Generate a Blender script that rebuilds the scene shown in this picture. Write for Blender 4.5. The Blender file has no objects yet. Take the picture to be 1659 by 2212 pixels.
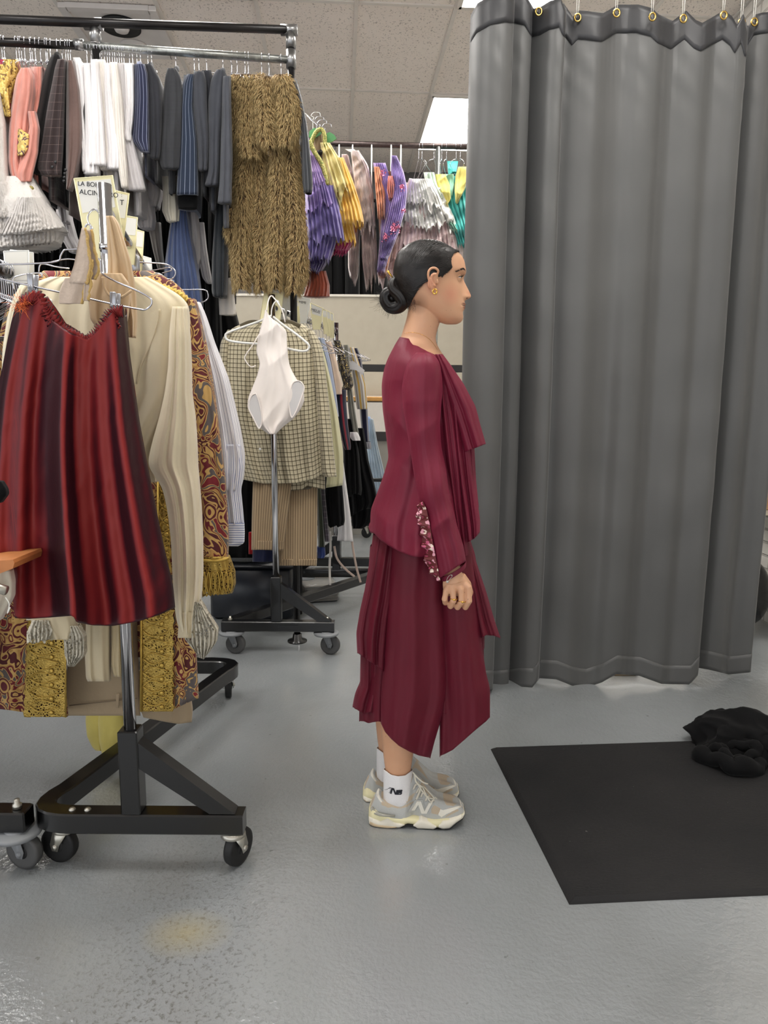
import bpy, math, random
import numpy as np
from mathutils import Vector, Matrix, noise as mnoise

# ------------------------------------------------------------------ camera, light, exposure
PI = math.pi
CAM_H, FOC, PITCH, ROLL = 1.20, 1534.0, math.radians(8.56), math.radians(0.45)
CU, CV = 829.5, 1106.0
SC = bpy.context.scene
COL = SC.collection
cam_data = bpy.data.cameras.new('camera')
cam = bpy.data.objects.new('camera', cam_data)
COL.objects.link(cam)
cam_data.sensor_fit = 'VERTICAL'
cam_data.sensor_height = 24.0
cam_data.lens = 24.0 * FOC / 2212.0
cam_data.clip_start = 0.05
cam.location = (0, 0, CAM_H)
_R = Matrix.Rotation(math.radians(90) - PITCH, 3, 'X') @ Matrix.Rotation(ROLL, 3, 'Z')
cam.rotation_euler = _R.to_euler()
SC.camera = cam
RN = np.array(_R)

SC.view_settings.view_transform = 'Standard'
SC.view_settings.look = 'None'
SC.view_settings.gamma = 1.0
SC.view_settings.use_curve_mapping = False
SC.view_settings.exposure = 0.0
world = bpy.data.worlds.new('world'); SC.world = world
world.use_nodes = True
world.node_tree.nodes['Background'].inputs[0].default_value = (0.95, 0.97, 1.0, 1)
world.node_tree.nodes['Background'].inputs[1].default_value = 1.75
PANEL_POWER = 22
SC.cycles.max_bounces = 7
SC.cycles.diffuse_bounces = 4
SC.cycles.glossy_bounces = 3
SC.cycles.transparent_max_bounces = 12
SC.cycles.transmission_bounces = 4
SC.cycles.sample_clamp_indirect = 4.0
SC.cycles.use_denoising = True
CEIL = 3.62
GRID_ROT = math.radians(3.58)

# ------------------------------------------------------------------ pixel rays -> places in the room
def ray(u, v):
    u = np.asarray(u, float); v = np.asarray(v, float)
    u, v = np.broadcast_arrays(u, v)
    d = np.stack([(u - CU) / FOC, (CV - v) / FOC, -np.ones_like(u)], -1)
    return d @ RN.T
def W(u, v, Y):
    d = ray(u, v); Y = np.asarray(Y, float)
    t = Y / d[..., 1]
    return d * t[..., None] + np.array([0, 0, CAM_H])
def G(u, v, z=0.0):
    d = ray(u, v)
    t = (z - CAM_H) / d[..., 2]
    return d * t[..., None] + np.array([0, 0, CAM_H])

# ------------------------------------------------------------------ mesh helpers
def tag(o, label=None, cat=None, group=None, kind=None):
    if label: o['label'] = label
    if cat: o['category'] = cat
    if group: o['group'] = group
    if kind: o['kind'] = kind
    return o
def empty(name, loc, label=None, cat=None, group=None):
    o = bpy.data.objects.new(name, None); COL.objects.link(o)
    o.location = tuple(float(c) for c in loc); o.empty_display_size = .05
    tag(o, label, cat, group)
    return o
def link(name, me, mat, parent=None, smooth=True):
    o = bpy.data.objects.new(name, me); COL.objects.link(o)
    if mat is not None:
        for m in (mat if isinstance(mat, (list, tuple)) else [mat]):
            me.materials.append(m)
    if smooth:
        me.polygons.foreach_set('use_smooth', [True] * len(me.polygons))
    if parent is not None:
        o.parent = parent
        L = Matrix.Translation(-Vector(parent.matrix_world.translation)) if False else None
        # parents are only ever translated; find the whole offset
        off = Vector((0, 0, 0)); p = parent
        while p is not None:
            off += Vector(p.location); p = p.parent
        o.location = -off
    return o
class MB:
    def __init__(s):
        s.v = []; s.f = []; s.uv = []; s.mi = []; s.hasuv = False
    def add(s, V, F, mi=0, UV=None):
        b = len(s.v)
        s.v.extend([tuple(map(float, p)) for p in V])
        s.f.extend([tuple(int(i) + b for i in f) for f in F])
        s.mi.extend([mi] * len(F))
        if UV is not None:
            s.hasuv = True
            s.uv.extend(UV)
        else:
            s.uv.extend([None] * len(F))
        return s
    def box(s, c, size, rot=None, mi=0, taper=1.0, bev=0.0):
        x, y, z = [k / 2 for k in size]
        if bev <= 0:
            V = [(-x, -y, -z), (x, -y, -z), (x, y, -z), (-x, y, -z), (-x * taper, -y * taper, z), (x * taper, -y * taper, z), (x * taper, y * taper, z), (-x * taper, y * taper, z)]
            F = [(0, 3, 2, 1), (4, 5, 6, 7), (0, 1, 5, 4), (1, 2, 6, 5), (2, 3, 7, 6), (3, 0, 4, 7)]
        else:
            b = min(bev, x * .9, y * .9, z * .9)
            ring = [(-x + b, -y), (x - b, -y), (x, -y + b), (x, y - b), (x - b, y), (-x + b, y), (-x, y - b), (-x, -y + b)]
            ins = [(px * (x - b) / x, py * (y - b) / y) for px, py in ring]
            V = [(a, c2, -z) for a, c2 in ins] + [(a, c2, -z + b) for a, c2 in ring] + [(a, c2, z - b) for a, c2 in ring] + [(a, c2, z) for a, c2 in ins]
            F = [tuple(range(7, -1, -1)), tuple(range(24, 32))]
            for k in range(3):
                for i in range(8):
                    j = (i + 1) % 8
                    F.append((k * 8 + i, k * 8 + j, k * 8 + 8 + j, k * 8 + 8 + i))
        V = np.array(V, float)
        if rot is not None:
            V = V @ np.array(rot).T
        return s.add(V + np.array(c, float), F, mi)
    def tube(s, pts, r, seg=10, closed=False, cap=True, mi=0, flat=1.0):
        P = [Vector(tuple(map(float, p))) for p in pts]
        n = len(P)
        rr = r if isinstance(r, (list, tuple, np.ndarray)) else [r] * n
        T = []
        for i in range(n):
            if closed: a, b = P[(i - 1) % n], P[(i + 1) % n]
            else: a, b = P[max(i - 1, 0)], P[min(i + 1, n - 1)]
            t = (b - a)
            T.append(t.normalized() if t.length > 1e-9 else Vector((0, 0, 1)))
        up = Vector((0, 0, 1)) if abs(T[0].z) < .9 else Vector((1, 0, 0))
        N = (up - T[0] * up.dot(T[0])).normalized()
        V = []
        for i in range(n):
            N = (N - T[i] * N.dot(T[i]))
            N = N.normalized() if N.length > 1e-6 else Vector((1, 0, 0))
            B = T[i].cross(N)
            for k in range(seg):
                a = 2 * PI * k / seg
                V.append(P[i] + (N * math.cos(a) + B * math.sin(a) * flat) * rr[i])
        F = []
        m = n if closed else n - 1
        for i in range(m):
            for k in range(seg):
                j = (i + 1) % n
                F.append((i * seg + k, i * seg + (k + 1) % seg, j * seg + (k + 1) % seg, j * seg + k))
        if cap and not closed:
            F.append(tuple(range(seg - 1, -1, -1)))
            F.append(tuple((n - 1) * seg + k for k in range(seg)))
        return s.add(V, F, mi)
    def ell(s, c, r, rot=None, nu=16, nv=10, mi=0):
        V = [(0, 0, -1)]
        for i in range(1, nv):
            a = -PI / 2 + PI * i / nv
            for k in range(nu):
                b = 2 * PI * k / nu
                V.append((math.cos(a) * math.cos(b), math.cos(a) * math.sin(b), math.sin(a)))
        V.append((0, 0, 1))
        F = [(0, 1 + (k + 1) % nu, 1 + k) for k in range(nu)]
        for i in range(nv - 2):
            for k in range(nu):
                F.append((1 + i * nu + k, 1 + i * nu + (k + 1) % nu, 1 + (i + 1) * nu + (k + 1) % nu, 1 + (i + 1) * nu + k))
        L = len(V) - 1
        F += [(L, 1 + (nv - 2) * nu + k, 1 + (nv - 2) * nu + (k + 1) % nu) for k in range(nu)]
        V = np.array(V) * np.array(r, float)
        if rot is not None: V = V @ np.array(rot).T
        return s.add(V + np.array(c, float), F, mi)
    def lathe(s, c, prof, axis='Z', seg=24, mi=0, rot=None):
        V = []
        for (r, h) in prof:
            for k in range(seg):
                a = 2 * PI * k / seg
                p = (r * math.cos(a), r * math.sin(a), h)
                if axis == 'X': p = (p[2], p[0], p[1])
                if axis == 'Y': p = (p[0], p[2], p[1])
                V.append(p)
        F = []
        for i in range(len(prof) - 1):
            for k in range(seg):
                F.append((i * seg + k, i * seg + (k + 1) % seg, (i + 1) * seg + (k + 1) % seg, (i + 1) * seg + k))
        F.append(tuple(range(seg - 1, -1, -1))); F.append(tuple((len(prof) - 1) * seg + k for k in range(seg)))
        V = np.array(V)
        if rot is not None: V = V @ np.array(rot).T
        return s.add(V + np.array(c, float), F, mi)
    def prism(s, poly, d, mi=0):
        """poly: list of 3-D points of one flat outline, d: extrusion vector"""
        n = len(poly); d = np.array(d, float)
        P = [np.array(p, float) for p in poly]
        V = P + [p + d for p in P]
        F = [tuple(range(n)), tuple(range(2 * n - 1, n - 1, -1))]
        for i in range(n):
            j = (i + 1) % n
            F.append((i, i + n, j + n, j))
        return s.add(V, F, mi)
    def build(s, name, mat, parent=None, smooth=True, angle=None):
        me = bpy.data.meshes.new(name)
        me.from_pydata(s.v, [], s.f)
        if s.hasuv:
            ul = me.uv_layers.new(name='UVMap')
            flat = []
            for f, u in zip(s.f, s.uv):
                if u is None: flat += [0.0, 0.0] * len(f)
                else:
                    for q in u: flat += [float(q[0]), float(q[1])]
            ul.data.foreach_set('uv', flat)
        me.polygons.foreach_set('material_index', s.mi)
        me.update()
        o = link(name, me, mat, parent, smooth)
        if angle is not None and smooth:
            try:
                me.set_sharp_from_angle(angle=math.radians(angle))
            except Exception:
                pass
        return o

def grid_faces(nr, nc, wrap):
    F = []
    m = nc if wrap else nc - 1
    for i in range(nr - 1):
        for k in range(m):
            k2 = (k + 1) % nc
            F.append((i * nc + k, i * nc + k2, (i + 1) * nc + k2, (i + 1) * nc + k))
    return F
def surf(name, P, mat, parent=None, wrap=True, U=None, V=None, caps=(False, False), solid=0.0, mb=None, mi=0, finish=True):
    nr, nc = P.shape[:2]
    F = grid_faces(nr, nc, wrap)
    UV = None
    if U is None:
        d = np.linalg.norm(np.diff(P, axis=1, append=P[:, :1] if wrap else P[:, -1:]), axis=2)
        row = np.cumsum(d.mean(0)); U = np.tile(row, (nr, 1))
        dv = np.linalg.norm(np.diff(P, axis=0, prepend=P[:1]), axis=2).mean(1)
        V = np.tile(np.cumsum(dv)[:, None], (1, nc))
    w = U[0, -1] - U[0, 0]
    UV = []
    m = nc if wrap else nc - 1
    for i in range(nr - 1):
        for k in range(m):
            k2 = (k + 1) % nc
            u2 = U[i, k2] if k2 else U[i, k] + (U[i, 1] - U[i, 0])
            UV.append([(U[i, k], V[i, k]), (u2, V[i, k]), (u2, V[i + 1, k]), (U[i + 1, k], V[i + 1, k])])
    Pl = P.reshape(-1, 3).tolist()
    if wrap and caps[0]:
        F.append(tuple(range(nc - 1, -1, -1))); UV.append([(0, 0)] * nc)
    if wrap and caps[1]:
        F.append(tuple(range((nr - 1) * nc, nr * nc))); UV.append([(0, 0)] * nc)
    b = mb or MB()
    b.add(Pl, F, mi, UV)
    if not finish: return b
    o = b.build(name, mat, parent)
    if solid:
        md = o.modifiers.new('thick', 'SOLIDIFY'); md.thickness = solid; md.offset = 0
    return o

def nz(P, f, seed=0, n=6):
    rs = np.random.RandomState(seed)
    out = np.zeros(P.shape[:-1])
    for i in range(n):
        k = rs.normal(size=3); k /= np.linalg.norm(k)
        ff = f * rs.uniform(.6, 1.7)
        ph = rs.uniform(0, 6.28)
        out += np.sin(P @ k * ff + ph + 1.2 * np.sin(P @ rs.normal(size=3) * f * .35 + rs.uniform(0, 6)))
    return out / n ** .5 * .8
def smooth_rows(a, k=2):
    for _ in range(k):
        b = a.copy(); b[1:-1] = (a[:-2] + 2 * a[1:-1] + a[2:]) / 4; a = b
    return a

def drape(name, rows, Y, th, mat, parent=None, n=64, nr=36, folds=4.0, amp=.010, seed=0, hem=None, wr=.0015, wf=45,
          topamp=.3, grow=1.0, caps=(True, True), ex=.8, tilt=0.0, sharp=0.0, hemwave=0.0, top=None, sway=.25, solid=0, zs=0.35, finish=True, mb=None, Ybot=None):
    """cloth hanging as a closed, folded tube whose side outline is given row by row (v, left, right[, depth scale])"""
    rs = np.random.RandomState(seed + 11)
    R = np.array([list(r[:3]) + [r[3] if len(r) > 3 else 1.0] for r in rows], float)
    k = np.linspace(0, 1, nr)
    v = R[0, 0] + (R[-1, 0] - R[0, 0]) * k
    sm = max(1, nr // 22)
    xl = smooth_rows(np.interp(v, R[:, 0], R[:, 1]), sm); xr = smooth_rows(np.interp(v, R[:, 0], R[:, 2]), sm)
    ts = smooth_rows(np.interp(v, R[:, 0], R[:, 3]), sm)
    t = np.linspace(0, 2 * PI, n, endpoint=False) + .001
    c = np.cos(t); s = np.sin(t)
    uc = (xl + xr) / 2; ua = (xr - xl) / 2
    U = uc[:, None] + ua[:, None] * c[None]
    Vp = np.tile(v[:, None], (1, n)).astype(float)
    if hem is not None:
        H = np.array(hem, float)
        hv = np.interp(U[-1], H[:, 0], H[:, 1])
        Vp = v[0] + (hv[None] - v[0]) * k[:, None]
    if top is not None:
        H = np.array(top, float)
        tv = np.interp(U[0], H[:, 0], H[:, 1])
        Vp = Vp + (tv[None] - v[0]) * (1 - k[:, None])
    Yc = Y if Ybot is None else Y + (Ybot - Y) * k[:, None]
    P = W(U, Vp, np.broadcast_to(Yc, U.shape))
    env = topamp + (1 - topamp) * k ** grow
    ph = PI * folds * (c[None] + sway * .3 * np.sin(3 * k[:, None] + rs.uniform(0, 6))) + rs.uniform(0, 6) + (s[None] < 0) * 1.3
    Fd = np.sin(ph) + .4 * np.sin(1.73 * ph + rs.uniform(0, 6)) + .22 * np.sin(2.9 * ph + rs.uniform(0, 6) + k[:, None] * 2)
    if sharp: Fd = np.sign(Fd) * np.abs(Fd) ** (1 - sharp)
    as_ = np.abs(s) ** ex
    depth = th * ts[:, None] * np.sign(s)[None] * as_[None] + amp * env[:, None] * Fd * np.sign(s)[None] * np.abs(s)[None] ** .5
    if wr:
        Q = P.copy(); Q[..., 2] *= zs; Q[..., 1] += np.sign(s) * .3
        Q2 = Q.copy(); Q2[..., 2] += .7 * Q[..., 0]; Q3 = Q.copy(); Q3[..., 2] -= .8 * Q[..., 0]
        cr = .9 * (1 - 2 * np.abs(nz(Q2 * [1, 1, 1.6], wf * .5, seed + 51))) + .7 * (1 - 2 * np.abs(nz(Q3 * [1, 1, 1.8], wf * .8, seed + 52)))
        depth = depth + wr * (.6 * nz(Q, wf, seed) + cr) * np.abs(s)[None] ** .3 * np.sign(s)
    # the side facing the room lies on the outline seen from the room; the rear keeps its own plane
    front = (s > 0)[None] & np.ones_like(U, bool)
    PF = W(U, Vp, Yc * np.ones_like(U) - depth)
    wgt = np.clip(np.abs(s) * 6, 0, 1)[None] * front
    P[..., 1] -= depth
    P[..., 0] = P[..., 0] * (1 - wgt) + PF[..., 0] * wgt
    P[..., 2] = P[..., 2] * (1 - wgt) + PF[..., 2] * wgt
    if hemwave:
        P[-1, :, 2] += hemwave * Fd[-1]; P[-2, :, 2] += hemwave * .5 * Fd[-2]
    Xw = np.cumsum(np.linalg.norm(np.diff(P[nr // 2], axis=0, prepend=P[nr // 2, :1]), axis=1))
    UU = np.tile(Xw, (nr, 1)); VV = np.tile(((R[-1, 0] - R[0, 0]) * k / FOC * Y)[:, None], (1, n))
    return surf(name, P, mat, parent, True, UU, VV, caps, solid, mb, 0, finish)

def bez(pts, n=8):
    """smooth curve through points (Catmull-Rom)"""
    P = [np.array(p, float) for p in pts]
    P = [2 * P[0] - P[1]] + P + [2 * P[-1] - P[-2]]
    out = []
    for i in range(1, len(P) - 2):
        for k in range(n):
            t = k / n
            a, b, c, d = P[i - 1], P[i], P[i + 1], P[i + 2]
            out.append(.5 * ((2 * b) + (c - a) * t + (2 * a - 5 * b + 4 * c - d) * t * t + (3 * b - a - 3 * c + d) * t ** 3))
    out.append(P[-2])
    return out

# ------------------------------------------------------------------ materials
def lin(c):
    c = [x / 255 for x in c]
    return tuple((x / 12.92 if x <= .04045 else ((x + .055) / 1.055) ** 2.4) for x in c) + (1,)
class NT:
    def __init__(s, name):
        s.m = bpy.data.materials.new(name); s.m.use_nodes = True
        s.t = s.m.node_tree; s.b = s.t.nodes['Principled BSDF']; s.o = s.t.nodes['Material Output']
    def n(s, typ, **kw):
        nd = s.t.nodes.new(typ)
        for k, v in kw.items():
            if k.startswith('i_'):
                key = k[2:]
                key = int(key) if key.isdigit() else key.replace('_', ' ')
                nd.inputs[key].default_value = v
            else: setattr(nd, k, v)
        return nd
    def l(s, a, b): s.t.links.new(a, b)
    def math(s, op, a, b=None):
        nd = s.n('ShaderNodeMath', operation=op)
        for i, x in enumerate((a, b)):
            if x is None: continue
            if isinstance(x, (int, float)): nd.inputs[i].default_value = x
            else: s.l(x, nd.inputs[i])
        return nd.outputs[0]
    def mix(s, f, a, b):
        nd = s.n('ShaderNodeMix', data_type='RGBA')
        for i, x in ((0, f), (6, a), (7, b)):
            if isinstance(x, (int, float)): nd.inputs[i].default_value = x
            elif isinstance(x, tuple): nd.inputs[i].default_value = x
            else: s.l(x, nd.inputs[i])
        return nd.outputs[2]
    def uv(s):
        nd = s.n('ShaderNodeTexCoord'); sp = s.n('ShaderNodeSeparateXYZ')
        s.l(nd.outputs['UV'], sp.inputs[0])
        return nd.outputs['UV'], sp.outputs[0], sp.outputs[1]
    def obj(s):
        return s.n('ShaderNodeTexCoord').outputs['Object']
    def line(s, c, period, width, off=0.0):
        x = s.math('ADD', c, off); x = s.math('DIVIDE', x, period); x = s.math('FRACT', x)
        return s.math('LESS_THAN', x, width / period)
    def noise(s, scale, detail=3, vec=None, dist=0.0, rough=.5):
        nd = s.n('ShaderNodeTexNoise'); nd.inputs['Scale'].default_value = scale; nd.inputs['Detail'].default_value = detail
        nd.inputs['Distortion'].default_value = dist; nd.inputs['Roughness'].default_value = rough
        s.l(vec if vec is not None else s.obj(), nd.inputs['Vector'])
        return nd.outputs['Fac']
    def ramp(s, fac, stops, const=False):
        nd = s.n('ShaderNodeValToRGB'); cr = nd.color_ramp
        if const: cr.interpolation = 'CONSTANT'
        while len(cr.elements) < len(stops): cr.elements.new(.5)
        for e, (p, c) in zip(cr.elements, stops):
            e.position = p; e.color = c if isinstance(c, tuple) else (c, c, c, 1)
        s.l(fac, nd.inputs[0]); return nd.outputs[0]
    def bump(s, h, strength=.3, dist=.002):
        nd = s.n('ShaderNodeBump'); nd.inputs['Strength'].default_value = strength; nd.inputs['Distance'].default_value = dist
        s.l(h, nd.inputs['Height']); s.l(nd.outputs[0], s.b.inputs['Normal'])
        return nd
    def set(s, **kw):
        for k, v in kw.items():
            s.b.inputs[k.replace('_', ' ')].default_value = v
        return s
def cloth(name, col, rough=.85, sheen=.25, var=.12, bump=.35, bscale=60, spec=.2, alpha=None, trans=0):
    m = NT(name)
    a = m.noise(9, 3); c0 = lin(col)
    dk = tuple(x * (1 - var) for x in c0[:3]) + (1,); lt = tuple(min(1, x * (1 + var)) for x in c0[:3]) + (1,)
    m.l(m.ramp(a, [(.3, dk), (.7, lt)]), m.b.inputs['Base Color'])
    m.set(Roughness=rough, Sheen_Weight=sheen, Sheen_Roughness=.5)
    m.b.inputs['Specular IOR Level'].default_value = spec
    m.bump(m.noise(bscale, 4), bump, .004)
    if alpha is not None: m.b.inputs['Alpha'].default_value = alpha
    return m.m
def plain(name, col, rough=.5, metal=0.0, spec=.5, coat=0, bump=0, bscale=100, var=0):
    m = NT(name); m.set(Base_Color=lin(col), Roughness=rough, Metallic=metal)
    m.b.inputs['Specular IOR Level'].default_value = spec
    if coat: m.b.inputs['Coat Weight'].default_value = coat
    f = m.noise(bscale if bump else 12, 3)
    if var or not bump:
        c0 = lin(col); va = var or .04
        m.l(m.ramp(f, [(.3, tuple(x * (1 - va) for x in c0[:3]) + (1,)), (.7, tuple(min(1, x * (1 + va)) for x in c0[:3]) + (1,))]), m.b.inputs['Base Color'])
    if bump: m.bump(f, bump, .002)
    return m.m
def striped(name, base, stripe, period, width, vert=True, rough=.8, stripe2=None, off2=.5, var=.08, dash=False):
    m = NT(name); uvv, u, v = m.uv()
    f = m.line(u if vert else v, period, width)
    c = m.mix(f, lin(base), lin(stripe))
    if stripe2:
        f2 = m.line(u if vert else v, period, width, period * off2)
        c = m.mix(f2, c, lin(stripe2))
    a = m.noise(8, 2)
    c = m.mix(m.math('MULTIPLY', a, var), c, (0, 0, 0, 1))
    m.l(c, m.b.inputs['Base Color']); m.set(Roughness=rough, Sheen_Weight=.2)
    m.b.inputs['Specular IOR Level'].default_value = .2
    m.bump(m.noise(60, 4), .3, .004)
    return m.m
def checked(name, base, line, period, w, rough=.85, w2=None, line2=None):
    m = NT(name); uvv, u, v = m.uv()
    a = m.line(u, period, w); b = m.line(v, period, w)
    f = m.math('MAXIMUM', m.math('MULTIPLY', a, .75), m.math('MULTIPLY', b, .75))
    f = m.math('MAXIMUM', f, m.math('MULTIPLY', a, b))
    if w2:
        a2 = m.line(u, period, w2, period * .5); b2 = m.line(v, period, w2, period * .5)
        f = m.math('MAXIMUM', f, m.math('MULTIPLY', m.math('MAXIMUM', a2, b2), .4))
    c = m.mix(f, lin(base), lin(line))
    m.l(c, m.b.inputs['Base Color']); m.set(Roughness=rough, Sheen_Weight=.2)
    m.b.inputs['Specular IOR Level'].default_value = .2
    m.bump(m.noise(60, 4), .3, .004)
    return m.m
def sheer(name, col, alpha=.75, rough=.7, var=.15, sheen=.5):
    m = NT(name); c0 = lin(col)
    a = m.noise(14, 3)
    m.l(m.ramp(a, [(.3, tuple(x * (1 - var) for x in c0[:3]) + (1,)), (.7, tuple(min(1, x * (1 + var)) for x in c0[:3]) + (1,))]), m.b.inputs['Base Color'])
    m.set(Roughness=rough, Sheen_Weight=sheen, Alpha=alpha)
    m.b.inputs['Specular IOR Level'].default_value = .25
    m.bump(m.noise(70, 4), .4, .004)
    return m.m
M = {}
M['chrome'] = plain('chrome', (205, 205, 208), .12, 1.0)
M['steel'] = plain('brushed_steel', (150, 150, 150), .35, 1.0)
M['zinc'] = plain('zinc', (185, 182, 172), .35, .9)
M['wire'] = plain('hanger_wire', (190, 190, 196), .22, 1.0)
M['blackwire'] = plain('black_hanger', (18, 18, 20), .35)
M['blackmetal'] = plain('black_enamel', (5, 5, 6), .28, 0, .5, .3)
M['pipe'] = plain('black_pipe', (34, 32, 32), .32, .6, bump=.1, bscale=40)
M['galv'] = plain('galvanised_pipe', (150, 152, 148), .32, .85, bump=.1, bscale=60, var=.2)
M['rubber'] = plain('rubber', (10, 10, 11), .6)
M['greyrubber'] = plain('grey_rubber', (72, 72, 72), .55)
M['castor_grey'] = plain('castor_grey', (128, 131, 134), .45)
M['whiteplastic'] = plain('white_plastic', (232, 232, 228), .35)
M['cardcream'] = plain('divider_cream', (238, 230, 184), .45)
M['cardwhite'] = plain('divider_label_paper', (232, 230, 222), .6)
M['ink'] = plain('marker_ink', (22, 24, 34), .6)
M['brass'] = plain('brass', (200, 165, 90), .25, 1.0)
M['gold'] = plain('gold', (225, 180, 85), .2, 1.0)
# ================================================================== the room
gx = np.array([math.cos(GRID_ROT), math.sin(GRID_ROT), 0])       # across the room
gy = np.array([-math.sin(GRID_ROT), math.cos(GRID_ROT), 0])      # into the room
ZX = G(770, 0.01, CEIL)          # a crossing of the ceiling grid
_row0 = G(770, 4, CEIL)
g0 = _row0
def GP(a, b, z=CEIL):            # ceiling-grid coordinates: a tiles across, b tiles deep
    p = g0 + gx * .61 * a + gy * 1.22 * b
    return np.array([p[0], p[1], z])

def floor_mat():
    m = NT('grey_floor_paint'); o = m.obj()
    n1 = m.noise(1.3, 4, o, .6); n2 = m.noise(9, 5, o, .3, .6)
    c = m.ramp(n1, [(.3, lin((126, 129, 130))), (.52, lin((138, 142, 144))), (.75, lin((148, 152, 154)))])
    c = m.mix(m.math('MULTIPLY', m.ramp(n2, [(.62, 0.0), (.75, 1.0)]), .12), c, lin((96, 97, 96)))
    # worn dirt patches and small specks
    mp = m.n('ShaderNodeMapping'); m.l(o, mp.inputs[0]); mp.inputs['Scale'].default_value = (3.0, .9, 1); mp.inputs['Location'].default_value = (1.31, -1.0, 0)
    gr = m.n('ShaderNodeTexGradient', gradient_type='SPHERICAL'); m.l(mp.outputs[0], gr.inputs[0])
    d = m.math('MULTIPLY', m.ramp(gr.outputs[1], [(0, 0.0), (.8, 1.0)]), m.ramp(m.noise(85, 6, o, .4, .75), [(.52, 0.0), (.62, 1.0)]))
    c = m.mix(m.math('MULTIPLY', d, .75), c, lin((78, 74, 70)))
    mp2 = m.n('ShaderNodeMapping'); m.l(o, mp2.inputs[0]); mp2.inputs['Scale'].default_value = (9, 12, 1); mp2.inputs['Location'].default_value = (4.0, -17.6, 0)
    gr2 = m.n('ShaderNodeTexGradient', gradient_type='SPHERICAL'); m.l(mp2.outputs[0], gr2.inputs[0])
    c = m.mix(m.math('MULTIPLY', gr2.outputs[1], .5), c, lin((165, 150, 95)))
    sp = m.ramp(m.noise(38, 2, o), [(.74, 0.0), (.76, 1.0)])
    c = m.mix(m.math('MULTIPLY', sp, .45), c, lin((70, 68, 64)))
    m.l(c, m.b.inputs['Base Color'])
    m.l(m.ramp(m.noise(2.2, 3, o), [(.3, .34), (.7, .48)]), m.b.inputs['Roughness'])
    m.b.inputs['Specular IOR Level'].default_value = .5
    m.b.inputs['Coat IOR'].default_value = 1.75; m.b.inputs['Coat Weight'].default_value = 1.0; m.b.inputs['Coat Roughness'].default_value = .1
    h = m.math('ADD', m.noise(85, 3, o, .2, .55), m.math('MULTIPLY', m.noise(26, 3, o), 1.2))
    b = m.bump(h, .42, .006)
    b2 = m.n('ShaderNodeBump'); b2.inputs['Strength'].default_value = .2; b2.inputs['Distance'].default_value = .005; m.l(h, b2.inputs['Height'])
    m.l(b2.outputs[0], m.b.inputs['Coat Normal'])
    return m.m
def wall(name, P, mat, kind='structure'):
    b = MB(); b.add(P, [tuple(range(len(P)))])
    o = b.build(name, mat, None, False); tag(o, kind='structure'); return o
b = MB(); b.box((-1.6, 3.1, -.05), (8.0, 11, .1)); floor = tag(b.build('floor', floor_mat(), None, False), kind='structure')

def ceil_mat():
    m = NT('ceiling_tile'); o = m.obj()
    c = m.ramp(m.noise(2, 3, o), [(.3, lin((228, 219, 210))), (.7, lin((236, 227, 218)))])
    mp = m.n('ShaderNodeMapping'); m.l(o, mp.inputs[0]); mp.inputs['Scale'].default_value = (1, .7, 1)
    f = m.noise(85, 2, mp.outputs[0], .8, .5)
    d = m.ramp(f, [(.60, 0.0), (.66, 1.0)])
    c = m.mix(m.math('MULTIPLY', d, .55), c, lin((112, 104, 98)))
    m.l(c, m.b.inputs['Base Color']); m.set(Roughness=.95); m.b.inputs['Specular IOR Level'].default_value = .1
    m.bump(f, -.4, .004)
    return m.m
LIGHTS = [(3, -1), (3, 1), (0, 1), (0, -1), (0, -3), (3, -3), (3, 3), (0, 3), (-3, -1), (-3, 1), (-3, -3), (3, -5), (0, -5), (6, -1), (6, -3)]
VENT = (-1, 0)
HOLES = {(a - 1 + 0, b_) for a, b_ in []}
b = MB()
for a in range(-9, 9):
    for r in range(-8, 6):
        # cell (a, r) spans a..a+1 across and r..r+1 deep
        if (a, r) in [(x - 1, y) for x, y in []]: continue
        b.add([GP(a, r), GP(a + 1, r), GP(a + 1, r + 1), GP(a, r + 1)], [(0, 3, 2, 1)])
ceiling = tag(b.build('ceiling', ceil_mat(), None, False), kind='structure')
m_bar = plain('ceiling_bar', (214, 208, 200), .5, 0, .3)
b = MB()
rz = np.array(Matrix.Rotation(GRID_ROT, 3, 'Z'))
for a in range(-9, 10):
    b.box(GP(a, -1, CEIL - .004), (.026, 14 * 1.22, .012), rz)
for r in range(-8, 7):
    b.box(GP(0, r, CEIL - .0035), (18 * .61, .026, .011), rz)
tag(b.build('trim_1', m_bar, None, False), kind='structure')

EM = NT('lit_diffuser'); EM.set(Base_Color=(1, 1, 1, 1), Roughness=.6, Emission_Color=(1.0, .965, .92, 1), Emission_Strength=PANEL_POWER)
desc = {(1, 1): 'lit rectangular ceiling panel beside the left edge of the grey curtain',
        (1, -1): 'lit rectangular ceiling panel above the grey curtain at the top of the picture',
        (-2, 1): 'lit rectangular ceiling panel seen between dark suit jackets on the tall rack'}
NEAR = [(1, -1), (1, 1), (-2, 1), (-2, -1), (1, -3), (-2, -3), (-5, -1), (-5, 1), (1, 3), (-2, 3), (-5, -3)]
for (a, r) in NEAR:
    c = GP(a + .5, r + .5, CEIL - .012)
    t = empty('ceiling_light', c, desc.get((a, r), 'lit rectangular ceiling panel out of view overhead'), 'ceiling light', 'ceiling light panels')
    f = MB()
    for sx in (-1, 1): f.box(c + rz @ np.array([sx * .29, 0, 0]), (.03, 1.2, .022), rz)
    for sy in (-1, 1): f.box(c + rz @ np.array([0, sy * .59, 0]), (.58, .03, .022), rz)
    f.build('frame', m_bar, t, False)
    d = MB(); d.box(c + np.array([0, 0, .0]), (.56, 1.16, .012), rz)
    d.build('diffuser', EM.m, t, False)
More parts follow.
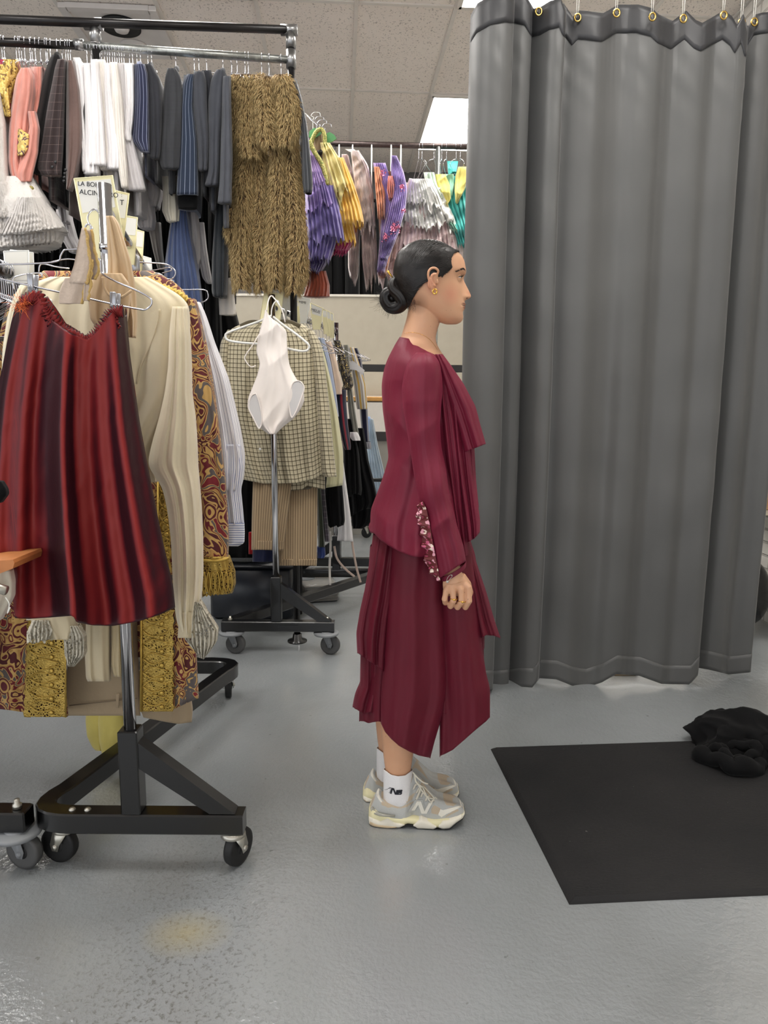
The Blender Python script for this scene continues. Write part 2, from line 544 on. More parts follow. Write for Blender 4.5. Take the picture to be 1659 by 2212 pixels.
# air return with a dark round opening
c = GP(-2.5, .36, CEIL - .02)
t = empty('ceiling_fan_vent', c, 'white ceiling vent panel with black round opening above the tall pipe rack', 'vent')
f = MB()
for sx in (-1, 1): f.box(c + rz @ np.array([sx * .27, 0, 0]), (.05, .62, .03), rz)
for sy in (-1, 1): f.box(c + rz @ np.array([0, sy * .29, 0]), (.5, .05, .03), rz)
m_vent = plain('vent_paint', (205, 200, 196), .4)
f.build('frame', m_vent, t, False)
f = MB(); f.box(c + np.array([0, 0, .004]), (.5, .58, .008), rz); f.build('panel', m_vent, t, False)
f = MB(); q = c + rz @ np.array([0.02, -.10, 0]); f.lathe(q, [(.10, -.012), (.125, -.02), (.125, 0), (.09, .0), (.03, -.004)], seg=40); f.build('opening', plain('vent_dark', (8, 8, 8), .6), t)
f = MB(); q = c + rz @ np.array([0.02, -.08, 0]); f.lathe(q, [(.02, -.035), (.04, -.03), (.05, -.01), (.05, 0)], seg=30); f.build('disc', m_vent, t)
f = MB(); q = c + rz @ np.array([0.03, .16, 0]); f.lathe(q, [(.02, -.02), (.03, -.012), (.08, -.01), (.09, 0)], seg=30); f.build('disc', m_vent, t)

def brick_mat():
    m = NT('painted_brick'); o = m.obj()
    mp = m.n('ShaderNodeMapping'); m.l(o, mp.inputs[0]); mp.inputs['Rotation'].default_value = (0, PI / 2, 0)
    sx = m.n('ShaderNodeSeparateXYZ'); m.l(o, sx.inputs[0]); cx = m.n('ShaderNodeCombineXYZ'); m.l(sx.outputs[1], cx.inputs[0]); m.l(sx.outputs[2], cx.inputs[1])
    br = m.n('ShaderNodeTexBrick'); m.l(cx.outputs[0], br.inputs['Vector'])
    br.inputs['Scale'].default_value = 1; br.inputs['Brick Width'].default_value = .2; br.inputs['Row Height'].default_value = .075; br.inputs['Mortar Size'].default_value = .008; br.inputs['Mortar Smooth'].default_value = .4
    br.inputs['Color1'].default_value = lin((226, 222, 214)); br.inputs['Color2'].default_value = lin((214, 210, 203)); br.inputs['Mortar'].default_value = lin((190, 186, 178))
    m.l(br.outputs['Color'], m.b.inputs['Base Color']); m.set(Roughness=.6)
    h = m.math('SUBTRACT', m.math('MULTIPLY', m.noise(30, 4, o), .4), br.outputs['Fac']); m.bump(h, .8, .012)
    return m.m
XR = 2.16
wall('wall_right', [(XR, -3.2, 0), (XR, 8, 0), (XR, 8, CEIL), (XR, -3.2, CEIL)], brick_mat())
wall('wall_left', [(-5.6, 1.2, 0), (-5.6, 1.2, CEIL), (-5.6, 7.9, CEIL), (-5.6, 7.9, 0)], plain('wall_paint_left', (150, 146, 142), .9))
wall('wall_back', [(-5.6, 7.9, 0), (-5.6, 7.9, CEIL), (XR, 7.9, CEIL), (XR, 7.9, 0)], plain('grey_wall_paint', (92, 90, 90), .85, var=.05))

# ------------------------------------------------------------------ far partition, shelf table
YP = 7.0
m_beige = plain('beige_laminate', (154, 147, 132), .55, var=.03)
m_black = plain('matt_black', (10, 10, 11), .7)
t = empty('partition_panel', W(720, 700, YP) * [1, 1, 0], 'tall beige laminate partition with a black stripe beyond the rolling racks', 'partition')
def px_box(mb, u0, v0, u1, v1, Y, d, mi=0):
    a = W((u0 + u1) / 2, v0, Y); c = W((u0 + u1) / 2, v1, Y); l = W(u0, (v0 + v1) / 2, Y); r = W(u1, (v0 + v1) / 2, Y)
    mb.box(((l[0] + r[0]) / 2, Y + d / 2, (a[2] + c[2]) / 2), (r[0] - l[0], d, a[2] - c[2]))
    return mb
for i, (v0, v1, mm, nm) in enumerate([(640, 786, m_beige, 'upper_panel'), (787, 801, m_black, 'stripe'), (802, 862, m_beige, 'middle_panel')]):
    px_box(MB(), 250, v0, 1075, v1, YP, .05).build(nm, mm, t, False)
f = MB(); px_box(f, 250, 635, 1075, 640, YP - .01, .07); f.build('top_rail', plain('light_laminate', (190, 185, 174), .5), t, False)
f = MB()
for u in (255, 1070): px_box(f, u, 800, u + 10, 1128, YP, .05)
f.build('post', m_black, t, False)
t = empty('work_table', W(810, 900, 6.7) * [1, 1, 0], 'long work table with wooden edge and white paper top in front of the beige partition', 'table')
zt = W(810, 862, 6.45)[2]
f = MB(); f.box((-.25, 6.7, zt - .0), (2.2, .55, .04), bev=.006); f.build('table_top', plain('wood_edge', (188, 140, 74), .45, var=.2), t, False)
f = MB(); f.box((-.23, 6.67, zt + .024), (2.1, .45, .006)); f.build('paper', plain('white_paper', (240, 240, 238), .7), t, False)
f = MB(); f.box((-.25, 6.45, zt - .16), (2.15, .03, .26)); f.build('front_panel', plain('white_laminate', (216, 210, 200), .5), t, False)
f = MB(); f.box((-.25, 6.55, zt / 2 - .2), (2.15, .03, zt - .36)); f.build('modesty_panel', plain('grey_laminate', (140, 136, 128), .6), t, False)
for sx in (-1.3, .8):
    f = MB(); f.box((sx, 6.7, zt / 2), (.05, .5, zt - .04)); f.build('leg', m_beige, t, False)

# ------------------------------------------------------------------ curtain
def curtain(name, plan, topv, hemv, mat, hmat, label, seed, hdr=.075, nr=90, per=22, drift=.03):
    pl = np.array(bez([(x, y, 0) for x, y in plan], per))[:, :2]
    n = len(pl); k = np.linspace(0, 1, nr)
    # height of the top and of the hem along the plan, looked up by where they show
    def zat(tab, xs, ys):
        tab = np.array(tab, float); out = np.zeros(n)
        for i in range(n):
            zz = np.linspace(-.1, 3.4, 8)
            # project and find by one Newton-like pass
            v = np.interp(proj(xs[i], ys[i], 2.6 if tab[0, 1] < 800 else .05)[0], tab[:, 0], tab[:, 1])
            u = proj(xs[i], ys[i], 2.6 if tab[0, 1] < 800 else .05)[0]
            out[i] = W(u, v, ys[i])[2]
        return out
    zt = zat(topv, pl[:, 0], pl[:, 1]); zb = zat(hemv, pl[:, 0], pl[:, 1])
    P = np.zeros((nr, n, 3))
    mid = pl[:, 1].mean()
    rs = np.random.RandomState(seed)
    for i in range(nr):
        kk = k[i]
        P[i, :, 0] = pl[:, 0]
        P[i, :, 1] = pl[:, 1]
        P[i, :, 2] = zt + (zb - zt) * kk
    Q = P.copy(); Q[..., 2] *= .22
    P[..., 1] += .012 * nz(Q, 7, seed) * (k[:, None] ** .5) + .0022 * nz(P * [1, 1, .5], 30, seed + 3)
    P[..., 0] += drift * .4 * nz(Q * [.6, .6, 1.5], 3, seed + 5) * np.sin(PI * k)[:, None] * .5
    # diagonal pull creases near the top
    P[..., 1] -= .004 * np.maximum(0, np.sin(P[..., 0] * 60 + P[..., 2] * 55)) * np.exp(-((k[:, None] - .07) / .07) ** 2)
    o = surf(name, P, mat, None, False, solid=.0025)
    o.name = name
    return o, P, zt
def proj(x, y, z):
    d = np.array([x, y, z - CAM_H]) @ RN
    return CU + FOC * d[0] / -d[2], CV - FOC * d[1] / -d[2]
def curt_mat(name, col):
    m = NT(name); c0 = lin(col)
    a = m.noise(3, 3)
    m.l(m.ramp(a, [(.3, tuple(x * .93 for x in c0[:3]) + (1,)), (.7, tuple(x * 1.07 for x in c0[:3]) + (1,))]), m.b.inputs['Base Color'])
    m.set(Roughness=.48, Sheen_Weight=.25, Sheen_Roughness=.35); m.b.inputs['Specular IOR Level'].default_value = .45
    wv = m.noise(420, 2); m.bump(wv, .12, .001)
    return m.m
m_cur = curt_mat('grey_satin', (84, 84, 83)); m_hdr = curt_mat('dark_header', (48, 48, 50))
topv = [(900, 38), (1015, 38), (1030, 10), (1060, -8), (1092, -15), (1133, -5), (1150, 22), (1165, 18), (1185, 5), (1208, -2), (1214, 12), (1235, 40), (1248, 26), (1265, 27), (1300, 32), (1330, 13), (1375, 12), (1405, 20), (1420, 34), (1450, 48), (1478, 26), (1500, 46), (1515, 52), (1560, 25), (1578, 38), (1590, 56), (1601, 33), (1612, 62), (1700, 60)]
hemv = [(900, 1484), (1045, 1488), (1088, 1486), (1120, 1481), (1150, 1483), (1165, 1462), (1200, 1464), (1235, 1478), (1265, 1483), (1300, 1472), (1330, 1455), (1380, 1458), (1430, 1476), (1490, 1478), (1515, 1450), (1700, 1450)]
def XA(u, y, z=1.3):
    return float(W(u, 800, y)[0])
plan1 = [(.345, 3.02), (.315, 2.95), (.33, 2.88), (.37, 2.84), (.425, 2.835), (.462, 2.86), (.465, 2.90), (.445, 2.95), (.47, 2.965), (.515, 2.955), (.548, 2.965), (.55, 2.99), (.535, 3.02), (.565, 3.0), (.61, 2.92), (.655, 2.905), (.672, 2.93), (.668, 2.97), (.69, 2.975), (.745, 2.955), (.80, 2.945), (.86, 2.965), (.915, 2.968), (.96, 2.94), (1.02, 2.935), (1.06, 2.955), (1.10, 2.965), (1.15, 2.945), (1.20, 2.935), (1.245, 2.945), (1.29, 2.93), (1.335, 2.92), (1.362, 2.93), (1.365, 2.96), (1.355, 3.0)]
t = empty('grey_curtain', (.85, 2.93, 0), 'floor-length dark grey satin curtain hanging behind the standing woman', 'curtain', 'grey satin curtains')
o, P1, z1 = curtain('drop', plan1, topv, hemv, m_cur, m_hdr, '', 3)
def adopt(o, parent):
    off = Vector((0, 0, 0)); p = parent
    while p is not None: off += Vector(p.location); p = p.parent
    o.parent = parent; o.location = -off
adopt(o, t)
def band(name, P, r0, r1, mat, parent, off=-.004):
    Q = P[r0:r1].copy(); Q[..., 1] += off
    return surf(name, Q, mat, parent, False, solid=.002)
def edge_band(name, P, z0, dz, mat, parent, nrow=6, off=-.0035):
    """a strip along the top or hem edge following the cloth"""
    n = P.shape[1]; Q = np.zeros((nrow, n, 3))
    for j in range(n):
        zz = P[::-1, j, 2]
        for i in range(nrow):
            z = z0[j] + dz * i / (nrow - 1)
            Q[i, j] = [np.interp(z, zz, P[::-1, j, 0]), np.interp(z, zz, P[::-1, j, 1]) + off, z]
    return surf(name, Q, mat, parent, False, solid=.0015)
hw = .085 + .02 * np.sin(np.linspace(0, 30, len(z1)))
edge_band('header_band', P1, P1[0, :, 2] + .003, -.10, m_hdr, t)
edge_band('hem', P1, P1[-1, :, 2] - .002, .085, m_cur, t)
m_rope = plain('white_cord', (215, 213, 206), .7)
def grommet(parent, u, v, y, two=True):
    p = W(u, v, y); f = MB()
    ring = [p + np.array([.0115 * math.cos(a), -.006, .0135 * math.sin(a)]) for a in np.linspace(0, 2 * PI, 16, endpoint=False)]
    f.tube(ring, .0035, 6, closed=True); f.build('grommet', M['brass'], parent)
    f = MB(); dx = .004 if two else .002
    f.tube([p + np.array([-dx, -.004, 0]), p + np.array([-dx, 0, .06]), p + np.array([-.003, .0, CEIL - p[2]])], .0013, 5)
    f.tube([p + np.array([dx, .004, 0]), p + np.array([dx, 0, .06]), p + np.array([.003, .0, CEIL - p[2]])], .0013, 5)
    f.build('cord', m_rope, parent)
for (u, v, y) in [(1163, 27, 2.965), (1247, 40, 2.965), (1331, 30, 2.925), (1408, 38, 2.915), (1475, 42, 2.925), (1562, 35, 2.925), (1601, 50, 2.95)]:
    grommet(t, u, v, y - .012)
plan2 = [(1.352, 3.02), (1.37, 3.06), (1.41, 3.07), (1.45, 3.03), (1.50, 3.02), (1.55, 3.05), (1.60, 3.03), (1.635, 3.02), (1.645, 3.05), (1.63, 3.08)]
t = empty('grey_curtain', (1.5, 3.05, 0), 'second dark grey curtain panel, narrow, at the right side beside the white brick wall', 'curtain', 'grey satin curtains')
topv2 = [(900, 58), (1612, 58), (1625, 34), (1640, 30), (1660, 28), (1760, 30)]
hemv2 = [(900, 1455), (1500, 1440), (1530, 1445), (1575, 1456), (1620, 1452), (1660, 1432), (1760, 1440)]
o, P2, z2 = curtain('drop', plan2, topv2, hemv2, m_cur, m_hdr, '', 8)
adopt(o, t)
edge_band('header_band', P2, P2[0, :, 2] + .003, -.075, m_hdr, t)
edge_band('hem', P2, P2[-1, :, 2] - .002, .085, m_cur, t)
grommet(t, 1628, 49, 3.03)
t0 = MB(); q = G(1356, 1466, 0); t0.box((q[0], q[1] + .06, .012), (.11, .05, .024), bev=.003)
tag(t0.build('wood_offcut', plain('pine', (190, 160, 118), .7, var=.2), None), 'pale wooden offcut lying on the floor under the grey curtain hem', 'wood')
# things beyond the curtain's right edge
q = W(1652, 1000, 3.75)
t = empty('cardboard_box', (2.0, 3.85, W(1652, 1100, 3.75)[2]), 'brown cardboard box high against the white brick wall, beyond the curtain', 'box')
f = MB(); z0, z1_ = W(1652, 1098, 3.8)[2], W(1652, 868, 3.8)[2]
f.box((2.05, 3.9, (z0 + z1_) / 2), (.19, .34, z1_ - z0), bev=.004); f.build('carton', plain('cardboard', (176, 140, 102), .8, var=.1), t, False)
f = MB(); f.box((1.953, 3.9, (z0 + z1_) / 2 + .1), (.004, .34, .05)); f.build('tape', plain('parcel_tape', (190, 160, 120), .3), t, False)
t = empty('wall_shelf', (2.05, 3.9, z0 - .02), 'narrow shelf bracketed to the white brick wall under the cardboard box', 'shelf')
f = MB(); f.box((2.05, 3.9, z0 - .012), (.21, .42, .02)); f.build('board', plain('shelf_wood', (200, 190, 170), .6), t, False)
t = empty('garbage_bag', (1.98, 3.8, 0), 'black plastic bag slumped on the floor by the white brick wall', 'bag')
f = MB()
f.ell((1.95, 3.85, .2), (.17, .24, .2), nu=40, nv=26)
o = f.build('bag', plain('black_bin_liner', (14, 14, 16), .25, bump=.6, bscale=12), t)
dm = o.data; A = np.zeros(len(dm.vertices) * 3); dm.vertices.foreach_get('co', A); A = A.reshape(-1, 3)
A += (.02 * nz(A, 18, 4))[:, None] * (A - [1.95, 3.85, .2]); A[:, 2] = np.maximum(A[:, 2] + .025 * nz(A, 26, 9), .003); A[:, 0] = np.minimum(A[:, 0], 2.14)
dm.vertices.foreach_set('co', A.ravel())
f = MB(); f.tube([(1.93, 3.85, .36), (1.93, 3.84, .40), (1.95, 3.83, .46)], [.05, .022, .06], 12); f.build('knot', plain('black_bin_liner2', (14, 14, 16), .25, bump=.6), t)

# ------------------------------------------------------------------ mat and the black clothes on it
def mat_mat():
    m = NT('black_mat'); o = m.obj()
    c = m.ramp(m.noise(3, 5, o, .3, .6), [(.3, lin((30, 30, 31))), (.7, lin((41, 40, 40)))])
    mp = m.n('ShaderNodeMapping'); m.l(o, mp.inputs[0]); mp.inputs['Scale'].default_value = (.35, 1.0, 1)
    f = m.noise(220, 3, mp.outputs[0], .2, .6)
    c = m.mix(m.math('MULTIPLY', m.ramp(m.noise(70, 2, o), [(.76, 0.0), (.78, 1.0)]), .5), c, lin((150, 148, 144)))
    m.l(c, m.b.inputs['Base Color']); m.set(Roughness=.62); m.b.inputs['Specular IOR Level'].default_value = .22
    m.bump(f, .5, .003); return m.m
A_, B_ = G(1060, 1612, .012), G(1230, 1945, .012)
C_, D_ = G(1659, 1925, .012), G(1525, 1597, .012)
ex1 = (C_ - B_) / np.linalg.norm(C_ - B_); ex2 = (D_ - A_) / np.linalg.norm(D_ - A_)
Cf, Df = B_ + ex1 * 1.35, A_ + ex2 * 1.35
def inset(p, q, d): return p + (q - p) / np.linalg.norm(q - p) * d
cen = (A_ + B_ + Cf + Df) / 4
lo = [np.array([p[0], p[1], .0005]) for p in (A_, B_, Cf, Df)]
hi = [np.array([p[0] + (cen[0] - p[0]) * .008, p[1] + (cen[1] - p[1]) * .008, .005]) for p in lo]
hi2 = [np.array([p[0] + (cen[0] - p[0]) * .028, p[1] + (cen[1] - p[1]) * .028, .013]) for p in lo]
f = MB(); f.add(lo + hi + hi2, [(3, 2, 1, 0)] + [(i, (i + 1) % 4, 4 + (i + 1) % 4, 4 + i) for i in range(4)] + [(4 + i, 4 + (i + 1) % 4, 8 + (i + 1) % 4, 8 + i) for i in range(4)] + [(8, 9, 10, 11)])
tag(f.build('floor_mat', mat_mat(), None, False), 'black rubber anti-fatigue mat lying on the grey floor in front of the curtain', 'mat')

m_blk = cloth('black_jersey', (9, 9, 10), .95, .03, .2, .4, 25)
t = empty('black_garment', G(1600, 1640, .015), 'crumpled black garment dropped on the far edge of the floor mat', 'clothing')
cz = G(1610, 1628, .02)
def heap(c, r, seed, amp=.18, n=90, f=16):
    mb = MB(); mb.ell((0, 0, 0), (1, 1, 1), nu=n, nv=n // 2)
    P = np.array(mb.v); P = P * r
    d = .8 - 1.5 * np.abs(nz(P * [1, 1, 1.4], f * .6, seed)) + .45 * (1 - 2 * np.abs(nz(P, f * 1.3, seed + 1))) + .2 * (1 - 2 * np.abs(nz(P, f * 2.6, seed + 2)))
    P = P * (1 + amp * d[:, None]) + c
    P[:, 2] = np.maximum(P[:, 2], .014)
    mb.v = [tuple(p) for p in P]; return mb
heap(cz + [.05, .06, .03], (.20, .11, .075), 3, .24, 130, 22).build('bundle', m_blk, t)
heap(cz + [.17, -.03, .02], (.17, .11, .06), 8, .24, 120, 24).build('fold', m_blk, t)
heap(cz + [-.03, .13, .03], (.10, .05, .06), 5, .3, 90, 24).build('fold', m_blk, t)
f = MB()
q = G(1585, 1632, .04)
for rr, rad, zz, ph in ((.075, .034, .035, 0), (.05, .022, .052, 1.0)):
    pts = []; rad_ = []
    for a in np.linspace(0, 2 * PI, 56, endpoint=False):
        pts.append((q[0] + (rr + .012 * math.sin(3 * a + ph)) * 1.25 * math.cos(a), q[1] + (rr + .01 * math.sin(2 * a)) * math.sin(a) * .95, zz + .012 * math.sin(2 * a + ph) + .006 * math.sin(7 * a)))
        rad_.append(rad * (.8 + .14 * math.sin(3 * a + ph) + .05 * math.sin(11 * a)))
    f.tube(pts, rad_, 14, closed=True)
f.build('rolled_hem', m_blk, t)

# ================================================================== rolling racks and pipe racks
def castor(parent, x, y, z_top, ang, grey=False, r=.05, plate=False):
    """swivel castor: wheel on the floor, fork above"""
    t = bpy.data.objects.new('castor', None); COL.objects.link(t)
    off = Vector((0, 0, 0)); p = parent
    while p is not None: off += Vector(p.location); p = p.parent
    t.parent = parent; t.location = Vector((x, y, 0)) - off
    R = np.array(Matrix.Rotation(ang, 3, 'Z'))
    o = np.array([x, y, 0.])
    hub = o + R @ np.array([.02, 0, r])
    f = MB(); f.lathe(hub, [(r * .80, -.013), (r * .97, -.012), (r, -.006), (r, .006), (r * .97, .012), (r * .80, .013)], 'Y', 30, rot=R)
    f.build('tyre', M['greyrubber'] if grey else M['rubber'], t)
    f = MB(); f.lathe(hub, [(.006, -.016), (r * .35, -.015), (r * .4, -.011), (r * .78, -.012), (r * .78, .012), (r * .4, .011), (r * .35, .015), (.006, .016)], 'Y', 30, rot=R)
    f.build('hub', M['rubber'], t)
    f = MB(); top = z_top
    for s in (-1, 1):
        P = [(-.018, .02 * s, top - .012), (.022, .02 * s, top - .012), (.034, .019 * s, r + .006), (.028, .019 * s, r - .012), (.012, .019 * s, r - .012), (.006, .019 * s, r + .006)]
        P = [o + R @ np.array(q) for q in P]
        f.prism(P, R @ np.array([0, .0025 * s, 0]))
    f.lathe(o, [(.012, top), (.03, top - .001), (.032, top - .012), (.02, top - .02)], 'Z', 20)
    f.lathe(hub, [(.007, -.026), (.007, .026)], 'Y', 8, rot=R)
    f.build('fork', M['castor_grey'] if grey else M['zinc'], t)
    if plate:
        f = MB(); f.lathe(o, [(.058, top - .004), (.062, top - .008), (.06, top - .016), (.05, top - .018)], 'Z', 30); f.build('bumper_disc', M['castor_grey'], t)
    return t
def z_rack(x0, x1, yf, xb0, xb1, yb, pole_x, poleb, ztop, rail_z, label, grey=False, zb=.105, zt=.16, bolts=True, round_=True):
    t = empty('rolling_rack', (pole_x, yf, 0), label, 'clothes rack', 'rolling racks with black bases')
    h = zt - zb; zc = (zb + zt) / 2
    f = MB()
    def bar(a, b_, w=.052, hh=h, z=zc):
        a = np.array(a, float); b_ = np.array(b_, float); d = b_ - a; L = np.hypot(d[0], d[1]); an = math.atan2(d[1], d[0])
        f.box(((a[0] + b_[0]) / 2, (a[1] + b_[1]) / 2, z), (L, w, hh), np.array(Matrix.Rotation(an, 3, 'Z')), bev=.004)
    # one bent tube: front bar, rounded corner, long diagonal, rounded corner, back bar
    def path():
        pts = [np.array([x1, yf]), np.array([x0 + .1, yf])]
        c0 = np.array([x0, yf]); dd = np.array([xb1, yb]) - c0; dd /= np.linalg.norm(dd)
        p2 = c0 + dd * .12
        if round_:
            for k in np.linspace(.1, 1, 7): pts.append((1 - k) ** 2 * pts[1] + 2 * k * (1 - k) * (c0 + [-.03, -.0]) + k * k * p2)
        else: pts += [c0, c0 + dd * .02]
        c1 = np.array([xb1, yb]); p3 = c1 - dd * .12; p4 = c1 + [-.1, 0]
        if round_:
            for k in np.linspace(0, 1, 8): pts.append((1 - k) ** 2 * p3 + 2 * k * (1 - k) * (c1 + [.03, 0]) + k * k * p4)
        else: pts += [c1]
        pts.append(np.array([xb0, yb])); return pts
    pts = path()
    w = .05
    V = []
    n = len(pts)
    for i, p in enumerate(pts):
        a = pts[max(i - 1, 0)]; b_ = pts[min(i + 1, n - 1)]
        d = (b_ - a) / np.linalg.norm(b_ - a)
        # keep bar width at sharp turns
        nn = np.array([-d[1], d[0]])
        ww = w / 2
        if 0 < i < n - 1:
            d1 = (p - a) / np.linalg.norm(p - a); cs = abs(np.dot(nn, [-d1[1], d1[0]])); ww = min(w * .9, ww / max(cs, .45))
        e = .004
        for (s, z) in ((-1, zb + e), (-1, zt - e), (-1 + 2 * e / w, zt), (1 - 2 * e / w, zt), (1, zt - e), (1, zb + e), (1 - 2 * e / w, zb), (-1 + 2 * e / w, zb)):
            V.append((p[0] + nn[0] * ww * s, p[1] + nn[1] * ww * s, z))
    F = [(i * 8 + k, i * 8 + (k + 1) % 8, (i + 1) * 8 + (k + 1) % 8, (i + 1) * 8 + k) for i in range(n - 1) for k in range(8)]
    F += [tuple(range(7, -1, -1)), tuple((n - 1) * 8 + k for k in range(8))]
    f.add(V, F)
    f.build('base', M['blackmetal'], t, True, 35)
    for (px, py) in ((pole_x, yf), (poleb, yb)):
        sgn = 1 if py == yf else -1
        f = MB(); f.box((px, py, (zt + .385) / 2), (.05, .05, .385 - zt), bev=.003); f.build('socket', M['blackmetal'], t, False)
        f = MB()
        a = np.array([px + .02 * sgn, py, .33]); b_ = np.array([px + .25 * sgn if py == yf else px + .2 * sgn, py, zt + .0])
        poly = [(px + .024 * sgn, py - .02, .355), (px + .265 * sgn, py - .02, zt + .002), (px + .20 * sgn, py - .02, zt + .002), (px + .024 * sgn, py - .02, .285)]
        f.prism(poly, (0, .04, 0)); f.build('brace', M['blackmetal'], t, False)
        f = MB(); f.tube([(px, py, .38), (px, py, ztop)], .0155 if ztop > 0 else 0, 20); f.build('pole', M['chrome'], t)
        f = MB(); f.tube([(px, py, rail_z - .09), (px, py, rail_z - .075)], .0175, 20); f.build('collar', M['chrome'], t)
    f = MB(); f.tube([(pole_x, yf, rail_z), (poleb, yb, rail_z)], .0135, 16); f.build('rail', M['chrome'], t)
    if bolts:
        f = MB()
        for xx in (x0 + .05, x0 + .09): f.ell((xx + .05, yf, zt), (.009, .009, .006), nu=12, nv=8)
        f.build('bolt', M['zinc'], t)
    return t
YF1 = 1.70
rackA = z_rack(-.90, -.355, YF1, -1.12, -.60, 2.80, -.640, -.87, 1.69, 1.635, 'nearest rolling rack with chrome pole, black tube base and red taffeta skirt at its end')
wx = G(515, 1888)[0]
castor(rackA, -.385, 1.70, .105, 1.15); castor(rackA, -.83, 1.72, .105, 2.9)
castor(rackA, -.635, 2.78, .105, 1.75); castor(rackA, -1.08, 2.8, .105, .4)
rackB = z_rack(-.775, -.235, 3.32, -.55, -.02, 4.42, -.515, -.30, 1.69, 1.635, 'middle rolling rack on grey castors, with checked shirt and white leotard at its end', zb=.115, zt=.165, round_=False, bolts=False)
for x_, y_, a_ in ((-.735, 3.32, -.15), (-.275, 3.32, -.2), (-.06, 4.4, .5), (-.5, 4.42, .8)):
    castor(rackB, x_, y_, .115, a_, True, .048, True)
f = MB()
for x_ in (-.74, -.27): f.lathe((x_, 3.32, .165), [(.011, 0), (.011, .008), (.006, .012), (.006, .02)], 'Z', 8)
f.build('nut', M['zinc'], rackB)
f = MB(); q = W(622, 1357, 3.29); f.box((q[0] - .0, 3.2935, .138), (.10, .002, .026)); f.build('maker_plate', plain('plate_black', (20, 20, 22), .3), rackB, False)
# neighbour rack at the far left: only a bar end and its castor show
t = empty('rolling_rack', (-1.2, 1.85, 0), 'rack at the left picture edge, only bar end and grey castor showing', 'clothes rack', 'rolling racks with black bases')
f = MB(); q = G(35, 1775, .13)
f.box((q[0] - .33, q[1] + .01, .135), (.72, .055, .055), bev=.004); f.build('base', M['blackmetal'], t, False)
f = MB(); f.lathe((q[0] + .0, q[1] + .01, .163), [(.012, 0), (.012, .01), (.007, .014), (.007, .024)], 'Z', 8); f.build('nut', M['zinc'], t)
castor(t, q[0] - .005, q[1] + .01, .108, -.25, True, .048, True)
rack0 = t

# tall pipe rack (two pipes) and the costume rack behind it
YA, YB = 3.16, 3.50     # depth of the rail at the picture's left edge and at its right-hand post
def Yrail(u): return YA + (YB - YA) * (u / 630.0)
def railZ(u): return float(W(u, 96 + (u / 630.0) * 34, Yrail(u))[2])
zr = (railZ(0) + railZ(630)) / 2
t = empty('pipe_rack', (float(W(628, 120, YB)[0]), YB, 0), 'tall black and galvanised pipe rack crowded with suits, shirts and a fur costume', 'clothes rack')
f = MB(); ends = [W(-160, 36, Yrail(-160)), W(640, 65, Yrail(640))]; f.tube(ends, .0175, 18); f.build('top_pipe', M['pipe'], t)
f = MB(); f.tube([W(-160, 84, Yrail(-160)), W(170, 98, Yrail(170))], .0165, 18); f.build('rail', M['pipe'], t)
f = MB(); f.tube([W(165, 97, Yrail(165)), W(634, 130, Yrail(634))], .0165, 18); f.build('rail', M['galv'], t)
for u in (205, 628):
    y = Yrail(u) + .0; a = W(u, 52 if u == 205 else 65, y)
    f = MB(); f.tube([a, (a[0], y + .0, 0.01)], .0165, 18); f.build('post', M['pipe'], t)
    f = MB(); f.tube([a + [0, 0, -.01], a + [0, 0, -.075]], .0225, 18); f.tube([a + [-.045, 0, .0], a + [.03, 0, 0]], .0235, 18)
    f.tube([a + [0, 0, -.085], a + [0, 0, -.16]] if u > 300 else [a + [0, 0, -.075], a + [0, 0, -.08]], .0225, 18)
    f.build('clamp', M['steel'], t)
    f = MB(); f.lathe((a[0], y, 0), [(.05, 0), (.05, .006), (.025, .01), (.022, .04)], 'Z', 20); f.build('foot', M['blackmetal'], t)
a = W(165, 96, Yrail(165)); f = MB(); f.tube([a + [-.008, 0, 0], a + [.03, .004, 0]], .021, 16); f.build('coupling', M['steel'], t)
# lower rail for the second row
LR = [np.array([-2.6, 3.62, 1.94]), np.array([-.48, 3.95, 1.94])]
f = MB(); f.tube(LR, .0165, 14); f.build('rail', M['pipe'], t)
f = MB()
for p in LR: f.tube([p, (p[0], p[1], .01)], .0165, 14)
f.build('post', M['pipe'], t)

YC = 4.75
t = empty('pipe_rack', (float(W(950, 312, YC)[0]), YC, 0), 'tall pipe rack of pastel tutus running behind the woman and the curtain', 'clothes rack')
f = MB(); f.tube([W(640, 308, YC), W(1120, 320, YC)], .0175, 16); f.build('rail', plain('rusty_pipe', (70, 60, 58), .4, .7, bump=.2, bscale=50, var=.3), t)
for u in (947, 1110):
    a = W(u, 318, YC); f = MB(); f.tube([a, (a[0], YC, .01)], .0175, 16); f.build('post', M['galv'], t)
f = MB(); f.tube([W(700, 317, YC) + [0, .25, 0], [W(724, 400, YC + .25)[0], YC + .25, 1.5]], .012, 10); 
# far rack base seen under the clothes
t = empty('rolling_rack', (-.33, 5.15, 0), 'far black rack frame, its low bar and post showing between black skirts', 'clothes rack', 'rolling racks with black bases')
f = MB(); f.box((-.25, 5.15, .05), (1.1, .05, .06)); f.build('base', M['blackmetal'], t, False)
f = MB(); f.box((W(729, 1200, 5.15)[0], 5.15, .36), (.055, .05, .6)); f.box((.28, 5.15, .36), (.05, .05, .6)); f.build('post', M['blackmetal'], t, False)
f = MB(); f.tube([(-.78, 5.15, .66), (.28, 5.15, .66)], .014, 12); f.build('rail', M['blackmetal'], t)
for x_ in (-.75, .25):
    f = MB(); f.lathe((x_, 5.15, .012), [(.012, -.012), (.02, -.01), (.02, .01), (.012, .012)], 'Y', 12); f.build('foot', M['rubber'], t)
t = empty('rolling_rack', (-.2, 6.0, 0), 'farthest rack, a single black castor showing below the black skirts', 'clothes rack', 'rolling racks with black bases')
